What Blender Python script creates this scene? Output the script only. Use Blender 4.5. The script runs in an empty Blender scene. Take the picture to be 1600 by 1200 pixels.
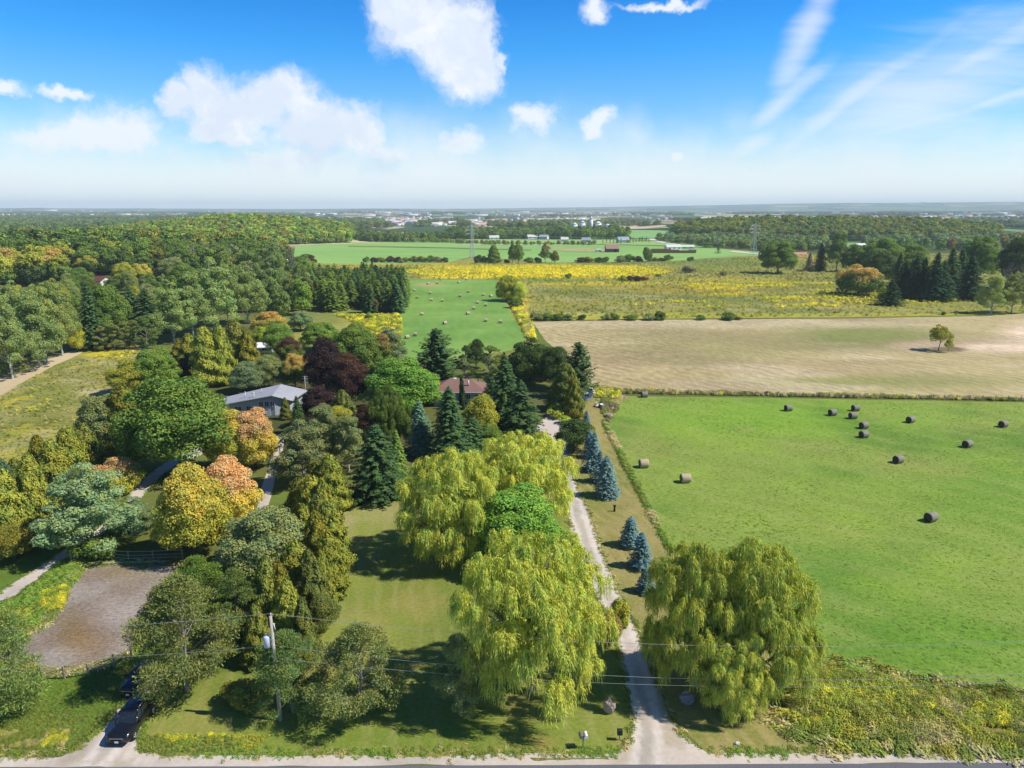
import bpy, bmesh, math, random, time
import numpy as np
from mathutils import Vector, Matrix, Euler

T0 = time.time()
C = bpy.context.scene.collection
scene = bpy.context.scene

# ---------------------------------------------------------------- camera
CAM_H = 42.0
FPX = 1109.0                      # focal length in pixels of the 1600 px wide photograph
PITCH = math.atan(271.0 / FPX)
cam_d = bpy.data.cameras.new('camera')
cam_d.sensor_width = 36.0
cam_d.lens = FPX / 1600.0 * 36.0
cam_d.clip_start = 0.5
cam_d.clip_end = 60000.0
cam = bpy.data.objects.new('camera', cam_d)
C.objects.link(cam)
cam.location = (0, 0, CAM_H)
cam.rotation_euler = (math.pi / 2 - PITCH, 0, 0)
scene.camera = cam

# ---------------------------------------------------------------- exposure, sun, sky
scene.view_settings.view_transform = 'Standard'
scene.view_settings.look = 'None'
scene.view_settings.exposure = 0.18
scene.view_settings.gamma = 1.0
scene.view_settings.use_curve_mapping = False
scene.render.engine = 'CYCLES'
scene.cycles.use_denoising = True
scene.cycles.max_bounces = 8
scene.cycles.diffuse_bounces = 3
scene.cycles.glossy_bounces = 2
scene.cycles.transmission_bounces = 3
scene.cycles.volume_bounces = 6
scene.cycles.transparent_max_bounces = 4
scene.cycles.caustics_reflective = False
scene.cycles.caustics_refractive = False

SUN_EL = math.radians(49)
SUN_ROT = math.radians(98)        # clockwise from +Y
sdir = Vector((math.sin(SUN_ROT) * math.cos(SUN_EL), math.cos(SUN_ROT) * math.cos(SUN_EL), math.sin(SUN_EL)))
sun_d = bpy.data.lights.new('sun', 'SUN')
sun_d.energy = 5.0
sun_d.angle = math.radians(0.53)
sun_d.color = (1.0, 0.945, 0.84)
sun = bpy.data.objects.new('sun', sun_d)
C.objects.link(sun)
sun.rotation_euler = sdir.to_track_quat('Z', 'Y').to_euler()
sun.location = (60, -10, 120)


def srgb(r, g, b, k=1.0):
    f = lambda c: (c / 12.92 if c <= 0.04045 else ((c + 0.055) / 1.055) ** 2.4)
    return (f(r / 255) * k, f(g / 255) * k, f(b / 255) * k)


# ---- tiny node helper
class NT:
    def __init__(self, tree):
        self.t = tree
        self.n = tree.nodes
        self.l = tree.links

    def new(self, typ, **kw):
        nd = self.n.new(typ)
        for k, v in kw.items():
            setattr(nd, k, v)
        return nd

    def put(self, sock, v):
        if v is None:
            return
        if hasattr(v, 'is_linked') or isinstance(v, bpy.types.NodeSocket):
            self.l.new(v, sock)
        else:
            if sock.type == 'RGBA' and len(v) == 3:
                v = (*v, 1.0)
            sock.default_value = v

    def math(self, op, a, b=None, c=None, clamp=False):
        nd = self.new('ShaderNodeMath', operation=op, use_clamp=clamp)
        self.put(nd.inputs[0], a)
        if b is not None:
            self.put(nd.inputs[1], b)
        if c is not None:
            self.put(nd.inputs[2], c)
        return nd.outputs[0]

    def vmath(self, op, a, b=None):
        nd = self.new('ShaderNodeVectorMath', operation=op)
        self.put(nd.inputs[0], a)
        if b is not None:
            self.put(nd.inputs[1], b)
        return nd.outputs[0] if op not in ('LENGTH', 'DOT_PRODUCT') else nd.outputs['Value']

    def mix(self, f, a, b, mode='MIX'):
        nd = self.new('ShaderNodeMix', data_type='RGBA', blend_type=mode)
        self.put(nd.inputs[0], f)
        self.put(nd.inputs[6], a)
        self.put(nd.inputs[7], b)
        return nd.outputs[2]

    def noise(self, vec, scale, detail=3, rough=0.55, dist=0.0, color=False, dims='3D'):
        nd = self.new('ShaderNodeTexNoise', noise_dimensions=dims)
        self.put(nd.inputs['Vector'], vec)
        nd.inputs['Scale'].default_value = scale
        nd.inputs['Detail'].default_value = detail
        nd.inputs['Roughness'].default_value = rough
        nd.inputs['Distortion'].default_value = dist
        return nd.outputs['Color'] if color else nd.outputs['Fac']

    def rng(self, v, a, b, c=0.0, d=1.0, smooth=True):
        nd = self.new('ShaderNodeMapRange')
        nd.interpolation_type = 'SMOOTHSTEP' if smooth else 'LINEAR'
        self.put(nd.inputs[0], v)
        for i, x in enumerate((a, b, c, d)):
            self.put(nd.inputs[1 + i], x)
        return nd.outputs[0]

    def ramp(self, f, stops):
        nd = self.new('ShaderNodeValToRGB')
        self.put(nd.inputs[0], f)
        cr = nd.color_ramp
        while len(cr.elements) > len(stops):
            cr.elements.remove(cr.elements[-1])
        while len(cr.elements) < len(stops):
            cr.elements.new(0.5)
        for e, (p, c) in zip(cr.elements, stops):
            e.position = p
            e.color = (*c, 1.0) if len(c) == 3 else c
        return nd.outputs[0]

    def xyz(self, v):
        nd = self.new('ShaderNodeSeparateXYZ')
        self.put(nd.inputs[0], v)
        return nd.outputs

    def comb(self, x, y, z):
        nd = self.new('ShaderNodeCombineXYZ')
        for i, v in enumerate((x, y, z)):
            self.put(nd.inputs[i], v)
        return nd.outputs[0]


def pix_dir(px, py):
    a = (px - 800) / FPX
    b = (600 - py) / FPX
    return Vector((a, math.cos(PITCH) + b * math.sin(PITCH), b * math.cos(PITCH) - math.sin(PITCH)))


def sky_uv(px, py):
    d = pix_dir(px, py)
    return d.x / d.y, d.z / d.y


world = bpy.data.worlds.new('World')
scene.world = world
world.use_nodes = True
wt = NT(world.node_tree)
for nd in list(wt.n):
    wt.n.remove(nd)
w_out = wt.new('ShaderNodeOutputWorld')
bg = wt.new('ShaderNodeBackground')
sky = wt.new('ShaderNodeTexSky', sky_type='NISHITA')
sky.sun_disc = False
sky.sun_elevation = SUN_EL
sky.sun_rotation = SUN_ROT
sky.altitude = 300
sky.air_density = 1.0
sky.dust_density = 0.6
sky.ozone_density = 2.0
geo = wt.new('ShaderNodeNewGeometry')
tc = wt.new('ShaderNodeTexCoord')
dirv = tc.outputs['Generated']
x_, y_, z_ = wt.xyz(dirv)[:3]
# the clear air gets deeper blue with height faster than the model sky does
el = wt.math('DIVIDE', z_, wt.math('SQRT', wt.math('ADD', wt.math('MULTIPLY', x_, x_), wt.math('MULTIPLY', y_, y_))))
tint = wt.ramp(wt.rng(el, 0.0, 0.5, 0, 1, smooth=False), SKY_STOPS if 'SKY_STOPS' in globals() else [
    (0.0, (2.1, 2.2, 2.1)), (0.05, (1.6, 1.8, 1.8)), (0.12, (1.02, 1.38, 1.55)), (0.24, (0.58, 1.15, 1.55)), (0.40, (0.14, 0.98, 1.70)), (0.54, (0.01, 0.78, 1.62)), (0.75, (0.03, 0.55, 1.20)), (1.0, (0.06, 0.42, 0.92))])
skyc = wt.mix(1.0, sky.outputs[0], tint, 'MULTIPLY')
# clouds: bodies laid out over direction (u = x/y, v = z/y), only in the half of the sky ahead
ysafe = wt.math('MAXIMUM', y_, 0.05)
u = wt.math('DIVIDE', x_, ysafe)
v = wt.math('DIVIDE', z_, ysafe)
uv0 = wt.comb(u, v, 0.0)
warp = wt.noise(uv0, 9.0, 5, 0.6, color=True)
warp2 = wt.noise(uv0, 30.0, 5, 0.65, color=True)
uvw = wt.vmath('ADD', uv0, wt.vmath('MULTIPLY', wt.vmath('SUBTRACT', warp, (0.5, 0.5, 0.5)), (0.10, 0.075, 0)))
uvw = wt.vmath('ADD', uvw, wt.vmath('MULTIPLY', wt.vmath('SUBTRACT', warp2, (0.5, 0.5, 0.5)), (0.030, 0.026, 0)))
fray = wt.noise(uvw, 24.0, 9, 0.72)
fray2 = wt.noise(wt.vmath('MULTIPLY', uv0, (1.0, 1.0, 1.0)), 7.0, 4, 0.6)


def blob(cx, cy, rx, ry, ang=0.0, coords=None):
    """1 at the centre of an ellipse given in pixels of the sky, falling to 0 at its rim and below outside"""
    uu, vv = sky_uv(cx, cy)
    nd = wt.new('ShaderNodeMapping', vector_type='TEXTURE')
    wt.put(nd.inputs[0], coords or uvw)
    nd.inputs['Location'].default_value = (uu, vv, 0)
    nd.inputs['Rotation'].default_value = (0, 0, math.radians(ang))
    nd.inputs['Scale'].default_value = (rx / FPX, ry / FPX, 1)
    return wt.math('SUBTRACT', 1.0, wt.vmath('LENGTH', nd.outputs[0]))


def union(lst):
    r = lst[0]
    for b in lst[1:]:
        nd = wt.math('SMOOTH_MAX', r, b, 0.25)
        r = nd
    return r


cumulus = union([
    blob(650, 25, 85, 75), blob(705, 70, 82, 85), blob(725, 115, 60, 45), blob(610, 10, 55, 45), blob(755, 100, 38, 70),
    blob(320, 140, 58, 48), blob(270, 155, 40, 28), blob(375, 165, 110, 50), blob(440, 150, 75, 42), blob(490, 200, 95, 48),
    blob(555, 205, 70, 46, -20), blob(350, 200, 80, 30)])
small = union([blob(835, 188, 54, 34), blob(722, 228, 44, 30), blob(930, 200, 34, 32), blob(1045, 242, 24, 14),
               blob(150, 205, 140, 50), blob(215, 205, 70, 42), blob(70, 215, 90, 34), blob(600, 235, 90, 26), blob(450, 240, 130, 26), blob(5, 135, 40, 16), blob(95, 138, 60, 15, -8), blob(935, 12, 30, 22), blob(1040, 2, 70, 10),
               blob(785, 90, 12, 26)])
d1 = wt.rng(wt.math('ADD', cumulus, wt.math('MULTIPLY', wt.math('SUBTRACT', fray, 0.5), 1.0)), -0.04, 0.62)
d2 = wt.math('MULTIPLY', wt.rng(wt.math('ADD', small, wt.math('MULTIPLY', wt.math('SUBTRACT', fray, 0.5), 1.1)), 0.0, 0.75), 0.9)
# cirrus: long combed streaks
uvc = wt.vmath('ADD', uv0, wt.vmath('MULTIPLY', wt.vmath('SUBTRACT', wt.noise(uv0, 3.5, 2, 0.5, color=True), (0.5, 0.5, 0.5)), (0.05, 0.05, 0)))
cirr = union([blob(1255, 60, 120, 24, 72, uvc), blob(1215, 165, 100, 20, 38, uvc), blob(1320, 165, 240, 24, 36, uvc), blob(1520, 90, 230, 26, 28, uvc),
              blob(1420, 200, 330, 17, 18, uvc), blob(1560, 150, 240, 14, 22, uvc), blob(1480, 245, 330, 18, 12, uvc), blob(1170, 225, 80, 24, 30, uvc)])
mp = wt.new('ShaderNodeMapping')
wt.put(mp.inputs[0], uvc)
mp.inputs['Rotation'].default_value = (0, 0, math.radians(-27))
mp.inputs['Scale'].default_value = (2.2, 19.0, 1)
comb_n = wt.noise(mp.outputs[0], 1.6, 6, 0.62)
d3 = wt.math('MULTIPLY', wt.rng(wt.math('ADD', cirr, wt.math('MULTIPLY', wt.math('SUBTRACT', comb_n, 0.5), 1.7)), -0.25, 1.15), 0.60)
d3b = wt.math('MULTIPLY', wt.rng(wt.math('ADD', blob(1430, 165, 340, 125, 27, uvc), wt.math('MULTIPLY', wt.math('SUBTRACT', comb_n, 0.5), 1.1)), 0.0, 1.1), 0.6)
d3 = wt.math('MAXIMUM', d3, d3b)
# low veil of far cumulus over the horizon
veil = wt.math('MULTIPLY', wt.rng(wt.math('ADD', wt.math('MULTIPLY', v, -6.6), wt.math('ADD', 1.0, wt.math('MULTIPLY', wt.math('SUBTRACT', fray2, 0.5), 1.1))), 0.0, 0.9), 0.84)
front = wt.rng(y_, 0.05, 0.3)
# the half behind the camera: plain scattered fair-weather cloud
back_n = wt.noise(dirv, 3.2, 6, 0.6)
d4 = wt.math('MULTIPLY', wt.math('MULTIPLY', wt.rng(back_n, 0.56, 0.74), wt.rng(z_, 0.02, 0.3)), wt.math('SUBTRACT', 1.0, front))
dens = wt.math('MAXIMUM', wt.math('MAXIMUM', d1, d2), wt.math('MAXIMUM', d3, veil))
dens = wt.math('MAXIMUM', wt.math('MULTIPLY', dens, front), wt.math('MULTIPLY', d4, 0.7), clamp=True)
soft = wt.rng(wt.math('ADD', wt.noise(wt.vmath('ADD', uvw, (0.0, 0.012, 0)), 15.0, 6, 0.6), wt.math('MULTIPLY', cumulus, -0.18)), 0.30, 0.60)
ccol = wt.mix(soft, (6.9, 7.7, 9.0), (8.6, 8.9, 9.3))
final = wt.mix(dens, skyc, ccol)
wt.l.new(final, bg.inputs['Color'])
bg.inputs['Strength'].default_value = 0.10
wt.l.new(bg.outputs[0], w_out.inputs['Surface'])
world.cycles.sampling_method = 'MANUAL'
world.cycles.sample_map_resolution = 512

# ---------------------------------------------------------------- noise and terrain
_rs = np.random.RandomState(7)
_PERM = _rs.rand(256, 256)


def vnoise(x, y, s):
    x = np.asarray(x, float) / s
    y = np.asarray(y, float) / s
    xi = np.floor(x).astype(int)
    yi = np.floor(y).astype(int)
    fx = x - xi
    fy = y - yi
    fx = fx * fx * (3 - 2 * fx)
    fy = fy * fy * (3 - 2 * fy)
    g = lambda i, j: _PERM[i & 255, j & 255]
    return (g(xi, yi) * (1 - fx) + g(xi + 1, yi) * fx) * (1 - fy) + (g(xi, yi + 1) * (1 - fx) + g(xi + 1, yi + 1) * fx) * fy


def fbm(x, y, s, n=4):
    r = 0
    a = 0.5
    t = 0
    for i in range(n):
        r = r + a * vnoise(np.asarray(x) + 37 * i, np.asarray(y) - 91 * i, s)
        t += a
        s *= 0.5
        a *= 0.5
    return r / t


def sstep(x, a, b):
    t = np.clip((np.asarray(x, float) - a) / (b - a), 0, 1)
    return t * t * (3 - 2 * t)


def bumpf(x, y, cx, cy, rx, ry, h):
    r = ((x - cx) / rx) ** 2 + ((y - cy) / ry) ** 2
    return h * np.clip(1 - r, 0, 1) ** 2


def terrain(x, y):
    x = np.asarray(x, float)
    y = np.asarray(y, float)
    h = bumpf(x, y, -330, 560, 260, 200, 12)
    h = h + bumpf(x, y, -405, 1100, 250, 240, 22)
    h = h + bumpf(x, y, 520, 1270, 560, 300, 27)
    d = np.hypot(x, y)
    az = np.arctan2(x, y)
    far = sstep(d, 2200, 6000) * 26 * fbm(x, y, 2600, 3)
    # long rising country, with the escarpment on the right
    ring = sstep(d, 7000, 14500) * (44 + 30 * fbm(x + 900, y, 3800, 4))
    esc = sstep(d, 10500, 13800) * sstep(az, -0.10, 0.46) * (96 + 20 * (fbm(x, y + 500, 2200, 4) - 0.5))
    return h + far + ring + esc


def on_ground(px, py, zoff=0.0):
    """the point of the terrain seen at a pixel of the photograph"""
    d = pix_dir(px, py)
    if d.z > -1e-4:
        t = 12000 / d.y
        return Vector((d.x * t, 12000.0, float(terrain(d.x * t, 12000.0))))
    t = (CAM_H - zoff) / -d.z
    step_from = 0.0
    # march to the first hit
    n = 400
    tt = np.linspace(20 / d.y, min(t * 1.02, 15000 / d.y), n)
    X = d.x * tt
    Y = d.y * tt
    Z = CAM_H + d.z * tt
    hit = np.nonzero(Z <= terrain(X, Y) + zoff + 1e-6)[0]
    if len(hit):
        i = hit[0]
        t = tt[i]
        if i:
            a, b = tt[i - 1], tt[i]
            for _ in range(30):
                m = (a + b) / 2
                if CAM_H + d.z * m <= float(terrain(d.x * m, d.y * m)) + zoff:
                    b = m
                else:
                    a = m
            t = b
    return Vector((d.x * t, d.y * t, CAM_H + d.z * t - zoff))


def at_plane(px, py, Y):
    d = pix_dir(px, py)
    t = Y / d.y
    return Vector((d.x * t, Y, CAM_H + d.z * t))


def depth_of(p):
    return p.y * math.cos(PITCH) + (CAM_H - p.z) * math.sin(PITCH)


# ---------------------------------------------------------------- object helpers
def mesh_np(name, V, F, mats, smooth=False, mat_idx=None):
    """V (n,3), F (m,k) all faces with the same number of corners"""
    V = np.asarray(V, np.float32)
    F = np.asarray(F, np.int32)
    me = bpy.data.meshes.new(name)
    k = F.shape[1]
    me.vertices.add(len(V))
    me.vertices.foreach_set('co', V.ravel())
    me.loops.add(F.size)
    me.loops.foreach_set('vertex_index', F.ravel())
    me.polygons.add(len(F))
    me.polygons.foreach_set('loop_start', np.arange(0, F.size, k, dtype=np.int32))
    me.polygons.foreach_set('loop_total', np.full(len(F), k, np.int32))
    if smooth:
        me.polygons.foreach_set('use_smooth', np.ones(len(F), bool))
    if mat_idx is not None:
        me.polygons.foreach_set('material_index', np.asarray(mat_idx, np.int32))
    for m in (mats if isinstance(mats, (list, tuple)) else [mats]):
        me.materials.append(m)
    me.update(calc_edges=True)
    return me


def link(name, me, parent=None, loc=(0, 0, 0), rot=(0, 0, 0), scale=(1, 1, 1)):
    o = bpy.data.objects.new(name, me)
    C.objects.link(o)
    o.location = loc
    o.rotation_euler = rot
    o.scale = scale
    if parent:
        o.parent = parent
    return o


def tag(o, label=None, cat=None, group=None, kind=None):
    if label:
        o['label'] = label
    if cat:
        o['category'] = cat
    if group:
        o['group'] = group
    if kind:
        o['kind'] = kind
    return o


class MB:
    """collects boxes, prisms and tubes into one mesh"""
    def __init__(self):
        self.bm = bmesh.new()
        self.mats = []

    def mi(self, m):
        if m not in self.mats:
            self.mats.append(m)
        return self.mats.index(m)

    def poly(self, pts, m, smooth=False):
        vs = [self.bm.verts.new(p) for p in pts]
        f = self.bm.faces.new(vs)
        f.material_index = self.mi(m)
        f.smooth = smooth
        return f

    def hull(self, lo, hi, m):
        """prism between two loops of equal length"""
        a = [self.bm.verts.new(p) for p in lo]
        b = [self.bm.verts.new(p) for p in hi]
        i = self.mi(m)
        n = len(a)
        fs = [self.bm.faces.new(list(reversed(a))), self.bm.faces.new(b)]
        for k in range(n):
            fs.append(self.bm.faces.new([a[k], a[(k + 1) % n], b[(k + 1) % n], b[k]]))
        for f in fs:
            f.material_index = i
        return self

    def box(self, c, s, m, rz=0.0, bevel=0.0):
        cx, cy, cz = c
        hx, hy, hz = s[0] / 2, s[1] / 2, s[2] / 2
        ca, sa = math.cos(rz), math.sin(rz)
        P = lambda x, y, z: (cx + x * ca - y * sa, cy + x * sa + y * ca, cz + z)
        if bevel > 0:
            b = bevel
            lo = [P(*p) for p in [(-hx, -hy, -hz), (hx, -hy, -hz), (hx, hy, -hz), (-hx, hy, -hz)]]
            mid = [P(*p) for p in [(-hx, -hy, hz - b), (hx, -hy, hz - b), (hx, hy, hz - b), (-hx, hy, hz - b)]]
            hi = [P(*p) for p in [(-hx + b, -hy + b, hz), (hx - b, -hy + b, hz), (hx - b, hy - b, hz), (-hx + b, hy - b, hz)]]
            self.loft([lo, mid, hi], m, closed=True)
        else:
            lo = [P(-hx, -hy, -hz), P(hx, -hy, -hz), P(hx, hy, -hz), P(-hx, hy, -hz)]
            hi = [P(-hx, -hy, hz), P(hx, -hy, hz), P(hx, hy, hz), P(-hx, hy, hz)]
            self.hull(lo, hi, m)
        return self

    def loft(self, loops, m, closed=True, smooth=False, caps=True):
        i = self.mi(m)
        L = [[self.bm.verts.new(p) for p in lp] for lp in loops]
        n = len(L[0])
        for a, b in zip(L[:-1], L[1:]):
            for k in range(n if closed else n - 1):
                f = self.bm.faces.new([a[k], a[(k + 1) % n], b[(k + 1) % n], b[k]])
                f.material_index = i
                f.smooth = smooth
        if caps:
            for f in (self.bm.faces.new(list(reversed(L[0]))), self.bm.faces.new(L[-1])):
                f.material_index = i
        return self

    def tube(self, pts, radii, m, n=6, smooth=True):
        loops = []
        pts = [Vector(p) for p in pts]
        for k, p in enumerate(pts):
            d = (pts[min(k + 1, len(pts) - 1)] - pts[max(k - 1, 0)]).normalized()
            a = d.orthogonal().normalized() if abs(d.z) < 0.9 else Vector((1, 0, 0)).cross(d).normalized()
            if k:
                a = (pa - pa.dot(d) * d).normalized()
            pa = a
            b = d.cross(a)
            r = radii[k] if isinstance(radii, (list, tuple)) else radii
            loops.append([p + (a * math.cos(t) + b * math.sin(t)) * r for t in [2 * math.pi * j / n for j in range(n)]])
        return self.loft(loops, m, smooth=smooth)

    def mesh(self, name):
        bmesh.ops.recalc_face_normals(self.bm, faces=self.bm.faces)
        me = bpy.data.meshes.new(name)
        self.bm.to_mesh(me)
        self.bm.free()
        for m in self.mats:
            me.materials.append(m)
        return me

    def build(self, name, parent=None, **kw):
        return link(name, self.mesh(name), parent, **kw)


def empty(name, loc, rz=0.0):
    o = bpy.data.objects.new(name, None)
    C.objects.link(o)
    o.location = loc
    o.rotation_euler = (0, 0, rz)
    o.empty_display_size = 0.5
    return o


def copy_tree(o, parent=None):
    c = o.copy()
    C.objects.link(c)
    c.parent = parent
    for ch in o.children:
        copy_tree(ch, c)
    return c


# ---------------------------------------------------------------- materials
def new_mat(name):
    m = bpy.data.materials.new(name)
    m.use_nodes = True
    t = NT(m.node_tree)
    for nd in list(t.n):
        t.n.remove(nd)
    out = t.new('ShaderNodeOutputMaterial')
    return m, t, out


def bsdf(t, out, color, rough=0.8, spec=0.2, metal=0.0, normal=None, **kw):
    b = t.new('ShaderNodeBsdfPrincipled')
    t.put(b.inputs['Base Color'], color)
    t.put(b.inputs['Roughness'], rough)
    b.inputs['Specular IOR Level'].default_value = spec
    b.inputs['Metallic'].default_value = metal
    for k, v in kw.items():
        t.put(b.inputs[k.replace('_', ' ')], v)
    if normal is not None:
        t.l.new(normal, b.inputs['Normal'])
    t.l.new(b.outputs[0], out.inputs['Surface'])
    return b


def bump(t, h, strength, dist):
    nd = t.new('ShaderNodeBump')
    nd.inputs['Strength'].default_value = strength
    nd.inputs['Distance'].default_value = dist
    t.l.new(h, nd.inputs['Height'])
    return nd.outputs[0]


def simple_mat(name, col, rough=0.7, spec=0.3, metal=0.0, var=0.25, scale=3.0, bmp=0.0, obj_space=True, **kw):
    m, t, out = new_mat(name)
    tc = t.new('ShaderNodeTexCoord')
    v = tc.outputs['Object']
    n1 = t.noise(v, scale, 4, 0.6)
    n2 = t.noise(v, scale * 7, 3, 0.6)
    f = t.math('ADD', t.math('MULTIPLY', t.math('SUBTRACT', n1, 0.5), var * 2.4), t.math('MULTIPLY', t.math('SUBTRACT', n2, 0.5), var * 1.6))
    c = t.vmath('MULTIPLY', col, t.comb(*[t.math('ADD', 1.0, f)] * 3))
    bsdf(t, out, c, rough, spec, metal, bump(t, n2, bmp, 0.02) if bmp else None, **kw)
    return m


def ground_mat(name, attr=True, col=(0.2, 0.2, 0.1), fine=0.35, fscale=1.2, coarse=0.25, cscale=0.06, bmp=0.6, bdist=0.12,
               stretch=(1, 1), rot=0.0, speck=None, speck_scale=3.0, speck_amt=0.3, rough=0.95, stripe=None):
    """colour from the sheet's own colour attribute (or a constant), broken up by noise in world metres"""
    m, t, out = new_mat(name)
    g = t.new('ShaderNodeNewGeometry')
    mp = t.new('ShaderNodeMapping')
    t.l.new(g.outputs['Position'], mp.inputs[0])
    mp.inputs['Rotation'].default_value = (0, 0, rot)
    mp.inputs['Scale'].default_value = (stretch[0], stretch[1], 1)
    p = mp.outputs[0]
    if attr:
        a = t.new('ShaderNodeAttribute', attribute_name='col')
        base = a.outputs['Color']
    else:
        base = col
    n1 = t.noise(p, fscale, 5, 0.68)
    n1b = t.noise(p, fscale * 4.3, 4, 0.65)
    n2 = t.noise(g.outputs['Position'], cscale, 4, 0.6)
    f = t.math('ADD', t.math('MULTIPLY', t.math('SUBTRACT', n1, 0.5), fine * 4.5), t.math('MULTIPLY', t.math('SUBTRACT', n1b, 0.5), fine * 3.6))
    f = t.math('ADD', f, t.math('MULTIPLY', t.math('SUBTRACT', n2, 0.5), coarse * 2.5))
    k = t.math('MAXIMUM', t.math('ADD', 1.0, f), 0.25)
    c = t.vmath('MULTIPLY', base, t.comb(k, k, t.math('ADD', 0.15, t.math('MULTIPLY', k, 0.85))))
    if stripe:
        # lines left by mower or rake: direction, period in metres, strength, colour
        dx, dy, per, amt, scol = stripe
        px_, py_, pz_ = t.xyz(g.outputs['Position'])[:3]
        wob = t.math('MULTIPLY', t.math('SUBTRACT', t.noise(g.outputs['Position'], 0.07, 2, 0.5), 0.5), per * 2.5)
        ph = t.math('ADD', t.math('ADD', t.math('MULTIPLY', px_, dx), t.math('MULTIPLY', py_, dy)), wob)
        s = t.math('SINE', t.math('MULTIPLY', ph, 6.2832 / per))
        s = t.rng(s, -0.2, 1.0)
        s = t.math('MULTIPLY', s, t.rng(t.noise(g.outputs['Position'], 0.11, 3, 0.6), 0.3, 0.65))
        s = t.math('MULTIPLY', s, t.math('ADD', 0.35, n1))
        c = t.mix(t.math('MULTIPLY', s, amt), c, scol)
    if speck:
        s = t.rng(t.noise(p, speck_scale, 4, 0.7), 0.60, 0.72)
        c = t.mix(t.math('MULTIPLY', s, speck_amt), c, speck)
    hh = t.math('ADD', n1, t.math('MULTIPLY', n1b, 0.5))
    bsdf(t, out, c, rough, 0.1, 0, bump(t, hh, bmp, bdist))
    return m


def leaf_mat(name, trans=0.22, var=0.35, gloss=0.06, clump=0.25):
    """foliage: the crown object's own 'tint' and 'tint2' (turned leaves) properties give the colour"""
    m, t, out = new_mat(name)
    a1 = t.new('ShaderNodeAttribute', attribute_name='tint', attribute_type='INSTANCER')
    a2 = t.new('ShaderNodeAttribute', attribute_name='tint2', attribute_type='INSTANCER')
    g = t.new('ShaderNodeNewGeometry')
    tcn = t.new('ShaderNodeTexCoord')
    oi = t.new('ShaderNodeObjectInfo')
    pos = t.vmath('ADD', tcn.outputs['Object'], t.vmath('MULTIPLY', t.comb(oi.outputs['Random'], oi.outputs['Random'], oi.outputs['Random']), (50, 70, 30)))
    n = t.noise(pos, 0.33, 3, 0.6)
    n2 = t.noise(pos, 1.1, 3, 0.6)
    gz = t.xyz(tcn.outputs['Generated'])[2]
    f2 = t.rng(t.math('ADD', t.math('MULTIPLY', n, 0.9), t.math('MULTIPLY', gz, 0.85)), 0.80, 1.12)
    c = t.mix(f2, a1.outputs['Color'], a2.outputs['Color'])
    # leaves turn at different rates from bough to bough
    n3 = t.noise(pos, 0.7, 2, 0.5)
    c = t.mix(t.rng(n3, 0.35, 0.65), t.vmath('MULTIPLY', c, (0.84, 0.97, 1.02)), t.vmath('MULTIPLY', c, (1.12, 1.06, 0.9)))
    isl = g.outputs['Random Per Island']
    k = t.math('ADD', 1 - var / 2, t.math('MULTIPLY', isl, var))
    k = t.math('MULTIPLY', k, t.math('ADD', 1.0, t.math('MULTIPLY', t.math('SUBTRACT', n2, 0.5), clump * 3)))
    k = t.math('MULTIPLY', k, t.math('ADD', 0.88, t.math('MULTIPLY', oi.outputs['Random'], 0.24)))
    c = t.vmath('MULTIPLY', c, t.comb(t.math('MULTIPLY', k, t.math('ADD', 0.93, t.math('MULTIPLY', isl, 0.14))), k, t.math('MULTIPLY', k, 0.95)))
    b = t.new('ShaderNodeBsdfPrincipled')
    t.l.new(c, b.inputs['Base Color'])
    b.inputs['Roughness'].default_value = 0.65
    b.inputs['Specular IOR Level'].default_value = gloss * 3
    tr = t.new('ShaderNodeBsdfTranslucent')
    t.l.new(t.vmath('MULTIPLY', c, (1.05, 1.2, 0.7)), tr.inputs['Color'])
    mx = t.new('ShaderNodeMixShader')
    mx.inputs[0].default_value = trans
    t.l.new(b.outputs[0], mx.inputs[1])
    t.l.new(tr.outputs[0], mx.inputs[2])
    t.l.new(mx.outputs[0], out.inputs['Surface'])
    return m


M = {}
M['leaf'] = leaf_mat('leaf_broad')
M['needle'] = leaf_mat('leaf_needle', trans=0.08, var=0.6, gloss=0.02)
M['willow'] = leaf_mat('leaf_willow', trans=0.26, var=0.6, clump=0.35)
M['weed'] = leaf_mat('leaf_weed', trans=0.25, var=0.6, clump=0.3)
M['bark'] = simple_mat('bark_brown', (0.10, 0.075, 0.055), 0.9, 0.1, var=0.4, scale=2.5, bmp=0.6)
M['bark_pale'] = simple_mat('bark_pale', (0.42, 0.40, 0.35), 0.85, 0.1, var=0.4, scale=1.5, bmp=0.4)
M['bark_grey'] = simple_mat('bark_grey', (0.24, 0.22, 0.20), 0.85, 0.1, var=0.4, scale=1.5, bmp=0.4)
M['wood'] = simple_mat('weathered_wood', (0.30, 0.26, 0.21), 0.85, 0.15, var=0.35, scale=4, bmp=0.4)
M['pole'] = simple_mat('pole_wood', (0.42, 0.38, 0.33), 0.8, 0.15, var=0.3, scale=4, bmp=0.3)
M['galv'] = simple_mat('galvanised_steel', (0.55, 0.57, 0.58), 0.45, 0.5, metal=0.6, var=0.15, scale=2)
M['steel_pale'] = simple_mat('pale_steel', (0.62, 0.62, 0.60), 0.6, 0.4, metal=0.2, var=0.15, scale=0.5)
M['wire'] = simple_mat('wire_aluminium', (0.5, 0.5, 0.48), 0.5, 0.4, metal=0.5, var=0.1)
M['tank'] = simple_mat('transformer_paint', (0.55, 0.60, 0.68), 0.4, 0.5, var=0.08)
M['white'] = simple_mat('white_paint', (0.75, 0.75, 0.73), 0.6, 0.3, var=0.08)
M['dark'] = simple_mat('dark_rubber', (0.02, 0.02, 0.022), 0.8, 0.2, var=0.2)
# ---------------------------------------------------------------- foliage builders
def unit(v):
    return v / np.maximum(np.linalg.norm(v, axis=1, keepdims=True), 1e-6)


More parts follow.
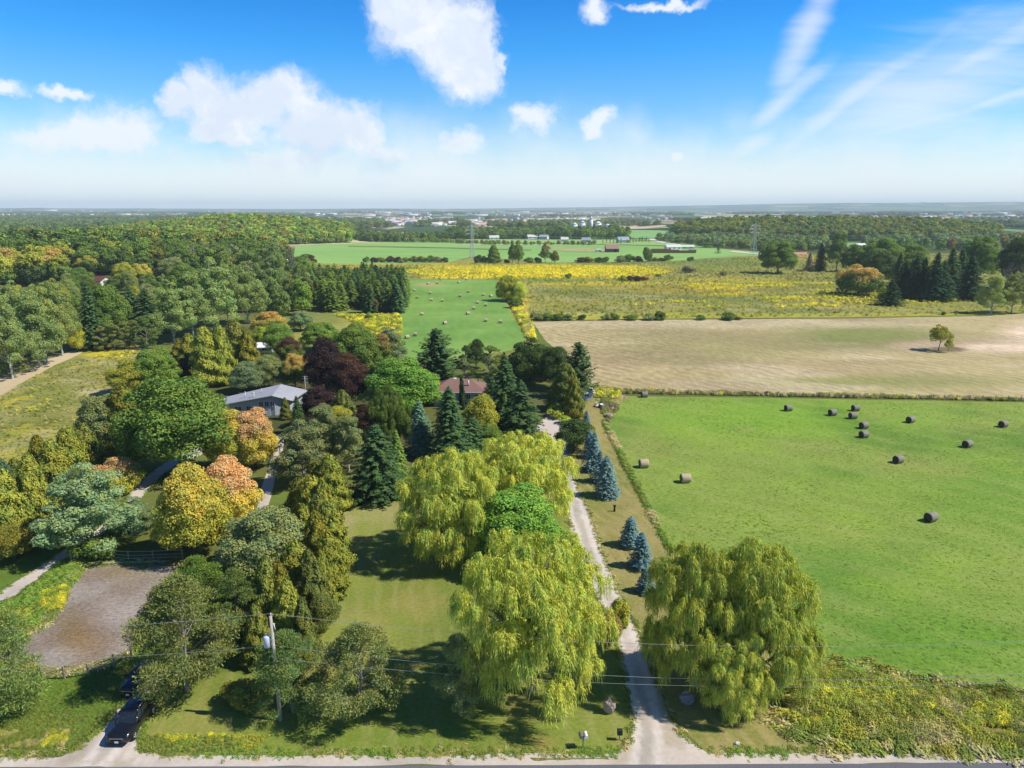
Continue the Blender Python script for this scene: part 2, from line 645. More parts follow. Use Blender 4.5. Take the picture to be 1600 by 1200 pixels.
def rdir(r, n):
    return unit(r.normal(size=(n, 3)))


def leaves(Cn, N, L, W, r, T=None, bend=0.25):
    """diamond leaf sprays: centre Cn, normal N, length L, width W, along T"""
    n = len(Cn)
    N = unit(N)
    if T is None:
        T = r.normal(size=(n, 3))
    T = unit(T - (T * N).sum(1, keepdims=True) * N + 1e-5)
    B = np.cross(N, T)
    L = (np.ones(n) * L)[:, None] * r.uniform(0.7, 1.3, (n, 1)) / 2
    W = (np.ones(n) * W)[:, None] * r.uniform(0.7, 1.3, (n, 1)) / 2
    V = np.stack([Cn - T * L, Cn - B * W + N * bend * W, Cn + T * L, Cn + B * W + N * bend * W], 1)
    return V.reshape(-1, 3)


def leaf_mesh(name, V, mat):
    n = len(V) // 4
    F = np.arange(n * 4, dtype=np.int32).reshape(n, 4)
    return mesh_np(name, V, F, mat)


def lobed_crown(r, H, W, n, L, Wd, base=0.2, nl=55, lr=(0.16, 0.25), fill=0.12, top=0.55, shape=1.0, updown=0.35, spread=(0.5, 0.86)):
    """lobes of leaves on an egg-shaped envelope"""
    zc = H * (base + (1 - base) * 0.47)
    rz = H * (1 - base) * 0.53
    d = rdir(r, nl * 3)
    d = d[d[:, 2] > -0.75][:nl]
    nl = len(d)
    env = np.stack([np.full(nl, W / 2), np.full(nl, W / 2), np.full(nl, rz)], 1)
    k = r.uniform(*spread, (nl, 1))
    # wider low, narrower high
    C0 = d * env * k
    taper = 1 - shape * 0.28 * np.clip(C0[:, 2:3] / rz, -1, 1)
    C0[:, :2] *= taper
    C0[:, 2] += zc
    R = r.uniform(*lr, nl) * W
    which = r.choice(nl, n, p=(R ** 2) / (R ** 2).sum())
    out = unit(C0 - np.array([0, 0, zc * 0.9]))
    q = rdir(r, n) + out[which] * 0.55 + np.array([0, 0, updown])
    q = unit(q)
    rr = R[which][:, None] * r.uniform(0.72, 1.06, (n, 1))
    P = C0[which] + q * rr * np.array([1, 1, 0.78])
    P[:, 2] = np.maximum(P[:, 2], H * base * 0.5 + 0.1)
    N = q * 0.75 + r.normal(size=(n, 3)) * 0.42 + np.array([0, 0, 0.2])
    V = leaves(P, N, L, Wd, r)
    m = int(n * fill)
    qq = rdir(r, m)
    P2 = qq * np.array([W / 2, W / 2, rz]) * r.uniform(0.2, 0.7, (m, 1)) + np.array([0, 0, zc])
    V2 = leaves(P2, rdir(r, m), L * 1.3, Wd * 1.3, r)
    return np.vstack([V, V2]), C0, R


def limbs_mesh(name, r, H, C0, mat, r0, base=0.2, nb=14, sides=6):
    mb = MB()
    top = H * 0.72
    lean = r.uniform(-0.02, 0.02, 2)
    P = lambda z: Vector((lean[0] * z + 0.15 * math.sin(z * 0.7), lean[1] * z + 0.12 * math.cos(z * 0.9) - 0.12, z))
    zs = [-0.3, 0.25, H * base, H * 0.4, top]
    mb.tube([P(z) for z in zs], [r0 * 1.5, r0 * 1.1, r0 * 0.85, r0 * 0.55, r0 * 0.15], mat, 8)
    idx = r.choice(len(C0), min(nb, len(C0)), replace=False)
    for i in idx:
        c = Vector(C0[i])
        z0 = min(max(H * base * r.uniform(0.7, 1.5), c.z - 0.6 * math.hypot(c.x, c.y) - 0.5), top * 0.95)
        z0 = max(z0, H * base * 0.6)
        s = P(z0)
        mid = s.lerp(c, 0.55) + Vector((0, 0, 0.08 * H * r.uniform(-0.2, 0.6)))
        mb.tube([s, mid, c], [r0 * 0.42, r0 * 0.25, r0 * 0.07], mat, 5)
    return mb.mesh(name)


PROTO = {}      # name -> (crown mesh, trunk mesh or None, H, W)


def mk_broad(key, seed, H=12, W=9, n=27000, L=0.27, Wd=0.19, bark='bark', r0=0.24, nb=16, mat='leaf', **kw):
    r = np.random.RandomState(seed)
    V, C0, R = lobed_crown(r, H, W, n, L, Wd, **kw)
    PROTO[key] = (leaf_mesh('crown_' + key, V, M[mat]), limbs_mesh('trunk_' + key, r, H, C0, M[bark], r0, base=kw.get('base', 0.2), nb=nb), H, W)


def mk_spruce(key, seed, H=12, W=6, step=0.30, nb=15, L=0.46, Wd=0.28, per=8, droop=0.22, irregular=0.12, base=0.03, tipup=0.0, power=0.8):
    r = np.random.RandomState(seed)
    Ps, Ns, Ts, Ls = [], [], [], []
    z = base * H
    while z < H * 0.985:
        f = (z - base * H) / (H * (1 - base))
        R = W / 2 * (1 - f) ** power * min(1, 0.72 + f * 3) + 0.1
        k = max(5, int(nb * (0.35 + 0.65 * (1 - f))))
        a0 = r.uniform(0, 6.28)
        for b in range(k):
            a = a0 + 6.283 * b / k + r.uniform(-0.2, 0.2)
            Rb = R * r.uniform(1 - irregular * 2, 1 + irregular)
            m = max(2, int(per * (0.35 + 0.65 * Rb / (W / 2))))
            t = np.linspace(0.22, 1.0, m) + r.uniform(-0.04, 0.04, m)
            zz = z + Rb * (0.10 * t - droop * t ** 2 + tipup * t ** 3) + r.uniform(-0.06, 0.06, m)
            dr = np.array([math.cos(a), math.sin(a), 0])
            side = np.array([-math.sin(a), math.cos(a), 0])
            slope = 0.10 - 2 * droop * t + 3 * tipup * t ** 2
            for sgn in (-1, 0, 1):
                off = sgn * (0.14 + 0.20 * Rb / 3 * (1 - t * 0.75))
                P = dr[None] * (Rb * t)[:, None] + side[None] * off[:, None]
                P[:, 2] = zz - abs(sgn) * 0.05
                T = dr[None] + side[None] * sgn * 0.7 + np.array([0, 0, 1.0])[None] * slope[:, None]
                N = np.array([0, 0, 1.0])[None] + dr[None] * 0.45 + side[None] * sgn * 0.3 + r.normal(size=(m, 3)) * 0.22
                Ps.append(P)
                Ns.append(N)
                Ts.append(T)
                Ls.append(np.full(m, L))
        z += step * r.uniform(0.8, 1.2) * (0.65 + 0.5 * (1 - f))
    # leader
    m = 14
    P = np.stack([r.normal(size=m) * 0.06, r.normal(size=m) * 0.06, np.linspace(H * 0.95, H * 1.0, m)], 1)
    Ps.append(P)
    Ns.append(rdir(r, m))
    Ts.append(np.tile([0, 0, 1.0], (m, 1)) + r.normal(size=(m, 3)) * 0.4)
    Ls.append(np.full(m, L))
    V = leaves(np.vstack(Ps), np.vstack(Ns), np.concatenate(Ls), Wd, r, T=np.vstack(Ts), bend=-0.3)
    mb = MB()
    mb.tube([(0, 0, -0.3), (0, 0, H * 0.3), (0, 0, H * 0.97)], [0.02 * H, 0.014 * H, 0.02], M['bark'], 7)
    for i in range(10):
        a = i * 2.4
        zz = H * (0.08 + 0.07 * i)
        R = W / 2 * (1 - zz / H) * 0.8
        mb.tube([(0, 0, zz), (math.cos(a) * R, math.sin(a) * R, zz - 0.1 * R)], [0.05, 0.02], M['bark'], 4)
    PROTO[key] = (leaf_mesh('crown_' + key, V, M['needle']), mb.mesh('trunk_' + key), H, W)


def mk_cedar(key, seed, H=9, W=4.2, n=15000, L=0.33, Wd=0.13, power=0.62):
    r = np.random.RandomState(seed)
    z = H * (1 - r.uniform(0, 1, n) ** 0.62) * 0.98 + 0.05
    z = np.clip(z, 0.05, H)
    a = r.uniform(0, 2 * np.pi, n)
    f = z / H
    prof = W / 2 * np.minimum(1, (f / 0.10) ** 0.5) * np.clip(1 - f, 0, 1) ** power
    # vertical feathery lobes
    lump = 1 + 0.12 * np.sin(a * 5 + 3 * np.sin(z * 0.9 + seed)) + 0.10 * np.sin(a * 9 - z * 2.3 + seed) + 0.12 * np.sin(z * 3.1 + a * 3)
    R = prof * lump * (0.68 + 0.34 * r.uniform(0, 1, n) ** 0.5)
    P = np.stack([R * np.cos(a), R * np.sin(a), z + 0.12 * np.sin(a * 7)], 1)
    out = np.stack([np.cos(a), np.sin(a), np.full(n, 0.35)], 1)
    N = out + r.normal(size=(n, 3)) * 0.45
    T = np.array([0, 0, 1.0]) + out * 0.35 + r.normal(size=(n, 3)) * 0.28
    V = leaves(P, N, L, Wd, r, T=T)
    tips = r.choice(n, n // 9)
    V2 = leaves(P[tips] * np.array([1.12, 1.12, 1.0]) + np.array([0, 0, 0.12]), N[tips], L * 1.1, Wd * 0.7, r, T=T[tips])
    mb = MB()
    mb.tube([(0, 0, -0.3), (0, 0, H * 0.4), (0, 0, H * 0.93)], [0.18, 0.12, 0.02], M['bark'], 6)
    PROTO[key] = (leaf_mesh('crown_' + key, np.vstack([V, V2]), M['needle']), mb.mesh('trunk_' + key), H, W)


def mk_willow(key, seed, H=14, W=15, nc=330, ns=54):
    r = np.random.RandomState(seed)
    # lobes of the dome in three storeys, each a rounded head that pours strands
    lobs = []
    for (zf, rf, k) in ((0.86, 0.16, 6), (0.78, 0.30, 13), (0.62, 0.40, 17), (0.43, 0.43, 17), (0.25, 0.42, 14)):
        a0 = r.uniform(0, 6.28)
        for i in range(k):
            a = a0 + 6.283 * i / k + r.uniform(-0.25, 0.25)
            q = rf * W * r.uniform(0.78, 1.12)
            lobs.append((q * math.cos(a), q * math.sin(a), H * (zf + r.uniform(-0.07, 0.07)), W * r.uniform(0.075, 0.125) * (1.1 if zf > 0.5 else 0.9)))
    lobs.append((0, 0, H * 0.90, W * 0.11))
    lob = np.array(lobs)
    allP, allT, allN, allL, allW = [], [], [], [], []
    per = max(5, nc // len(lob))
    for lx, ly, lz, lr in lobs:
        oa = math.atan2(ly, lx)
        rad = math.hypot(lx, ly)
        for c in range(per + 1):
            q = rdir(r, 1)[0] + np.array([math.cos(oa), math.sin(oa), 0]) * (0.6 if rad > 1 else 0) + np.array([0, 0, 0.75])
            q = q / np.linalg.norm(q)
            c0 = np.array([lx, ly, lz]) + q * lr * np.array([1, 1, 0.75]) * r.uniform(0.7, 1.05)
            n = int(ns * r.uniform(0.6, 1.4))
            qa = math.atan2(q[1], q[0])
            a = qa + r.normal(size=n) * 1.1
            reach = r.uniform(0.15, 1.0, n) * r.uniform(0.6, 1.2)
            drop = r.uniform(0.5, 1.9, n) * r.uniform(0.6, 1.35)
            steps = 5
            dirs = np.stack([np.cos(a), np.sin(a), np.zeros(n)], 1)
            jit = r.normal(size=(n, 3)) * 0.13
            prev = None
            for s in range(steps + 1):
                t = s / steps
                P = c0[None] + dirs * (reach * (1 - (1 - t) ** 2))[:, None] + jit
                P[:, 2] = c0[2] + 0.25 * np.sin(t * 2.2) * reach - drop * t ** 1.7 + jit[:, 2]
                P += r.normal(size=(n, 3)) * 0.03
                P[:, 2] = np.maximum(P[:, 2], 0.6)
                if prev is not None:
                    T = P - prev
                    allP.append((P + prev) / 2)
                    allT.append(T)
                    allN.append(dirs * 0.8 + np.array([0, 0, 0.9 - 0.6 * t]) + r.normal(size=(n, 3)) * 0.45)
                    allL.append(np.linalg.norm(T, axis=1) * 1.15 + 0.05)
                    allW.append(np.full(n, 0.088 - 0.03 * t))
                prev = P
    V = leaves(np.vstack(allP), np.vstack(allN), np.concatenate(allL), np.concatenate(allW), r, T=np.vstack(allT), bend=0.1)
    m = 3000
    q = rdir(r, m)
    q[:, 2] = np.abs(q[:, 2])
    P = q * np.array([W * 0.36, W * 0.36, H * 0.42]) * r.uniform(0.4, 0.85, (m, 1)) + np.array([0, 0, H * 0.36])
    V2 = leaves(P, q + r.normal(size=(m, 3)) * 0.5, 0.75, 0.3, r, T=np.tile([0, 0, -1.0], (m, 1)) + r.normal(size=(m, 3)) * 0.4)
    PROTO[key] = (leaf_mesh('crown_' + key, np.vstack([V, V2]), M['willow']), limbs_mesh('trunk_' + key, r, H * 0.95, lob[:, :3], M['bark_grey'], 0.42, base=0.16, nb=16), H, W)


def mk_pine(key, seed, H=9, W=8, n=27000, nl=70, base=0.12):
    """scots-like pine: separate rounded tufts of needles on open branches"""
    r = np.random.RandomState(seed)
    zc = r.uniform(0, 1, nl)
    z = H * (base + (1 - base) * zc * 0.93)
    env = W / 2 * np.sin(np.pi * np.clip(0.28 + 0.70 * zc, 0, 1)) ** 0.9
    a = r.uniform(0, 6.283, nl)
    rr = env * np.sqrt(r.uniform(0.12, 1.0, nl))
    C0 = np.stack([rr * np.cos(a), rr * np.sin(a), z], 1)
    R = r.uniform(0.075, 0.135, nl) * W
    which = r.choice(nl, n, p=(R ** 2) / (R ** 2).sum())
    q = unit(rdir(r, n) + np.array([0, 0, 0.45]))
    P = C0[which] + q * (R[which][:, None]) * r.uniform(0.45, 1.05, (n, 1)) * np.array([1.15, 1.15, 0.62])
    T = q + r.normal(size=(n, 3)) * 0.35 + np.array([0, 0, 0.25])
    N = np.cross(T, rdir(r, n)) + q * 0.5
    V = leaves(P, N, 0.28, 0.075, r, T=T)
    PROTO[key] = (leaf_mesh('crown_' + key, V, M['needle']), limbs_mesh('trunk_' + key, r, H, C0, M['bark_grey'], 0.17, base=base, nb=34), H, W)


def mk_bare(key, seed, H=12, W=7):
    r = np.random.RandomState(seed)
    mb = MB()

    def grow(p, d, l, rad, lvl):
        q = p + d * l
        mb.tube([p, p.lerp(q, 0.5) + Vector(r.normal(size=3)) * l * 0.05, q], [rad, rad * 0.8, rad * 0.55], M['bark_grey'], 4 if lvl else 6)
        if lvl >= 4:
            return
        for k in range(3 if lvl < 3 else 2):
            nd = (d + Vector(r.normal(size=3)) * 0.45 + Vector((0, 0, 0.15))).normalized()
            grow(p.lerp(q, r.uniform(0.55, 1.0)), nd, l * r.uniform(0.55, 0.78), rad * 0.55, lvl + 1)
    grow(Vector((0, 0, -0.2)), Vector((0, 0, 1)), H * 0.36, 0.22, 0)
    PROTO[key] = (mb.mesh('branches_' + key), None, H, W)


def mk_shrub(key, seed, H=3, W=4, n=2600, L=0.34, Wd=0.22):
    r = np.random.RandomState(seed)
    V, C0, R = lobed_crown(r, H, W, n, L, Wd, base=0.0, nl=18, lr=(0.18, 0.3), shape=0.5)
    mb = MB()
    for i in range(6):
        a = i * 1.05
        mb.tube([(0.1 * math.cos(a), 0.1 * math.sin(a), -0.1), (W * 0.2 * math.cos(a), W * 0.2 * math.sin(a), H * 0.6)], [0.05, 0.02], M['bark'], 4)
    PROTO[key] = (leaf_mesh('crown_' + key, V, M['leaf']), mb.mesh('stems_' + key), H, W)


mk_broad('maple_a', 1, lr=(0.13, 0.21), nl=90, base=0.07, n=30000)
mk_broad('maple_b', 2, nl=85, lr=(0.12, 0.21), base=0.04, n=30000)
mk_broad('maple_c', 3, nl=95, lr=(0.10, 0.18), n=31000, base=0.05)
mk_broad('broad_small', 4, H=7, W=6, n=12000, L=0.24, Wd=0.16, nl=55, r0=0.14, base=0.05)
mk_broad('open', 8, H=8, W=7, n=6000, nl=60, lr=(0.09, 0.15), base=0.34, r0=0.13, nb=20, L=0.32, Wd=0.2, fill=0.03, spread=(0.3, 0.95))
mk_broad('dome', 7, H=9, W=12, n=22000, nl=110, lr=(0.09, 0.15), base=0.0, r0=0.2, shape=0.4, L=0.36, Wd=0.26)
mk_broad('aspen_a', 5, H=13, W=8, n=19000, nl=85, lr=(0.08, 0.15), base=0.03, bark='bark_pale', r0=0.2, nb=30, L=0.25, Wd=0.16, fill=0.04, shape=1.4, spread=(0.3, 0.92))
mk_broad('aspen_b', 6, H=14, W=7, n=19000, nl=90, lr=(0.09, 0.16), base=0.03, bark='bark_pale', r0=0.2, nb=30, L=0.25, Wd=0.16, fill=0.04, shape=1.8, spread=(0.3, 0.95))
mk_willow('willow_a', 11)
mk_willow('willow_b', 12, H=14, W=13, nc=290)
mk_willow('willow_c', 13, H=13, W=12, nc=270)
mk_cedar('cedar_a', 21)
mk_cedar('cedar_b', 22, H=10, W=4.6, power=0.5, n=17000)
mk_cedar('cedar_thin', 23, H=7, W=1.5, n=2500, L=0.36, Wd=0.16, power=0.4)
mk_spruce('spruce_a', 31, irregular=0.18, L=0.4, Wd=0.22, per=10)
mk_spruce('spruce_b', 32, H=13, W=7.5, irregular=0.24, nb=16, step=0.36, L=0.44, Wd=0.24, per=11)
mk_spruce('blue_spruce', 33, H=6, W=3.6, step=0.24, nb=14, L=0.34, Wd=0.2, droop=0.12, per=6, power=0.62, base=0.01)
mk_spruce('blue_spruce_b', 36, H=6, W=3.4, step=0.26, nb=12, L=0.34, Wd=0.2, droop=0.16, per=6, power=0.75, base=0.02, irregular=0.22)
mk_spruce('white_pine', 34, H=16, W=11, step=0.62, nb=15, L=0.7, Wd=0.5, per=12, droop=-0.03, irregular=0.3, base=0.1, tipup=0.12, power=0.55)
mk_pine('pine_a', 41)
mk_pine('pine_b', 42, H=10, W=8.5)
mk_pine('pine_c', 43, H=8, W=5, n=11000, nl=40)
mk_shrub('shrub_a', 51)
mk_shrub('shrub_b', 52, H=2.4, W=3.4, n=1800)
mk_bare('bare', 61)
# lighter ones for trees that are small in the picture
for i in range(3):
    mk_broad('mid_broad_%d' % i, 70 + i, H=14, W=10, n=3400, L=0.75, Wd=0.5, nl=46, lr=(0.13, 0.22), nb=5, fill=0.2, base=0.02)
for i in range(2):
    mk_spruce('mid_conifer_%d' % i, 80 + i, H=12, W=4.6, step=0.6, nb=11, L=0.8, Wd=0.5, per=5, irregular=0.15, power=0.6)
for i in range(2):
    mk_broad('far_broad_%d' % i, 90 + i, H=14, W=11, n=620, L=1.7, Wd=1.2, nl=22, lr=(0.18, 0.28), nb=2, fill=0.2, base=0.02)
mk_spruce('far_conifer', 95, H=14, W=6, step=1.8, nb=7, L=1.7, Wd=1.2, per=3)
print('protos', round(time.time() - T0, 1), sum(len(p[0].polygons) for p in PROTO.values()) * 2)

# ---------------------------------------------------------------- tints (lit colours as they look in daylight)
TINT = {
    'willow': (192, 192, 88), 'willow2': (184, 186, 86), 'willow_dim': (160, 164, 74),
    'olive': (144, 146, 62), 'olive2': (136, 130, 54), 'cedar_g': (116, 122, 62), 'brown_olive': (130, 132, 62),
    'dark': (78, 98, 48), 'mid': (110, 130, 58), 'green': (122, 144, 62), 'bright': (122, 160, 64), 'lime': (164, 174, 66),
    'grey': (140, 146, 92), 'silver': (132, 148, 102), 'ygreen': (174, 170, 68), 'yellow': (204, 184, 84), 'orange': (210, 174, 98),
    'pink': (208, 166, 118), 'purple': (70, 50, 52), 'maroon': (92, 64, 52), 'dspruce': (54, 78, 48), 'spruce': (74, 98, 58), 'blue': (104, 130, 134),
    'bluegreen': (96, 124, 98), 'scots': (136, 142, 80), 'scots_g': (114, 130, 70), 'rust': (160, 126, 80), 'greybr': (146, 132, 104), 'red': (160, 84, 70),
}
TINT.update({'poplar': (154, 162, 90), 'poplar2': (136, 150, 88), 'goldenrod': (232, 216, 66), 'goldenrod2': (206, 198, 74), 'straw': (190, 174, 124), 'hay': (134, 156, 64), 'hay2': (118, 146, 58), 'weedg': (132, 142, 64), 'lawn': (128, 138, 64)})
TREE_N = [0]
WSC = {'spruce': 1.12, 'blue': 1.04, 'cedar': 1.12, 'maple': 1.06, 'aspen': 1.1, 'pine': 1.06, 'willow': 1.0, 'white': 1.1, 'shrub': 1.1}
for k_, (cm_, tm_, h_, w_) in list(PROTO.items()):
    # the real reach of the finished crown
    co = np.empty(len(cm_.vertices) * 3, np.float32)
    cm_.vertices.foreach_get('co', co)
    co = co.reshape(-1, 3)
    z_, r__ = co[:, 2], np.hypot(co[:, 0], co[:, 1])
    PROTO[k_] = (cm_, tm_, float(np.percentile(z_, 99.8)), 2 * float(np.percentile(r__, 97)))
SHADE = 1.15


def plant(key, bx, by, ty, wpx, tint, label, cat='tree', name=None, tint2=None, group=None, pos=None, H=None, W=None, rz=None):
    """a tree or shrub standing where its foot is seen, as tall and wide as it is seen"""
    TREE_N[0] += 1
    cm, tm, pH, pW = PROTO[key]
    if pos is None:
        p = on_ground(bx, by)
        topz = at_plane(bx, ty, p.y).z
        H = topz - p.z
        mid = p + Vector((0, 0, H * 0.5))
        W = wpx * WSC.get(key.split('_')[0], 1.06) * depth_of(mid) / FPX
    else:
        p = pos
    rng = random.Random(TREE_N[0] * 77 + 5)
    if name is None:
        name = {'maple': 'broadleaf_tree', 'broad': 'broadleaf_tree', 'aspen': 'aspen_tree', 'willow': 'willow_tree', 'cedar': 'cedar_tree', 'spruce': 'spruce_tree',
                'blue': 'blue_spruce_tree', 'white': 'pine_tree', 'pine': 'pine_tree', 'shrub': 'shrub', 'bare': 'bare_tree', 'mid': 'broadleaf_tree',
                'far': 'broadleaf_tree', 'dome': 'broadleaf_tree', 'open': 'broadleaf_tree'}[key.split('_')[0]]
        if 'conifer' in key:
            name = 'spruce_tree'
    root = empty(name, p, rng.uniform(0, 6.283) if rz is None else rz)
    s = (W / pW * rng.uniform(0.96, 1.04), W / pW * rng.uniform(0.96, 1.04), H / pH)
    root.rotation_euler = (rng.uniform(-.03, .03), rng.uniform(-.03, .03), root.rotation_euler[2])
    root.scale = s
    cr = link('branches' if key == 'bare' else 'crown', cm, root)
    if key != 'bare':
        t1 = srgb(*TINT[tint], SHADE) if isinstance(tint, str) else srgb(*tint, SHADE)
        t2 = t1 if tint2 is None else srgb(*TINT[tint2], SHADE)
        jv = rng.uniform(0.9, 1.1)
        j = [jv * rng.uniform(0.97, 1.03), jv, jv * rng.uniform(0.95, 1.05)]
        cr['tint'] = [a * b for a, b in zip(t1, j)]
        cr['tint2'] = [a * b for a, b in zip(t2, j)]
    if tm:
        link('stems' if key.startswith('shrub') else 'trunk', tm, root)
    tag(root, label, cat, group)
    return root


# ---------------------------------------------------------------- scatter of uncountable things with geometry nodes
def scatter(name, label, cat, pts, proto_obj, tints, tints2=None, scales=None, seed=0):
    """one object; its points carry instances of the geometry of an existing plant"""
    r = np.random.RandomState(seed)
    pts = np.asarray(pts, np.float32)
    n = len(pts)
    me = bpy.data.meshes.new(name)
    me.vertices.add(n)
    me.vertices.foreach_set('co', pts.ravel())
    tints = np.asarray(tints, np.float32)
    tints2 = tints if tints2 is None else np.asarray(tints2, np.float32)
    for nm, arr in (('tint', tints), ('tint2', tints2), ('scl', np.asarray(scales, np.float32)),
                    ('rot', np.stack([np.zeros(n), np.zeros(n), r.uniform(0, 6.283, n)], 1))):
        at = me.attributes.new(nm, 'FLOAT_VECTOR', 'POINT')
        at.data.foreach_set('vector', np.asarray(arr, np.float32).ravel())
    o = link(name, me)
    tag(o, label, cat, kind='stuff')
    ng = bpy.data.node_groups.new('scatter_' + name, 'GeometryNodeTree')
    ng.interface.new_socket('Geometry', in_out='INPUT', socket_type='NodeSocketGeometry')
    ng.interface.new_socket('Geometry', in_out='OUTPUT', socket_type='NodeSocketGeometry')
    N = ng.nodes
    gi = N.new('NodeGroupInput')
    go = N.new('NodeGroupOutput')
    iop = N.new('GeometryNodeInstanceOnPoints')
    oi = N.new('GeometryNodeObjectInfo')
    oi.inputs['Object'].default_value = proto_obj
    oi.inputs['As Instance'].default_value = False
    oi.transform_space = 'ORIGINAL'

    def nattr(nm):
        a = N.new('GeometryNodeInputNamedAttribute')
        a.data_type = 'FLOAT_VECTOR'
        a.inputs['Name'].default_value = nm
        return a.outputs['Attribute']
    ng.links.new(gi.outputs[0], iop.inputs['Points'])
    ng.links.new(oi.outputs['Geometry'], iop.inputs['Instance'])
    e2r = N.new('FunctionNodeEulerToRotation')
    ng.links.new(nattr('rot'), e2r.inputs[0])
    ng.links.new(e2r.outputs[0], iop.inputs['Rotation'])
    ng.links.new(nattr('scl'), iop.inputs['Scale'])
    ng.links.new(iop.outputs[0], go.inputs[0])
    md = o.modifiers.new('scatter', 'NODES')
    md.node_group = ng
    return o


def in_poly(P, poly):
    x, y = P[:, 0], P[:, 1]
    ins = np.zeros(len(P), bool)
    j = len(poly) - 1
    for i in range(len(poly)):
        xi, yi = poly[i]
        xj, yj = poly[j]
        c = ((yi > y) != (yj > y)) & (x < (xj - xi) * (y - yi) / (yj - yi + 1e-12) + xi)
        ins ^= c
        j = i
    return ins


def px_poly(pp):
    return [tuple(on_ground(*p)[:2]) for p in pp]


def rand_in(poly, n, seed, mind=0.0):
    r = np.random.RandomState(seed)
    a = np.array(poly)
    lo, hi = a.min(0), a.max(0)
    out = np.zeros((0, 2))
    for _ in range(60):
        q = r.uniform(lo, hi, (max(n * 2, 200), 2))
        q = q[in_poly(q, poly)]
        out = np.vstack([out, q])
        if len(out) >= n * (3 if mind else 1):
            break
    if mind:
        keep = []
        cell = {}
        for p in out:
            k = (int(p[0] // mind), int(p[1] // mind))
            ok = True
            for dx in (-1, 0, 1):
                for dy in (-1, 0, 1):
                    for qd in cell.get((k[0] + dx, k[1] + dy), ()):
                        if (qd[0] - p[0]) ** 2 + (qd[1] - p[1]) ** 2 < mind * mind:
                            ok = False
                            break
                    if not ok:
                        break
                if not ok:
                    break
            if ok:
                cell.setdefault(k, []).append(p)
                keep.append(p)
            if len(keep) >= n:
                break
        out = np.array(keep) if keep else np.zeros((0, 2))
    return out[:n]


def on3(P, dz=0.0):
    return np.column_stack([P, terrain(P[:, 0], P[:, 1]) + dz])


def tint_pick(names, n, seed, w=None, jit=0.12):
    r = np.random.RandomState(seed)
    cols = np.array([srgb(*TINT[k], SHADE) for k in names])
    i = r.choice(len(names), n, p=w)
    return cols[i] * r.uniform(1 - jit, 1 + jit, (n, 1))


def tint_patch(names, P, seed, scale=5.0, w=None, jit=0.16):
    """colours that run in drifts rather than plant by plant"""
    r = np.random.RandomState(seed)
    cols = np.array([srgb(*TINT[k], SHADE) for k in names])
    w = np.ones(len(names)) / len(names) if w is None else np.array(w, float) / sum(w)
    v = fbm(P[:, 0] + seed * 3, P[:, 1] - seed, scale, 4) + r.normal(size=len(P)) * 0.045
    rank = np.argsort(np.argsort(v)) / max(len(v), 1)
    i = np.searchsorted(np.cumsum(w), rank).clip(0, len(names) - 1)
    return cols[i] * r.uniform(1 - jit, 1 + jit, (len(P), 1))
# ---------------------------------------------------------------- ground sheets
from mathutils.geometry import delaunay_2d_cdt


def to_px(x, y, z=0.0):
    d = y * math.cos(PITCH) + (CAM_H - z) * math.sin(PITCH)
    up = y * math.sin(PITCH) - (CAM_H - z) * math.cos(PITCH)
    d = np.maximum(d, 0.1)
    return 800 + FPX * x / d, 600 - FPX * up / d


def S(r, g, b, k=0.86):
    return np.array(srgb(r, g, b, k))


def wobble_edge(poly, step, amp, seed):
    pts = []
    n = len(poly)
    for i in range(n):
        a = np.array(poly[i])
        b = np.array(poly[(i + 1) % n])
        L = np.hypot(*(b - a))
        k = max(1, int(L / step))
        nrm = np.array([-(b - a)[1], (b - a)[0]]) / max(L, 1e-6)
        for j in range(k):
            p = a + (b - a) * j / k
            w = (fbm(p[0] + seed * 31, p[1], step * 2.5, 3) - 0.5) * 2 * amp
            w2 = (vnoise(p[0] * 1.0 + seed, p[1], step * 8) - 0.5) * amp * 1.5
            if 0 < j:
                p = p + nrm * (float(w) + float(w2))
            pts.append(p)
    return pts


def sheet(name, poly, z, cell, colfn, mat, step=None, amp=0.3, seed=0, kind='structure', label=None, cat=None):
    step = step or cell
    edge = wobble_edge(poly, step, amp, seed)
    E = np.array(edge)
    lo, hi = E.min(0), E.max(0)
    r = np.random.RandomState(seed + 3)
    gx, gy = np.meshgrid(np.arange(lo[0], hi[0], cell), np.arange(lo[1], hi[1], cell))
    G = np.column_stack([gx.ravel(), gy.ravel()]) + r.uniform(-0.25, 0.25, (gx.size, 2)) * cell
    G = G[in_poly(G, [tuple(p) for p in edge])]
    verts = [Vector((float(p[0]), float(p[1]))) for p in edge] + [Vector((float(p[0]), float(p[1]))) for p in G]
    n = len(edge)
    edges = [(i, (i + 1) % n) for i in range(n)]
    ov, oe, of, _, _, _ = delaunay_2d_cdt(verts, edges, [list(range(n))], 1, 1e-4)
    V = np.array([(v.x, v.y) for v in ov])
    V3 = np.column_stack([V, terrain(V[:, 0], V[:, 1]) + z])
    F = np.array([f for f in of if len(f) == 3])
    a, b, c = V[F[:, 0]], V[F[:, 1]], V[F[:, 2]]
    area = (b[:, 0] - a[:, 0]) * (c[:, 1] - a[:, 1]) - (b[:, 1] - a[:, 1]) * (c[:, 0] - a[:, 0])
    F = np.where((area < 0)[:, None], F[:, ::-1], F)
    me = mesh_np(name, V3, F, mat)
    if colfn is not None:
        X, Y = V[:, 0], V[:, 1]
        px, py = to_px(X, Y)
        col = colfn(X, Y, px, py)
        at = me.color_attributes.new('col', 'FLOAT_COLOR', 'POINT')
        at.data.foreach_set('color', np.column_stack([col, np.ones(len(col))]).astype(np.float32).ravel())
    o = link(name, me)
    tag(o, kind=kind)
    return o


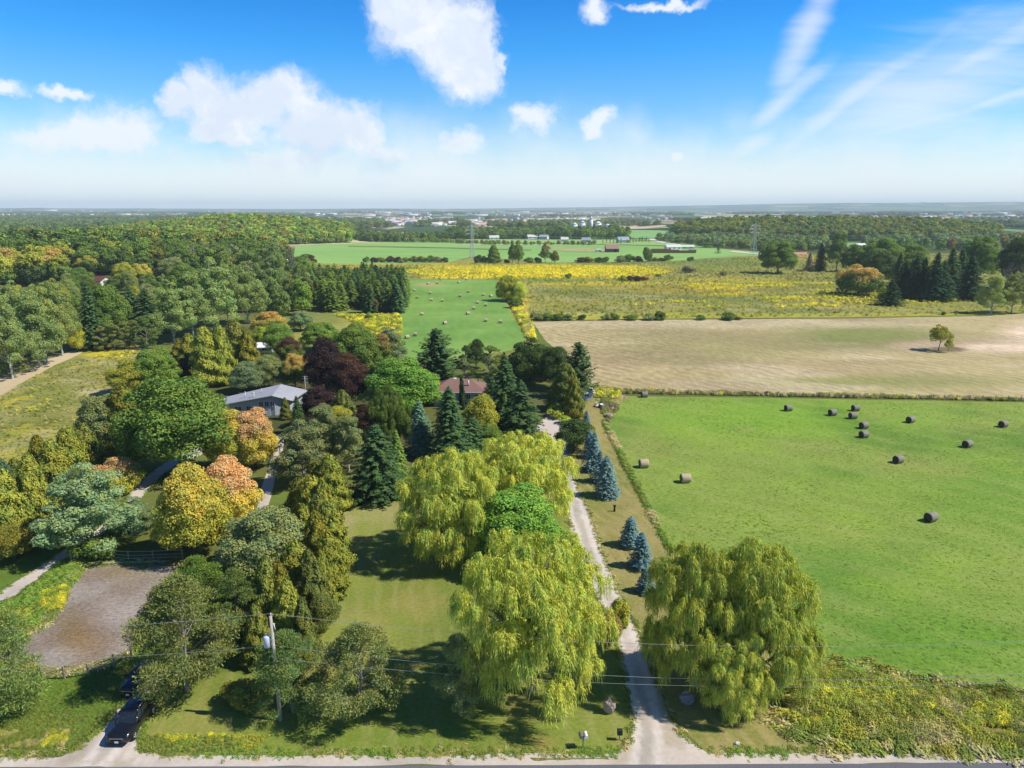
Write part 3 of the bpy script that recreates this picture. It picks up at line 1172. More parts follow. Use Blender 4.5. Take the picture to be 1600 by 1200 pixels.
def mixc(a, b, f):
    f = np.clip(np.asarray(f), 0, 1)[:, None]
    return a * (1 - f) + b * f


def full(n, c):
    return np.tile(c, (n, 1))


def spot(px, py, cx, cy, rx, ry, soft=0.5):
    d = np.sqrt(((px - cx) / rx) ** 2 + ((py - cy) / ry) ** 2)
    return 1 - sstep(d, 1 - soft, 1 + soft * 0.3)


# ---- the base sheet: rough grass near, farm country to the horizon
na, nr = 640, 190
radii = np.concatenate([[0.0], np.geomspace(12, 18000, nr)])
ang = np.linspace(0, 2 * np.pi, na, endpoint=False)
RR, AA = np.meshgrid(radii[1:], ang, indexing='ij')
GX = np.concatenate([[0.0], (RR * np.sin(AA)).ravel()])
GY = np.concatenate([[0.0], (RR * np.cos(AA)).ravel()])
GZ = terrain(GX, GY)
idx = 1 + np.arange(nr * na).reshape(nr, na)
q = np.stack([idx[:-1], np.roll(idx, -1, 1)[:-1], np.roll(idx, -1, 1)[1:], idx[1:]], -1).reshape(-1, 4)
cen = np.stack([np.zeros(na, int), np.roll(idx[0], -1), idx[0], idx[0]], -1)
mg, t, out = new_mat('ground_country')
g = t.new('ShaderNodeNewGeometry')
P = g.outputs['Position']
at = t.new('ShaderNodeAttribute', attribute_name='col')
n1 = t.noise(P, 0.9, 5, 0.7)
n2 = t.noise(P, 0.12, 4, 0.6)
n3 = t.noise(P, 4.5, 4, 0.65)
k = t.math('ADD', 1.0, t.math('ADD', t.math('MULTIPLY', t.math('SUBTRACT', n1, 0.5), 0.6), t.math('ADD', t.math('MULTIPLY', t.math('SUBTRACT', n2, 0.5), 0.6), t.math('MULTIPLY', t.math('SUBTRACT', n3, 0.5), 0.7))))
near = t.vmath('MULTIPLY', at.outputs['Color'], t.comb(k, k, k))
vo = t.new('ShaderNodeTexVoronoi', feature='F1', distance='MINKOWSKI')
vo.inputs['Exponent'].default_value = 6.0
Pm = t.vmath('MULTIPLY', P, (1 / 420.0, 1 / 520.0, 0.0))
Pm = t.vmath('ADD', Pm, t.vmath('MULTIPLY', t.noise(P, 0.0006, 2, 0.5, color=True), (0.8, 0.8, 0)))
t.l.new(Pm, vo.inputs['Vector'])
vo.inputs['Scale'].default_value = 1.0
cellr = t.xyz(vo.outputs['Color'])[0]
fields = t.ramp(cellr, [(0.0, tuple(S(70, 92, 52))), (0.3, tuple(S(96, 128, 74))), (0.42, tuple(S(190, 172, 138))), (0.52, tuple(S(120, 150, 88))), (0.64, tuple(S(58, 80, 46))), (0.80, tuple(S(206, 186, 150))), (0.87, tuple(S(66, 84, 50))), (1.0, tuple(S(140, 156, 100)))])
fields.node.color_ramp.interpolation = 'CONSTANT'
wd = t.rng(t.noise(P, 0.0016, 6, 0.68), 0.50, 0.56)
fn = t.noise(P, 0.03, 6, 0.75)
wood = t.vmath('MULTIPLY', tuple(S(52, 72, 42)), t.comb(*[t.math('ADD', 0.4, t.math('MULTIPLY', fn, 1.2))] * 3))
farc = t.mix(wd, fields, wood)
py_ = t.xyz(P)
dist = t.vmath('LENGTH', t.vmath('MULTIPLY', P, (1, 1, 0)))
hillw = t.rng(dist, 8500, 10500)
farc = t.mix(t.math('MULTIPLY', hillw, 0.4), farc, tuple(S(62, 84, 60)))
fd = t.rng(dist, 820, 1000)
gc = t.mix(fd, near, farc)
bsdf(t, out, gc, 0.95, 0.08, 0, bump(t, t.math('ADD', n1, t.math('MULTIPLY', n3, 0.6)), 0.6, 0.12))
gme = mesh_np('ground', np.column_stack([GX, GY, GZ]), q[:, ::-1], mg)
# centre fan
bmg = bmesh.new()
bmg.from_mesh(gme)
bmg.verts.ensure_lookup_table()
for i in range(na):
    bmg.faces.new([bmg.verts[0], bmg.verts[1 + (i + 1) % na], bmg.verts[1 + i]])
bmesh.ops.recalc_face_normals(bmg, faces=bmg.faces)
bmg.to_mesh(gme)
bmg.free()
px, py = to_px(GX, GY)
c = full(len(GX), S(112, 118, 58))
c = mixc(c, S(96, 84, 62), sstep(fbm(GX, GY, 9, 3), 0.5, 0.75) * 0.5)
c = mixc(c, S(100, 130, 48), sstep(fbm(GX + 50, GY, 14, 3), 0.5, 0.7) * 0.5)
c = mixc(c, S(96, 122, 44), spot(px, py, 60, 920, 190, 260) * 0.8)
c = mixc(c, S(70, 62, 44), spot(px, py, 500, 620, 220, 130) * 0.6)  # leaf litter under the garden trees, with their shade painted into the colour
c = mixc(c, S(84, 92, 46), (GY > 300) * 0.7)
at_ = gme.color_attributes.new('col', 'FLOAT_COLOR', 'POINT')
at_.data.foreach_set('color', np.column_stack([c, np.ones(len(c))]).astype(np.float32).ravel())
ground = link('ground', gme)
tag(ground, kind='structure')
print('ground', round(time.time() - T0, 1))

m_field = ground_mat('hay_field_grass', fine=0.30, fscale=1.7, coarse=0.16, cscale=0.12, bmp=0.9, bdist=0.16, stretch=(0.7, 1.4), rot=0.5, stripe=(0.55, 0.83, 6.5, 0.40, tuple(S(162, 172, 92))))
m_lawn = ground_mat('mown_lawn', fine=0.27, fscale=2.6, coarse=0.12, cscale=0.12, bmp=0.4, bdist=0.05, stripe=(1.0, 0.13, 2.1, 0.30, tuple(S(168, 160, 104))))
m_strip = ground_mat('mown_strip', fine=0.27, fscale=2.6, coarse=0.12, cscale=0.12, bmp=0.4, bdist=0.05, stripe=(1.0, 0.33, 1.7, 0.55, tuple(S(178, 160, 108))))
m_mead = ground_mat('mown_meadow', fine=0.14, fscale=1.2, coarse=0.14, cscale=0.06, bmp=0.4, bdist=0.05, stripe=(1.0, 0.10, 5.0, 0.25, tuple(S(160, 176, 104))))
m_tan = ground_mat('stubble', fine=0.22, fscale=0.5, coarse=0.18, cscale=0.03, bmp=0.5, bdist=0.1, stretch=(1.6, 0.35), rot=-0.62, stripe=(0.80, 0.60, 3.6, 0.5, tuple(S(140, 120, 90))))
m_weed = ground_mat('weedy_meadow', fine=0.34, fscale=0.5, coarse=0.26, cscale=0.04, bmp=0.9, bdist=0.5, stretch=(0.5, 1.3))
m_far = ground_mat('far_crop', fine=0.08, fscale=0.4, coarse=0.12, cscale=0.02, bmp=0.3, bdist=0.1)
m_gravel = ground_mat('pale_gravel', fine=0.10, fscale=2.5, coarse=0.10, cscale=0.3, bmp=0.35, bdist=0.03, speck=tuple(S(120, 112, 104)), speck_scale=5, speck_amt=0.35)
m_arena = ground_mat('trodden_earth', fine=0.42, fscale=2.2, coarse=0.16, cscale=0.25, bmp=1.0, bdist=0.1, stretch=(1.0, 1.3), speck=tuple(S(205, 195, 185)), speck_scale=5.5, speck_amt=0.6)
m_asph = ground_mat('asphalt', fine=0.12, fscale=6, coarse=0.1, cscale=0.2, bmp=0.3, bdist=0.01, rough=0.85)
m_weedy_strip = ground_mat('rough_verge', fine=0.4, fscale=1.6, coarse=0.25, cscale=0.25, bmp=1.0, bdist=0.3)


# ---- near right: hay field
def c_hay(X, Y, px, py):
    c = full(len(X), S(138, 158, 70))
    c = mixc(c, S(90, 136, 46), spot(px, py, 1320, 900, 190, 80, 0.9) * 0.65)
    c = mixc(c, S(132, 158, 62), spot(px, py, 1380, 770, 150, 50, 0.9) * 0.8)
    c = mixc(c, S(128, 172, 50), spot(px, py, 1200, 655, 320, 40, 0.9) * 0.7)
    c = mixc(c, S(100, 148, 44), spot(px, py, 1560, 760, 160, 120, 0.9) * 0.5)
    c = mixc(c, S(96, 146, 40), spot(px, py, 1500, 1010, 240, 90, 0.9) * 0.7)
    c = mixc(c, S(148, 152, 80), sstep(fbm(X, Y, 11, 4), 0.56, 0.76) * 0.55)
    c = mixc(c, S(78, 124, 42), sstep(fbm(X + 300, Y, 16, 4), 0.55, 0.75) * 0.5)
    c = mixc(c, S(150, 176, 60), sstep(fbm(X, Y + 400, 6, 3), 0.58, 0.75) * 0.35)
    return c


HAY = px_poly([(972, 619), (1200, 622), (1600, 629), (2300, 640), (2900, 760), (2300, 1190), (1700, 1105), (1600, 1090), (1500, 1082), (1420, 1065), (1340, 1046), (1265, 1033), (1130, 975), (1045, 852), (1000, 765), (948, 660)])
sheet('hay_field', HAY, 0.008, 3.0, c_hay, m_field, step=1.2, amp=0.22, seed=1)


# ---- dry stubble field behind it
def c_tan(X, Y, px, py):
    c = full(len(X), S(192, 176, 126))
    c = mixc(c, S(166, 158, 104), spot(px, py, 1120, 542, 230, 26, 0.7) * 0.9)
    c = mixc(c, S(128, 142, 70), spot(px, py, 1350, 526, 150, 22, 0.7) * 0.95)
    c = mixc(c, S(150, 152, 88), spot(px, py, 1350, 597, 330, 16, 0.9) * 0.9)
    c = mixc(c, S(244, 216, 184), np.clip(spot(px, py, 1560, 541, 90, 13, 0.7) + spot(px, py, 1620, 525, 70, 26, 0.7), 0, 1))
    c = mixc(c, S(238, 210, 178), spot(px, py, 1450, 541, 66, 10, 0.6))
    c = mixc(c, S(204, 188, 150), spot(px, py, 1150, 506, 420, 8, 0.7) * 0.8)
    c = mixc(c, S(182, 156, 122), spot(px, py, 950, 570, 90, 16, 0.9) * 0.5)
    c = mixc(c, S(182, 152, 118), spot(px, py, 1240, 580, 240, 8, 0.9) * 0.45)
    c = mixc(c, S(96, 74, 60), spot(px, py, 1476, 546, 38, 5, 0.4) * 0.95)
    c = mixc(c, S(150, 140, 96), sstep(fbm(X * 0.4, Y, 20, 4), 0.52, 0.75) * 0.5)
    c = mixc(c, S(214, 196, 162), sstep(fbm(X * 0.3 + 100, Y, 12, 4), 0.56, 0.75) * 0.5)
    c = mixc(c, S(164, 140, 108), sstep(fbm(X * 0.3 + 100, Y + 77, 16, 4), 0.56, 0.75) * 0.4)
    # swaths left by the mower
    ph = (X * 0.78 + Y * 0.62) / 3.4
    c = mixc(c, S(136, 116, 86), (0.5 + 0.5 * np.sin(ph * 2 * np.pi)) ** 3 * (0.25 + 0.35 * spot(px, py, 950, 550, 200, 70, 0.8)))
    return c


TAN = px_poly([(832, 503), (1000, 500), (1300, 498), (1535, 494), (1600, 490), (2300, 486), (2900, 600), (2300, 636), (1600, 625), (1200, 618), (975, 612), (925, 609), (880, 560), (850, 530)])
sheet('stubble_field', TAN, 0.012, 2.0, c_tan, m_tan, step=2, amp=0.4, seed=2)


# ---- goldenrod meadow behind that
def c_weed(X, Y, px, py):
    c = full(len(X), S(148, 146, 72))
    c = mixc(c, S(120, 130, 70), sstep(fbm(X * 0.5, Y, 22, 4), 0.45, 0.62) * 0.7)
    c = mixc(c, S(176, 168, 112), sstep(fbm(X * 0.5 + 300, Y, 9, 4), 0.58, 0.72) * 0.6)
    y1 = sstep(fbm(X * 0.45 + 90, Y, 14, 4), 0.50, 0.60)
    c = mixc(c, S(206, 182, 50), y1 * (0.08 + 0.5 * spot(px, py, 1100, 452, 330, 14, 0.9) + 0.4 * spot(px, py, 1250, 470, 260, 14, 0.9)))
    c = mixc(c, S(188, 150, 50), spot(px, py, 1080, 452, 170, 7, 0.9) * 0.5)
    wig = (fbm(X * 0.3, Y, 40, 2) - 0.5) * 5
    band = sstep(py + wig, 411, 417) * (1 - sstep(py + wig, 433, 437)) * sstep(px + wig * 20, 620, 700) * (1 - sstep(px + wig * 20, 960, 1080))
    c = mixc(c, S(244, 214, 34), band * (0.75 + 0.4 * sstep(fbm(X * 0.3, Y, 10, 3), 0.35, 0.5)))
    c = mixc(c, S(228, 196, 40), spot(px, py, 930, 443, 110, 3.5, 0.9) * 0.75)
    c = mixc(c, S(214, 190, 50), spot(px, py, 1140, 437, 110, 4.5, 0.9) * 0.5)
    c = mixc(c, S(190, 172, 70), spot(px, py, 610, 418, 150, 9, 0.8) * 0.7)
    c = mixc(c, S(110, 150, 70), spot(px, py, 870, 439, 80, 2.6, 0.6) * 0.7)
    c = mixc(c, S(112, 136, 66), spot(px, py, 1120, 412, 140, 10, 0.8) * 0.6)
    c = mixc(c, S(198, 178, 70), spot(px, py, 1250, 404, 80, 5, 0.9) * 0.7)
    c = mixc(c, S(190, 184, 60), (py > 489) * (px > 830) * 0.55)
    c = mixc(c, S(216, 186, 60), spot(px, py, 815, 478, 14, 40, 0.6) * 0.8)
    c = mixc(c, S(222, 190, 50), spot(px, py, 590, 500, 60, 16, 0.8) * 0.9)
    c = mixc(c, S(140, 160, 92), spot(px, py, 545, 497, 14, 22, 0.6) * 0.5)
    return c


WEED = px_poly([(455, 412), (480, 411), (700, 410), (740, 402), (860, 411), (1050, 408), (1130, 402), (1190, 400), (1240, 396), (1330, 398), (1500, 396), (1800, 396), (2300, 420), (2300, 484), (1600, 488), (1535, 492), (1300, 496),
                (1000, 498), (833, 501), (845, 545), (925, 608), (915, 612), (800, 556), (640, 560), (420, 560), (400, 500)])
sheet('goldenrod_meadow', WEED, 0.004, 4.0, c_weed, m_weed, step=4, amp=0.6, seed=3)


def c_mid(X, Y, px, py):
    c = full(len(X), S(122, 160, 72))
    c = mixc(c, S(138, 172, 86), sstep(fbm(X, Y, 14, 4), 0.48, 0.7) * 0.7)
    c = mixc(c, S(104, 146, 66), sstep(fbm(X + 70, Y, 22, 4), 0.5, 0.7) * 0.6)
    c = mixc(c, S(176, 168, 112), spot(px, py, 670, 445, 30, 5, 0.8) * 0.8)
    c = mixc(c, S(150, 160, 90), spot(px, py, 790, 560, 120, 16, 0.8) * 0.6)
    return c


MIDF = px_poly([(640, 437), (775, 437), (784, 462), (800, 492), (822, 527), (806, 546), (745, 556), (700, 562), (632, 562), (625, 520), (624, 478)])
sheet('bale_meadow', MIDF, 0.016, 3.0, c_mid, m_mead, step=2.5, amp=0.4, seed=4)


# ---- far crops
def flatc(col, col2=None):
    def f(X, Y, px, py):
        c = full(len(X), S(*col))
        if col2:
            c = mixc(c, S(*col2), sstep(fbm(X * 0.3, Y, 60, 3), 0.4, 0.65))
        return c
    return f


far_fields = [
    ('soy_field', [(460, 385), (540, 376), (690, 379), (860, 381), (1010, 384), (1120, 388), (1190, 394), (1240, 398), (1190, 400), (1130, 402), (1050, 408), (860, 411), (740, 401), (700, 410), (480, 411), (455, 408)], (136, 176, 92), (146, 184, 100)),
    ('soy_field', [(540, 374), (560, 371.5), (700, 373.5), (860, 374.5), (980, 374), (1060, 374), (1100, 386), (1010, 383), (860, 380), (690, 378)], (150, 180, 98), (160, 186, 106)),
    ('clover_field', [(985, 359.5), (1045, 360.5), (1180, 367), (1180, 369.5), (1075, 371), (1030, 378), (990, 374), (980, 364)], (138, 178, 108), (150, 186, 116)),
    ('ploughed_field', [(1228, 394), (1262, 394), (1262, 403), (1224, 403)], (204, 150, 120), (196, 146, 118)),
    ('clover_field', [(1290, 377), (1352, 378), (1350, 388), (1300, 386)], (140, 178, 100), (128, 168, 96)),
    ('wheat_field', [(700, 352), (985, 349), (1045, 356), (985, 358), (860, 359), (700, 359)], (206, 186, 150), (214, 190, 156)),
    ('wheat_field', [(820, 341), (1000, 341.5), (1020, 349), (980, 352), (810, 350)], (214, 196, 164), (196, 176, 144)),
    ('wheat_field', [(560, 341), (700, 342), (720, 347), (560, 347)], (214, 196, 164), (206, 180, 150)),
    ('wheat_field', [(80, 338), (260, 338.5), (270, 341), (90, 341)], (220, 204, 176), None),
    ('wheat_field', [(1100, 338), (1290, 338), (1300, 341), (1090, 341)], (214, 200, 170), None),
    ('wheat_field', [(530, 352), (568, 352), (566, 357), (534, 356)], (214, 190, 150), None),
]
for i, (nm, pp, a, b) in enumerate(far_fields):
    sheet(nm, px_poly(pp), 0.10 + 0.02 * i, 14 if i < 5 else 60, flatc(a, b), m_far, step=14 if i < 5 else 60, amp=1.5, seed=10 + i)
# grassed ditches crossing the soy
sheet('ditch_bank', px_poly([(545, 384.2), (640, 385.5), (700, 387), (760, 389), (830, 390.5), (830, 391.6), (760, 390.2), (700, 388.2), (640, 387.2), (545, 385.6)]), 0.30, 10, flatc((110, 116, 66), (140, 150, 84)), m_weed, step=6, amp=1.0, seed=30)
sheet('ditch_bank', px_poly([(860, 387), (880, 386.8), (945, 389), (945, 394), (905, 393.6), (860, 391)]), 0.32, 8, flatc((170, 168, 112), (150, 160, 96)), m_weed, step=6, amp=1.0, seed=31)
sheet('farm_road', px_poly([(1012, 373.2), (1022, 373.4), (1045, 379.6), (1060, 381.6), (1052, 382), (1036, 380.2)]), 0.34, 10, flatc((222, 214, 200)), m_gravel, step=12, amp=0.3, seed=32)
sheet('farm_road', px_poly([(720, 381.4), (850, 382.4), (850, 383.2), (720, 382.4)]), 0.36, 10, flatc((210, 206, 180)), m_gravel, step=12, amp=0.3, seed=33)
sheet('farm_road', px_poly([(1145, 392), (1190, 397), (1190, 399), (1140, 394)]), 0.38, 10, flatc((222, 200, 180)), m_gravel, step=12, amp=0.3, seed=34)


# ---- left scrub field with its sandy track
def c_scrub(X, Y, px, py):
    c = full(len(X), S(156, 152, 86))
    c = mixc(c, S(128, 136, 58), sstep(fbm(X, Y, 10, 4), 0.45, 0.65) * 0.7)
    c = mixc(c, S(190, 176, 132), sstep(fbm(X + 120, Y, 7, 4), 0.55, 0.72) * 0.6)
    c = mixc(c, S(204, 186, 44), sstep(fbm(X + 20, Y + 90, 6, 3), 0.58, 0.68) * (0.35 + 0.65 * spot(px, py, 45, 628, 60, 16, 0.9)))
    c = mixc(c, S(206, 190, 54), spot(px, py, 165, 553, 50, 9, 0.9) * 0.9)
    c = mixc(c, S(194, 170, 130), spot(px, py, 0, 600, 30, 24, 0.8) * 0.8)
    c = mixc(c, S(196, 184, 150), spot(px, py, 150, 612, 40, 7, 0.8) * 0.6)
    return c


SCRUB = px_poly([(-400, 620), (0, 585), (60, 560), (125, 546), (215, 540), (260, 552), (235, 600), (190, 620), (120, 660), (60, 720), (-60, 800), (-500, 900)])
sheet('scrub_field', SCRUB, 0.006, 2.5, c_scrub, m_weed, step=2, amp=0.5, seed=40)
sheet('sandy_track', px_poly([(-400, 640), (0, 592), (60, 566), (118, 547), (135, 549), (80, 574), (30, 600), (0, 618), (-400, 700)]), 0.014, 2.5, flatc((196, 172, 132), (206, 186, 150)), m_gravel, step=1.5, amp=0.5, seed=41)


# ---- lawns of the garden in the middle
def c_lawn(X, Y, px, py):
    c = full(len(X), S(136, 144, 66))
    c = mixc(c, S(112, 126, 52), sstep(fbm(X, Y, 8, 4), 0.45, 0.7) * 0.7)
    c = mixc(c, S(160, 146, 84), sstep(fbm(X + 60, Y, 5, 4), 0.55, 0.75) * 0.5)
    c = mixc(c, S(160, 152, 100), spot(px, py, 610, 800, 60, 28, 0.9) * 0.7)
    c = mixc(c, S(172, 158, 118), spot(px, py, 540, 830, 14, 50, 0.6) * 0.7)
    # mower lines along the hedge
    ph = (X + Y * 0.12) / 1.5
    c = mixc(c, S(168, 160, 112), (0.5 + 0.5 * np.sin(ph * 2 * np.pi)) ** 4 * 0.3 * spot(px, py, 545, 860, 60, 170, 0.6))
    c = mixc(c, S(104, 128, 44), spot(px, py, 640, 1150, 420, 40, 0.7) * 0.6)
    c = mixc(c, S(160, 130, 78), spot(px, py, 845, 1160, 60, 8, 0.8) * 0.6)
    return c


LAWN = px_poly([(545, 775), (640, 770), (660, 700), (700, 690), (800, 700), (880, 720), (890, 760), (925, 850), (960, 930), (985, 1010), (1000, 1110), (985, 1180), (700, 1186), (226, 1186), (224, 1140), (262, 1060), (360, 1050), (440, 1060), (480, 1000), (520, 900), (530, 830)])
sheet('garden_lawn', LAWN, 0.004, 1.5, c_lawn, m_lawn, step=1.0, amp=0.15, seed=50)


def c_strip(X, Y, px, py):
    c = full(len(X), S(138, 134, 72))
    c = mixc(c, S(160, 146, 92), sstep(fbm(X, Y, 5, 3), 0.5, 0.7) * 0.6)
    c = mixc(c, S(116, 130, 54), sstep(fbm(X + 60, Y, 9, 4), 0.5, 0.7) * 0.6)
    ph = (X + Y * 0.30) / 1.7
    c = mixc(c, S(174, 158, 108), (0.5 + 0.5 * np.sin(ph * 2 * np.pi)) ** 2 * 0.4)
    c = mixc(c, S(180, 170, 90), spot(px, py, 930, 690, 16, 40, 0.8) * 0.5)
    return c


STRIP = px_poly([(895, 690), (905, 650), (925, 615), (945, 655), (1000, 765), (1045, 852), (1130, 975), (1240, 1035), (1262, 1120), (1262, 1180), (1110, 1182), (1060, 1130), (1010, 1060), (1000, 980), (960, 930), (930, 850), (900, 780), (888, 740)])
sheet('verge_lawn', STRIP, 0.006, 1.2, c_strip, m_strip, step=1.0, amp=0.12, seed=51)
# bare soil and dry growth at the corner of the stubble
sheet('dry_corner', px_poly([(925, 612), (972, 617), (985, 622), (965, 632), (960, 650), (948, 664), (940, 650), (938, 630)]), 0.020, 1.0, flatc((196, 178, 136), (160, 150, 96)), m_weedy_strip, step=0.8, amp=0.4, seed=52)


# ---- driveways
CLINES = [[(1010, 1200), (1012, 1150), (1008, 1110), (998, 1060), (984, 1010), (966, 965), (942, 915), (920, 860), (902, 800), (890, 760), (884, 730), (870, 700)],
          [(150, 1192), (175, 1160), (205, 1110), (232, 1060)]]


def track_dist(X, Y):
    d = np.full(len(X), 99.0)
    for ln in CLINES:
        pp = [on_ground(*q_) for q_ in ln]
        for a, b in zip(pp[:-1], pp[1:]):
            vx, vy = b.x - a.x, b.y - a.y
            L2 = vx * vx + vy * vy
            tt_ = np.clip(((X - a.x) * vx + (Y - a.y) * vy) / L2, 0, 1)
            d = np.minimum(d, np.hypot(X - a.x - tt_ * vx, Y - a.y - tt_ * vy))
    return d


def c_drive(X, Y, px, py):
    c = full(len(X), S(206, 192, 178))
    c = mixc(c, S(168, 160, 152), sstep(fbm(X, Y, 3.5, 4), 0.5, 0.75) * 0.6)
    c = mixc(c, S(214, 204, 192), sstep(fbm(X + 40, Y, 2.0, 3), 0.55, 0.7) * 0.6)
    d = track_dist(X, Y)
    c = mixc(c, S(158, 152, 138), (d < 0.45) * 0.45 * (fbm(X, Y, 3, 3) > 0.42))
    c = mixc(c, S(222, 212, 202), (np.abs(d - 0.85) < 0.28) * 0.6)
    c = mixc(c, S(162, 150, 122), (d > 1.35) * (d < 3) * 0.5 * sstep(fbm(X, Y, 1.6, 3), 0.4, 0.6))
    return c


DRIVE = px_poly([(965, 1178), (986, 1152), (990, 1130), (984, 1100), (976, 1060), (966, 1010), (948, 965), (926, 920), (907, 880), (898, 850), (886, 800), (882, 765), (876, 735), (860, 712), (830, 700), (826, 680), (850, 652), (866, 636), (884, 640), (900, 655), (905, 672),
                 (890, 700), (893, 730), (903, 765), (921, 800), (940, 860), (963, 915), (988, 965), (1001, 1000), (1026, 1060), (1040, 1100), (1056, 1135), (1080, 1160), (1120, 1186), (1050, 1200), (960, 1200)])
sheet('driveway', DRIVE, 0.024, 0.4, c_drive, m_gravel, step=0.5, amp=0.22, seed=60)
DRIVE2 = px_poly([(60, 1192), (110, 1175), (150, 1145), (185, 1105), (205, 1075), (235, 1050), (262, 1052), (250, 1080), (222, 1120), (222, 1175), (280, 1192)])
sheet('driveway', DRIVE2, 0.024, 0.4, c_drive, m_gravel, step=0.5, amp=0.22, seed=61)
DRIVE3 = px_poly([(-60, 965), (15, 915), (70, 880), (110, 852), (160, 820), (200, 780), (205, 765), (235, 738), (275, 712), (330, 690), (385, 665), (390, 675), (340, 700), (290, 722), (252, 745), (215, 785), (170, 828), (110, 870), (48, 915), (-30, 980)])
sheet('driveway', DRIVE3, 0.024, 1.0, c_drive, m_gravel, step=0.7, amp=0.10, seed=62)
DRIVE4 = px_poly([(400, 800), (408, 765), (418, 735), (428, 700), (432, 682), (446, 682), (440, 712), (430, 745), (424, 775), (416, 805), (380, 850), (350, 880), (330, 890), (345, 865), (380, 830)])
sheet('driveway', DRIVE4, 0.024, 1.0, c_drive, m_gravel, step=0.7, amp=0.10, seed=63)


def c_arena(X, Y, px, py):
    c = full(len(X), S(160, 150, 140))
    c = mixc(c, S(132, 112, 92), sstep(fbm(X, Y, 4, 4), 0.48, 0.72) * 0.6)
    c = mixc(c, S(120, 104, 58), spot(px, py, 110, 985, 34, 36, 0.9) * 0.7)
    c = mixc(c, S(148, 118, 80), spot(px, py, 130, 1000, 44, 40, 0.9) * 0.6)
    c = mixc(c, S(140, 124, 84), spot(px, py, 200, 895, 60, 18, 0.9) * 0.6)
    c = mixc(c, S(172, 158, 150), spot(px, py, 190, 960, 50, 30, 0.9) * 0.6)
    return c


ARENA = px_poly([(140, 881), (288, 880), (262, 925), (238, 962), (222, 990), (205, 1022), (150, 1042), (75, 1052), (20, 1040), (-30, 1030), (10, 1010), (50, 990), (90, 955), (98, 930), (100, 905)])
sheet('riding_pad', ARENA, 0.012, 0.9, c_arena, m_arena, step=0.7, amp=0.35, seed=70)

# ---- road along the bottom: gravel shoulders, asphalt, a painted edge line
RY = on_ground(800, 1192).y
# the shoulder edge is a little nearer on the left
sl = 0.006


def road_strip(name, y0, y1, z, cell, fn, mat, amp, seed, x0=-260, x1=260):
    n = 2
    poly = [(x0, y0 + x0 * sl), (x1, y0 + x1 * sl), (x1, y1 + x1 * sl), (x0, y1 + x0 * sl)]
    return sheet(name, poly, z, cell, fn, mat, step=1.0, amp=amp, seed=seed)


YS = on_ground(800, 1184).y
YR = on_ground(800, 1196).y
road_strip('gravel_shoulder', YR - 0.05, YS + 0.35, 0.016, 1.6, c_drive, m_gravel, 0.22, 80)
road_strip('gravel_shoulder', YR - 10.6, YR - 8.4, 0.016, 1.6, c_drive, m_gravel, 0.3, 81)
rd = road_strip('road', YR - 8.6, YR, 0.030, 2.0, flatc((112, 112, 118), (104, 104, 110)), m_asph, 0.03, 82)
m_paint = simple_mat('road_paint', (0.75, 0.74, 0.70), 0.7, 0.2, var=0.15)
m_paint_y = simple_mat('road_paint_yellow', (0.65, 0.42, 0.06), 0.7, 0.2, var=0.15)
road_strip('edge_marking', YR - 8.35, YR - 8.23, 0.036, 40, None, m_paint, 0.0, 84)
road_strip('centre_marking', YR - 4.36, YR - 4.24, 0.036, 40, None, m_paint_y, 0.0, 85)
sheet('rough_verge', px_poly([(1250, 1045), (1300, 1050), (1420, 1076), (1500, 1092), (1600, 1100), (1900, 1140), (1900, 1200), (1600, 1180), (1300, 1162), (1240, 1140)]), 0.010, 1.2, flatc((134, 138, 66), (144, 130, 78)), m_weedy_strip, step=0.8, amp=0.3, seed=86)
sheet('grass_island', px_poly([(828, 1184.5), (950, 1183.5), (952, 1187.5), (835, 1189)]), 0.040, 0.4, flatc((150, 138, 84), (126, 132, 66)), m_weedy_strip, step=0.4, amp=0.12, seed=87)
print('sheets', round(time.time() - T0, 1))
ordn = ['first', 'second', 'third', 'fourth', 'fifth', 'sixth', 'seventh', 'eighth', 'ninth', 'tenth', 'eleventh', 'twelfth', 'thirteenth', 'fourteenth', 'fifteenth', 'sixteenth', 'seventeenth', 'eighteenth', 'nineteenth', 'twentieth']
COLN = {'ygreen': 'yellow-green', 'mid': 'green', 'lime': 'lime green', 'green': 'fresh green', 'dark': 'dark green', 'grey': 'grey-green'}
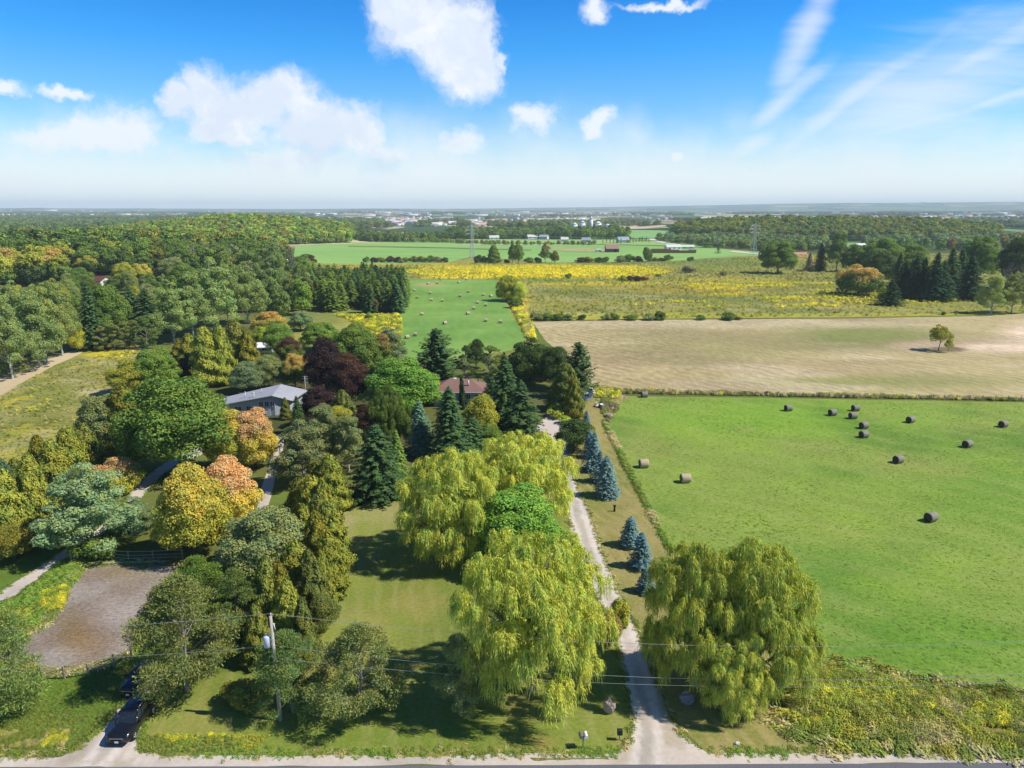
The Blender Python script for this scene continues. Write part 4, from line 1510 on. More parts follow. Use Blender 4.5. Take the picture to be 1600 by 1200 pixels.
# ---------------------------------------------------------------- named trees: (kind, foot x, foot y, top y, width, tint, label[, tint2])
TREES = [
    # front row along the road
    ('pine_b', -14, 1118, 935, 150, 'scots_g', 'green pine cut by the left edge, between bare earth pad and road'),
    ('pine_b', 292, 1078, 905, 165, 'scots', 'spreading olive pine on the verge right beside the two parked black cars'),
    ('pine_a', 318, 985, 868, 92, 'mid', 'dark green pine behind the spreading olive pine, at the bare earth pad'),
    ('pine_a', 372, 1000, 890, 80, 'scots_g', 'green pine between the bare earth pad and the cedar hedge'),
    ('pine_b', 458, 1112, 990, 118, 'scots_g', 'green pine growing round the foot of the wooden power pole'),
    ('pine_b', 562, 1118, 980, 142, 'scots', 'broad grey-olive pine on the front lawn, right of the power pole'),
    ('pine_a', 722, 1110, 990, 84, 'grey', 'shaded grey-green pine in the shadow left of the largest front willow'),
    ('shrub_a', 385, 1098, 1062, 66, 'olive2', 'low olive bush under the spreading pine by the parked cars'),
    # willows and the maple among them
    ('willow_a', 831, 1080, 842, 240, 'willow', 'largest weeping willow, left of the driveway mouth'),
    ('willow_b', 1082, 1070, 850, 166, 'willow', 'weeping willow on the right bank of the driveway, left one of the joined pair'),
    ('willow_c', 1180, 1072, 846, 174, 'willow2', 'weeping willow beside the hay field, right one of the joined pair'),
    ('willow_c', 1138, 1108, 985, 110, 'willow', 'low hanging young willow at the foot of the joined pair, nearest the road'),
    ('willow_b', 705, 872, 703, 172, 'willow', 'weeping willow on the lawn beside the big dark spruce'),
    ('willow_a', 820, 812, 680, 158, 'willow', 'weeping willow farthest up the driveway, near the gravel court'),
    ('maple_c', 806, 880, 765, 140, 'bright', 'bright green maple wedged between the three left willows'),
    ('shrub_a', 968, 978, 935, 34, 'ygreen', 'yellow-green bush leaning over the driveway between the front willows'),
    ('broad_small', 952, 1010, 958, 36, 'rust', 'small rusty sapling at the right edge of the largest willow', 'rust'),
    # cedar hedge
    ('cedar_b', 521, 800, 712, 52, 'olive', 'tall olive cedar at the top end of the hedge beside the big dark spruce'),
    ('cedar_a', 500, 795, 722, 50, 'olive2', 'second cedar from the top end of the hedge'),
    ('cedar_b', 490, 835, 745, 64, 'olive', 'full olive cedar in the upper half of the hedge'),
    ('cedar_a', 470, 825, 748, 50, 'brown_olive', 'brownish cedar on the track side of the upper hedge'),
    ('cedar_b', 520, 885, 782, 64, 'olive', 'wide bright cedar at the bulge of the hedge on the lawn side'),
    ('cedar_a', 497, 905, 800, 62, 'olive2', 'olive cedar in the middle of the hedge'),
    ('cedar_b', 515, 930, 832, 58, 'olive', 'cedar on the lawn side just below the hedge bulge'),
    ('cedar_a', 492, 965, 860, 62, 'cedar_g', 'greener cedar at the lower end of the hedge beside the mown lines'),
    ('cedar_b', 462, 950, 848, 60, 'olive', 'pointed olive cedar between the grey tree and the lower hedge'),
    ('cedar_a', 420, 990, 872, 58, 'brown_olive', 'bronze cedar next to the dark pine, left of the power pole'),
    ('cedar_b', 452, 1010, 905, 58, 'olive', 'cedar directly behind the top of the power pole'),
    ('cedar_a', 408, 1035, 945, 52, 'brown_olive', 'narrow bronze cedar left of the transformer'),
    ('cedar_a', 478, 1030, 935, 44, 'cedar_g', 'short green cedar right of the power pole'),
    ('cedar_a', 508, 842, 750, 46, 'olive', 'cedar filling the gap behind the wide bright cedar of the hedge'),
    ('cedar_b', 503, 870, 775, 48, 'cedar_g', 'green cedar in the inner row of the hedge'),
    ('cedar_a', 480, 885, 790, 50, 'olive', 'cedar on the inner side of the hedge beside the grey-green tree'),
    ('cedar_a', 505, 955, 862, 40, 'olive', 'small cedar on the lawn side near the lower end of the hedge'),
    ('cedar_b', 440, 985, 880, 52, 'olive2', 'cedar between the bronze cedar and the power pole top'),
    ('broad_small', 505, 985, 930, 46, 'cedar_g', 'small green tree at the lower end of the hedge beside the lawn'),
    ('maple_b', 425, 905, 795, 128, 'grey', 'large grey-green tree on the track side of the cedar hedge'),
    ('maple_a', 385, 880, 818, 62, 'grey', 'smaller grey-green tree below the orange maples'),
    ('aspen_a', 476, 760, 655, 90, 'grey', 'grey-green poplar rising over the upper cedar hedge, lowest of the three'),
    ('aspen_b', 506, 725, 630, 78, 'grey', 'grey-green poplar left of the dark red tree, middle of the three'),
    ('aspen_b', 545, 735, 648, 62, 'grey', 'grey-green poplar touching the big dark spruce'),
    ('spruce_b', 592, 778, 662, 84, 'spruce', 'big dark spruce standing alone on the lawn at the end of the hedge'),
    ('spruce_a', 622, 752, 672, 34, 'mid', 'narrow green spruce behind the right side of the big dark spruce'),
    # left: orange maples, silver tree, cedars
    ('maple_b', 305, 868, 728, 108, 'ygreen', 'golden maple beside the bare earth pad, left of two', 'yellow'),
    ('maple_c', 362, 838, 718, 92, 'yellow', 'golden maple with a pink crown, right of two', 'pink'),
    ('broad_small', 262, 855, 805, 40, 'yellow', 'small orange tree at the left foot of the golden maples', 'orange'),
    ('aspen_a', 146, 862, 722, 132, 'silver', 'silvery green tree with a white trunk beside the asphalt path'),
    ('aspen_a', 215, 835, 775, 60, 'silver', 'small silver-green tree beside the path, right of the white-trunked one'),
    ('shrub_a', 150, 870, 838, 60, 'mid', 'green bush under the silvery tree by the wire fence'),
    ('dome', 188, 768, 714, 66, 'ygreen', 'low tree turning pink above the silvery tree', 'pink'),
    ('cedar_b', 22, 850, 735, 70, 'olive', 'olive cedar at the left edge, lowest of its row'),
    ('cedar_a', 62, 840, 712, 66, 'olive', 'olive cedar second from the lower end of the left row'),
    ('cedar_b', 95, 800, 690, 62, 'olive', 'olive cedar behind the silvery tree'),
    ('cedar_a', 70, 770, 682, 52, 'olive2', 'duller cedar in the back of the left row beside the scrub field'),
    ('cedar_b', 118, 765, 668, 60, 'olive', 'tall olive cedar above the silvery tree'),
    ('cedar_a', 142, 740, 662, 46, 'brown_olive', 'brownish cedar at the upper end of the left row'),
    ('cedar_a', 32, 790, 718, 50, 'cedar_g', 'green cedar against the scrub field at the left'),
    ('broad_small', 8, 800, 715, 40, 'bluegreen', 'blue-green small tree cut by the left edge of the view'),
    ('broad_small', 24, 872, 822, 70, 'olive2', 'brownish bushy tree low at the left edge beside the shaded grass'),
    ('maple_a', 285, 742, 588, 158, 'mid', 'huge dark green maple left of the grey-roofed house'),
    ('maple_c', 165, 705, 618, 76, 'grey', 'grey-green tree on the scrub field side of the huge maple'),
    ('cedar_b', 204, 705, 604, 66, 'olive2', 'olive cedar touching the left of the huge maple', ),
    ('maple_b', 208, 615, 562, 66, 'ygreen', 'yellow-green tree at the top corner of the scrub field'),
    ('maple_c', 248, 610, 545, 64, 'green', 'fresh green tree just above the huge maple'),
    ('maple_b', 366, 735, 640, 74, 'ygreen', 'yellow-green maple below the left wing of the grey-roofed house', 'yellow'),
    ('maple_c', 400, 732, 640, 70, 'yellow', 'pink-topped maple in front of the grey-roofed house', 'pink'),
    ('maple_a', 305, 600, 553, 46, 'purple', 'small purple-leaved tree left of the large cedars'),
    ('cedar_thin', 377, 634, 613, 9, 'dspruce', 'thin dark cedar against the long roof of the grey-roofed house', ),
    ('cedar_thin', 723, 640, 588, 10, 'dspruce', 'thin dark cedar in front of the brown-roofed house'),
    ('cedar_a', 447, 655, 622, 18, 'cedar_g', 'small rounded cedar at the front wall of the grey-roofed house'),
    ('spruce_a', 467, 678, 620, 26, 'spruce', 'dark spruce at the right corner of the grey-roofed house'),
    ('maple_b', 500, 668, 605, 56, 'purple', 'purple tree overhanging the right end of the grey roof'),
    ('maple_b', 388, 612, 566, 56, 'silver', 'silver-green tree behind the long grey roof'),
    ('maple_a', 420, 608, 556, 50, 'grey', 'grey-olive tree behind the ridge of the grey-roofed house'),
    # dark red and green group in the middle
    ('maple_b', 512, 618, 528, 62, 'purple', 'dark purple tree behind the grey-roofed house'),
    ('maple_a', 547, 640, 554, 60, 'purple', 'dark purple-red maple with lit crown in the centre of the garden', 'maroon'),
    ('maple_c', 556, 590, 508, 74, 'mid', 'dark green tree behind the dark red maple', 'mid'),
    ('maple_c', 590, 585, 522, 56, 'mid', 'green tree with rusty patches right of the dark red maple', 'rust'),
    ('aspen_a', 610, 580, 508, 60, 'silver', 'silver-green tree beside the goldenrod edge of the bale meadow'),
    ('maple_b', 625, 648, 562, 112, 'bright', 'bright green maple left of the brown-roofed house'),
    ('maple_a', 665, 632, 585, 50, 'lime', 'lime green tree touching the left end of the brown roof'),
    ('willow_c', 606, 700, 608, 76, 'mid', 'round green weeping tree below the bright green maple'),
    ('cedar_a', 540, 680, 610, 50, 'cedar_g', 'green cedar between the purple tree and the round weeping tree'),
    ('maple_a', 532, 690, 635, 48, 'ygreen', 'pale green bushy tree below the purple tree'),
    ('maple_a', 577, 702, 632, 48, 'maroon', 'dark reddish-green tree behind the big dark spruce', 'maroon'),
    ('aspen_b', 502, 700, 655, 50, 'ygreen', 'yellow-grey tree between poplars and purple tree'),
    ('spruce_a', 658, 708, 628, 44, 'bluegreen', 'grey-blue spruce with bare foot in the dry grass'),
    ('spruce_a', 704, 716, 606, 62, 'spruce', 'dark spruce in front of the brown-roofed house'),
    ('broad_small', 752, 690, 616, 56, 'ygreen', 'light green tree at the front of the brown-roofed house'),
    ('spruce_a', 738, 702, 652, 52, 'spruce', 'short spruce between the two willow tops and the brown-roofed house'),
    ('broad_small', 765, 700, 662, 34, 'mid', 'small green tree behind the top willow'),
    ('spruce_b', 788, 672, 555, 60, 'spruce', 'tall spruce right of the brown-roofed house'),
    ('spruce_b', 815, 688, 597, 64, 'spruce', 'dense dark spruce at the edge of the gravel court'),
    ('spruce_a', 768, 650, 590, 40, 'spruce', 'spruce close to the right end of the brown roof'),
    ('white_pine', 683, 600, 514, 66, 'spruce', 'big tiered white pine behind the brown-roofed house'),
    ('pine_c', 729, 600, 540, 34, 'scots_g', 'slim yellowish pine behind the brown roof, left of two'),
    ('pine_c', 767, 588, 540, 46, 'scots', 'sparse yellowish pine behind the brown roof, right of two'),
    ('broad_small', 744, 575, 530, 28, 'dark', 'small dark round tree between the two yellowish pines'),
    ('dome', 828, 595, 530, 76, 'dark', 'dark round maple at the corner of the bale meadow'),
    ('maple_a', 866, 608, 542, 50, 'dark', 'dark tree between the round maple and the tall pine'),
    ('white_pine', 902, 622, 536, 54, 'spruce', 'tall dark pine at the corner of the stubble field'),
    ('cedar_b', 884, 640, 568, 52, 'cedar_g', 'large dark cedar beside the gravel court'),
    ('cedar_a', 895, 652, 592, 32, 'olive2', 'olive cedar in front of the large dark cedar'),
    ('shrub_b', 870, 652, 634, 34, 'lime', 'pale yellow-green shrub on the gravel court'),
    ('broad_small', 897, 704, 654, 58, 'dark', 'dark spreading apple tree beside the gravel court'),
    ('shrub_b', 882, 662, 650, 22, 'lime', 'small lime shrub behind the apple tree'),
    # blue spruces
    ('blue_spruce', 916, 664, 642, 14, 'blue', 'small blue spruce at the top of the row, near the debris'),
    ('blue_spruce_b', 926, 735, 676, 32, 'blue', 'blue spruce third from the lower end of the upper row'),
    ('blue_spruce', 921, 715, 672, 22, 'blue', 'slim blue spruce at the back of the upper row'),
    ('blue_spruce_b', 937, 753, 706, 30, 'blue', 'blue spruce second from the lower end of the upper row'),
    ('blue_spruce', 948, 776, 714, 38, 'blue', 'blue spruce nearest in the upper row, beside the driveway lawn'),
    ('blue_spruce', 984, 853, 808, 34, 'blue', 'smaller blue spruce of the lower pair'),
    ('blue_spruce_b', 1001, 886, 832, 38, 'blue', 'larger blue spruce of the lower pair'),
    ('blue_spruce', 1008, 925, 888, 28, 'blue', 'blue spruce half hidden by the right-hand willow'),
    # cedars and aspens above the left house
    ('cedar_b', 328, 602, 512, 54, 'olive', 'big olive cedar above the purple tree'),
    ('cedar_a', 352, 600, 508, 44, 'olive', 'tallest olive cedar of the upper group'),
    ('cedar_b', 374, 585, 500, 46, 'brown_olive', 'bronze cedar at the right of the upper group'),
    ('cedar_a', 392, 590, 518, 42, 'olive2', 'dull olive cedar nearest the white shed'),
    ('cedar_a', 300, 585, 522, 44, 'olive', 'olive cedar at the left of the upper group'),
    ('cedar_a', 284, 575, 532, 38, 'olive2', 'short cedar at the left end of the upper group'),
    ('maple_b', 424, 528, 487, 54, 'ygreen', 'orange and yellow maple above the white shed', 'orange'),
    ('maple_a', 437, 558, 505, 46, 'green', 'green tree right of the white shed'),
    ('maple_a', 410, 545, 510, 28, 'lime', 'yellow bush tree left of the white shed'),
    ('maple_c', 452, 572, 528, 42, 'mid', 'tree with reddish top right of the white shed', 'maroon'),
    ('maple_c', 462, 608, 553, 44, 'mid', 'orange-topped tree on the lawn behind the grey-roofed house', 'orange'),
    ('maple_a', 417, 582, 548, 36, 'dark', 'dark shaded tree under the white shed'),
    ('maple_c', 500, 548, 503, 56, 'green', 'loose green tree left of the goldenrod patch'),
    ('maple_c', 470, 517, 487, 36, 'silver', 'small round silver tree at the goldenrod edge'),
    # poplars by the sandy track
    ('aspen_b', 20, 592, 455, 66, 'poplar2', 'tall aspen at the left edge by the sandy track'),
    ('aspen_a', 62, 575, 452, 72, 'poplar2', 'tall aspen over the sandy track with a white forked stem'),
    ('aspen_b', 74, 568, 445, 60, 'poplar', 'pale-stemmed aspen behind the sandy track'),
    ('aspen_b', 98, 556, 436, 58, 'poplar', 'green aspen at the far end of the sandy track'),
    ('aspen_a', 35, 560, 440, 66, 'poplar2', 'aspen in the second row at the left'),
    ('aspen_a', 6, 560, 430, 60, 'poplar2', 'aspen in the second row cut by the left edge'),
    ('broad_small', 121, 550, 510, 26, 'ygreen', 'young aspen standing alone at the end of the sandy track'),
    ('pine_c', 22, 588, 548, 40, 'scots', 'small pine at the left edge of the sandy track'),
    ('pine_c', 46, 580, 536, 34, 'scots', 'small pine beside the sandy track, right of the first'),
    ('spruce_a', 148, 545, 448, 46, 'spruce', 'tall dark spruce beyond the end of the sandy track'),
    ('maple_c', 178, 540, 446, 64, 'mid', 'broad green tree below the white farmhouse'),
    ('pine_c', 162, 548, 510, 28, 'scots', 'small pine above the scrub field, first from the left'),
    ('pine_c', 180, 547, 505, 28, 'scots', 'small pine above the scrub field, second from the left'),
    ('pine_c', 196, 545, 502, 30, 'scots', 'small pine above the scrub field, third from the left'),
    ('pine_c', 212, 543, 500, 30, 'scots', 'small pine above the scrub field, fourth from the left'),
    ('pine_c', 230, 545, 494, 34, 'scots_g', 'small pine above the scrub field, last on the right'),
    ('spruce_b', 208, 518, 450, 44, 'spruce', 'dark spruce right of the broad green tree'),
    ('spruce_b', 232, 520, 452, 56, 'spruce', 'dark layered spruce above the small pines'),
    ('aspen_a', 272, 535, 438, 66, 'poplar2', 'loose poplar above the upper cedars, first from the left'),
    ('aspen_b', 302, 528, 425, 62, 'poplar2', 'loose poplar above the upper cedars, second from the left'),
    ('aspen_a', 335, 520, 402, 72, 'poplar2', 'loose poplar above the upper cedars, third from the left'),
    ('aspen_b', 358, 510, 385, 62, 'poplar2', 'tallest loose poplar above the upper cedars'),
    ('aspen_a', 388, 505, 410, 62, 'poplar2', 'loose poplar above the upper cedars, rightmost'),
    ('maple_c', 290, 478, 412, 50, 'mid', 'dark green tree in the wood behind the poplars'),
    ('aspen_b', 425, 470, 376, 48, 'poplar2', 'poplar tip standing over the wood near the far green field'),
    ('bare', 458, 448, 388, 20, 'grey', 'leafless grey tree at the corner of the far green field'),
    ('shrub_a', 478, 412, 397, 32, 'maroon', 'reddish bush by the leafless tree at the far field corner'),
    ('shrub_a', 402, 470, 430, 40, 'mid', 'round bushy tree between wood and poplars'),
    ('bare', 308, 430, 378, 26, 'grey', 'leafless grey tree in the wood, left of two'),
    ('bare', 325, 432, 374, 24, 'grey', 'leafless grey tree in the wood, right of two'),
    # round the white farmhouse
    ('maple_b', 128, 452, 418, 36, 'mid', 'dark green tree just left of the white farmhouse'),
    ('maple_a', 196, 449, 410, 34, 'ygreen', 'yellow-green tree just right of the white farmhouse'),
    ('maple_c', 222, 447, 412, 30, 'ygreen', 'pale golden tree second right of the white farmhouse', 'yellow'),
    ('dome', 248, 437, 419, 18, 'ygreen', 'small round yellow-green tree in the clearing by the farmhouse'),
    ('maple_a', 272, 438, 402, 44, 'grey', 'large grey-green tree at the right of the farmhouse clearing'),
    ('dome', 178, 452, 434, 26, 'mid', 'low bush tree in front of the white farmhouse gable'),
    ('maple_b', 142, 462, 436, 30, 'mid', 'green tree in front of the left end of the farmhouse'),
    ('maple_c', 140, 430, 398, 34, 'mid', 'tree with yellow top behind the white farmhouse', 'yellow'),
    ('maple_a', 172, 428, 402, 34, 'ygreen', 'olive-yellow tree behind the farmhouse roof'),
    # middle distance
    ('willow_c', 797, 470, 431, 44, 'ygreen', 'light green willow at the end of the bale meadow'),
    ('broad_small', 812, 472, 440, 24, 'willow', 'yellow-green tree right of the meadow willow'),
    ('shrub_a', 806, 481, 466, 22, 'mid', 'dark bush below the meadow willow'),
    ('broad_small', 582, 488, 465, 20, 'red', 'small red tree in front of the conifer plantation', 'red'),
    ('shrub_b', 577, 499, 490, 12, 'mid', 'green bush in the goldenrod in front of the plantation'),
    ('open', 1466, 548, 508, 34, 'ygreen', 'small crooked tree alone in the stubble field'),
    ('open', 1481, 551, 530, 13, 'ygreen', 'sapling beside the crooked tree in the stubble field'),
    ('dome', 1340, 461, 414, 66, 'mid', 'round maple with orange crown on the meadow', 'orange'),
    ('spruce_b', 1390, 477, 439, 36, 'dspruce', 'small dark spruce in front of the conifer windbreak'),
    ('aspen_a', 1548, 490, 424, 40, 'poplar', 'light green poplar at the right end of the windbreak, left of two'),
    ('aspen_b', 1580, 489, 425, 44, 'poplar', 'light green poplar at the right end of the windbreak, right of two'),
    ('bare', 1598, 474, 410, 30, 'grey', 'leafless grey tree at the right edge of the view'),
    ('bare', 1570, 462, 405, 24, 'grey', 'leafless grey tree behind the light green poplars'),
    ('maple_c', 1215, 427, 377, 52, 'green', 'loose green tree in front of the steel pylon'),
    ('spruce_a', 1263, 424, 394, 14, 'greybr', 'thin greyish spruce right of the loose green tree'),
    ('spruce_a', 1280, 423, 380, 20, 'dspruce', 'dark spruce beside the tall poplar on the meadow edge'),
    ('aspen_b', 1306, 424, 362, 38, 'mid', 'tall poplar on the meadow edge left of the windbreak'),
    ('maple_c', 1340, 425, 382, 46, 'mid', 'round tree below the small barn roof'),
    ('maple_b', 1378, 428, 372, 60, 'green', 'tall green tree rising behind the windbreak'),
    ('maple_a', 1372, 445, 392, 50, 'dark', 'dark tree behind the small dark spruce'),
    ('maple_a', 1420, 428, 380, 46, 'green', 'light topped tree behind the windbreak, centre'),
    ('maple_b', 1525, 440, 370, 56, 'mid', 'large round tree behind the right part of the windbreak'),
    ('maple_a', 1590, 452, 372, 66, 'dark', 'large dark tree at the right edge of the view'),
    ('spruce_a', 1411, 466, 410, 35, 'dspruce', 'windbreak spruce, first from the left'),
    ('spruce_a', 1424, 468, 402, 39, 'dspruce', 'windbreak spruce, second from the left'),
    ('spruce_b', 1438, 468, 404, 41, 'dspruce', 'windbreak spruce, third from the left'),
    ('spruce_a', 1455, 470, 396, 39, 'dspruce', 'windbreak spruce, fourth from the left'),
    ('spruce_b', 1468, 470, 408, 39, 'dspruce', 'windbreak spruce, fifth from the left'),
    ('spruce_a', 1482, 462, 388, 39, 'spruce', 'tall windbreak spruce, sixth from the left'),
    ('spruce_a', 1498, 458, 390, 37, 'spruce', 'windbreak spruce, seventh from the left'),
    ('spruce_b', 1512, 468, 400, 43, 'dspruce', 'windbreak spruce, eighth from the left'),
    ('spruce_a', 1400, 452, 396, 26, 'spruce', 'windbreak spruce standing a little behind the first'),
    # row on the far edge of the goldenrod
    ('cedar_b', 772, 411, 383, 20, 'mid', 'pointed green tree on the far edge of the goldenrod'),
    ('maple_c', 801, 411, 381, 15, 'green', 'left of two joined green trees on the far edge of the goldenrod'),
    ('maple_c', 810, 411, 381, 16, 'green', 'right of two joined green trees on the far edge of the goldenrod'),
    ('aspen_b', 852, 411, 378, 20, 'mid', 'tall brown-topped tree on the far edge of the goldenrod', 'rust'),
    ('maple_b', 867, 411, 392, 14, 'olive2', 'short brownish tree beside the brown-topped one'),
    ('shrub_a', 1378, 470, 448, 14, 'lime', 'yellow-green bush between the orange-crowned maple and the small spruce'),
]
for tr in TREES:
    key, bx, by, ty, w, ti, lab = tr[:7]
    plant(key, bx, by, ty, w, ti, lab, cat='shrub' if key.startswith('shrub') else 'tree', tint2=tr[7] if len(tr) > 7 else None)
print('named trees', TREE_N[0], round(time.time() - T0, 1))

# ---- rows of shrubs one can count
sh = []
for (bx, by, ty, w, ti, row) in [
    (627, 411, 405, 9, 'greybr', 0), (572, 410, 401, 10, 'mid', 0), (585, 410, 402, 12, 'maroon', 0), (596, 410, 402, 13, 'olive2', 0), (609, 410, 400, 14, 'maroon', 0), (621, 410, 401, 12, 'maroon', 0),
    (634, 410, 402, 12, 'olive2', 0), (646, 410, 400, 13, 'brown_olive', 0), (660, 410, 400, 13, 'olive2', 0), (672, 410, 399, 14, 'mid', 0), (684, 410, 401, 12, 'greybr', 0), (695, 410, 402, 10, 'dark', 0),
    (747, 411, 398, 12, 'dark', 1), (757, 411, 400, 12, 'dark', 1), (792, 411, 405, 8, 'dark', 1), (826, 411, 402, 12, 'mid', 1), (840, 411, 402, 11, 'mid', 1),
    (908, 410, 402, 16, 'maroon', 1), (920, 410, 401, 15, 'olive2', 1), (936, 410, 402, 13, 'dark', 1), (946, 410, 401, 12, 'mid', 1), (969, 410, 399, 14, 'grey', 1), (983, 409, 397, 16, 'mid', 1),
    (996, 409, 400, 14, 'maroon', 1), (1011, 409, 386, 14, 'mid', 1), (1022, 408, 402, 11, 'brown_olive', 1), (1033, 408, 403, 12, 'maroon', 1), (1044, 407, 398, 12, 'mid', 1), (1079, 408, 401, 10, 'mid', 1),
    (1076, 426, 415, 18, 'greybr', 2), (1130, 431, 424, 9, 'greybr', 2), (972, 439, 430, 10, 'lime', 2), (985, 439, 431, 12, 'maroon', 2), (997, 439, 431, 16, 'maroon', 2), (1008, 438, 432, 10, 'red', 2),
    (888, 435, 427, 9, 'mid', 2), (1028, 432, 428, 8, 'mid', 2),
    (840, 500, 489, 22, 'grey', 3), (856, 500, 489, 20, 'mid', 3), (875, 500, 489, 22, 'mid', 3), (889, 500, 490, 14, 'grey', 3), (910, 499, 491, 12, 'dark', 3), (948, 500, 490, 16, 'grey', 3), (960, 500, 489, 14, 'mid', 3),
    (985, 500, 492, 18, 'mid', 3), (1014, 500, 490, 20, 'grey', 3), (1031, 500, 486, 17, 'mid', 3), (1094, 500, 492, 13, 'mid', 3), (1138, 500, 488, 20, 'mid', 3), (1154, 500, 494, 10, 'olive2', 3),
        (1474, 492, 487, 6, 'dark', 3)]:
    sh.append((bx, by, ty, w, ti, row))
rowname = ['hedgerow between the goldenrod and the far green field, left part', 'row of bushes and trees on the far edge of the goldenrod', 'goldenrod meadow', 'row between goldenrod and stubble']
short = ['in the hedgerow left of the tall goldenrod-edge trees', 'in the row along the far goldenrod edge', 'scattered in the goldenrod meadow', 'in the row between stubble and goldenrod']
colword = {'greybr': 'grey-brown', 'mid': 'green', 'maroon': 'reddish', 'olive2': 'olive', 'brown_olive': 'bronze', 'dark': 'dark green', 'grey': 'grey-green', 'lime': 'yellow-green', 'red': 'red'}
for row in range(4):
    rr_ = sorted([s for s in sh if s[5] == row])
    for k, (bx, by, ty, w, ti, _) in enumerate(rr_):
        plant('shrub_a' if k % 2 else 'shrub_b', bx, by, ty, w * 1.15, ti, '%s bush, %s from the left %s' % (colword[ti], ordn[k], short[row]), 'bush', name='bush', group='bushes ' + rowname[row])

def row_labels(P, nrows, what, where):
    """a label for each of many trees by the row it stands in and its place in that row"""
    n = len(P)
    order = np.argsort(P[:, 1])
    size = math.ceil(n / nrows)
    lab = [''] * n
    rows = ['front', 'second', 'third', 'fourth', 'fifth', 'sixth', 'seventh', 'eighth', 'ninth', 'tenth', 'eleventh', 'twelfth']
    for r in range(nrows):
        ids = sorted(order[r * size:(r + 1) * size], key=lambda i: P[i, 0] / P[i, 1])
        for k, i in enumerate(ids):
            lab[i] = '%s-row %s of %s, %s from the left' % (rows[r], what, where, ordn[k])
    return lab


# ---- the conifer plantation beside the bale meadow: planted rows
front = [on_ground(x, 489) for x in np.linspace(518, 625, 13)]
rr = random.Random(4)
k = 0
plot = px_poly([(512, 488), (626, 490), (634, 462), (632, 448), (560, 446), (478, 452), (490, 470)])
pts = rand_in(plot, 130, 5, mind=3.8)
pts = pts[np.argsort(pts[:, 1])]
labs = row_labels(pts, 10, 'green conifer', 'the plantation')
for p in pts:
    x, y = float(p[0]), float(p[1])
    plant('mid_conifer_%d' % (k % 2), 0, 0, 0, 0, 'spruce' if rr.random() < 0.4 else 'mid', labs[k], 'tree', name='spruce_tree',
          group='conifers of the plantation', pos=Vector((x, y, float(terrain(x, y)))), H=rr.uniform(11, 14), W=rr.uniform(6.2, 8.2))
    k += 1

# ---- the wood at the upper left, tree by tree where it is nearest
wood = px_poly([(-60, 455), (60, 446), (140, 432), (250, 428), (330, 440), (420, 440), (445, 412), (420, 408), (330, 410), (200, 412), (60, 416), (-60, 420)])
pts = rand_in(wood, 190, 9, mind=8.0)
pts = pts[np.argsort(pts[:, 1])]
labs = row_labels(pts, 12, 'autumn tree', 'the wood on the left rise')
for i, p in enumerate(pts):
    x, y = float(p[0]), float(p[1])
    px_, py_2 = to_px(x, y, float(terrain(x, y)))
    z_autumn = (px_ < 110)
    u_ = rr.random()
    if z_autumn:
        ti, t2 = rr.choice([('ygreen', 'yellow'), ('mid', 'ygreen'), ('ygreen', 'orange'), ('lime', 'ygreen'), ('green', 'ygreen'), ('mid', 'mid'), ('dark', 'ygreen')])
    elif px_ < 240:
        ti, t2 = rr.choice([('mid', 'mid'), ('green', 'mid'), ('dark', 'mid'), ('mid', 'ygreen'), ('ygreen', 'ygreen'), ('dark', 'green'), ('mid', 'orange')] if u_ < 0.5 else [('mid', 'mid'), ('dark', 'green')])
    else:
        ti, t2 = rr.choice([('mid', 'mid'), ('dark', 'mid'), ('grey', 'mid'), ('mid', 'grey'), ('dark', 'olive2')])
    plant('mid_broad_%d' % (i % 3), 0, 0, 0, 0, ti, labs[i].replace('autumn', COLN[ti]), 'tree', name='broadleaf_tree', tint2=t2,
          group='trees of the wood on the left rise', pos=Vector((x, y, float(terrain(x, y)))), H=rr.uniform(13, 19), W=rr.uniform(11, 16))

# the mixed wood between the poplars, the plantation and the far green field
wood2 = px_poly([(395, 492), (410, 450), (445, 425), (470, 418), (488, 432), (485, 455), (505, 490), (450, 500)])
pts = rand_in(wood2, 60, 10, mind=5.0)
pts = pts[np.argsort(pts[:, 1])]
labs = row_labels(pts, 4, 'dull tree', 'the wood left of the plantation')
for i, p in enumerate(pts):
    x, y = float(p[0]), float(p[1])
    ti = rr.choice(['cedar_g', 'mid', 'scots_g', 'poplar2', 'green'])
    plant('mid_broad_%d' % (i % 3), 0, 0, 0, 0, ti, labs[i], 'tree', name='broadleaf_tree',
          group='trees of the mixed wood beside the plantation', pos=Vector((x, y, 0)), H=rr.uniform(10, 15), W=rr.uniform(6.5, 9))
# a few fillers between garden and wood
wood3 = px_poly([(110, 520), (240, 520), (250, 480), (330, 470), (330, 450), (100, 455), (60, 480), (-60, 500), (-60, 530)])
pts = rand_in(wood3, 80, 12, mind=6.5)
labs = row_labels(pts, 6, 'tree', 'the thicket behind the sandy track')
for i, p in enumerate(pts):
    x, y = float(p[0]), float(p[1])
    ti = rr.choice(['green', 'poplar', 'grey', 'ygreen', 'poplar2', 'mid'])
    hx, hy = to_px(x, y, 0)
    if 120 < hx < 200 and hy < 500:
        continue
    plant(rr.choice(['aspen_a', 'maple_c', 'maple_b']), 0, 0, 0, 0, ti, labs[i], 'tree',
          group='trees of the thicket behind the sandy track', pos=Vector((x, y, float(terrain(x, y)))), H=rr.uniform(8, 12), W=rr.uniform(6, 9))
print('trees', TREE_N[0], round(time.time() - T0, 1))

# ---------------------------------------------------------------- woods too far off to count
def proto_from(name):
    for o in bpy.data.objects:
        if o.type == 'MESH' and o.data == PROTO[name][0]:
            return o
    return None


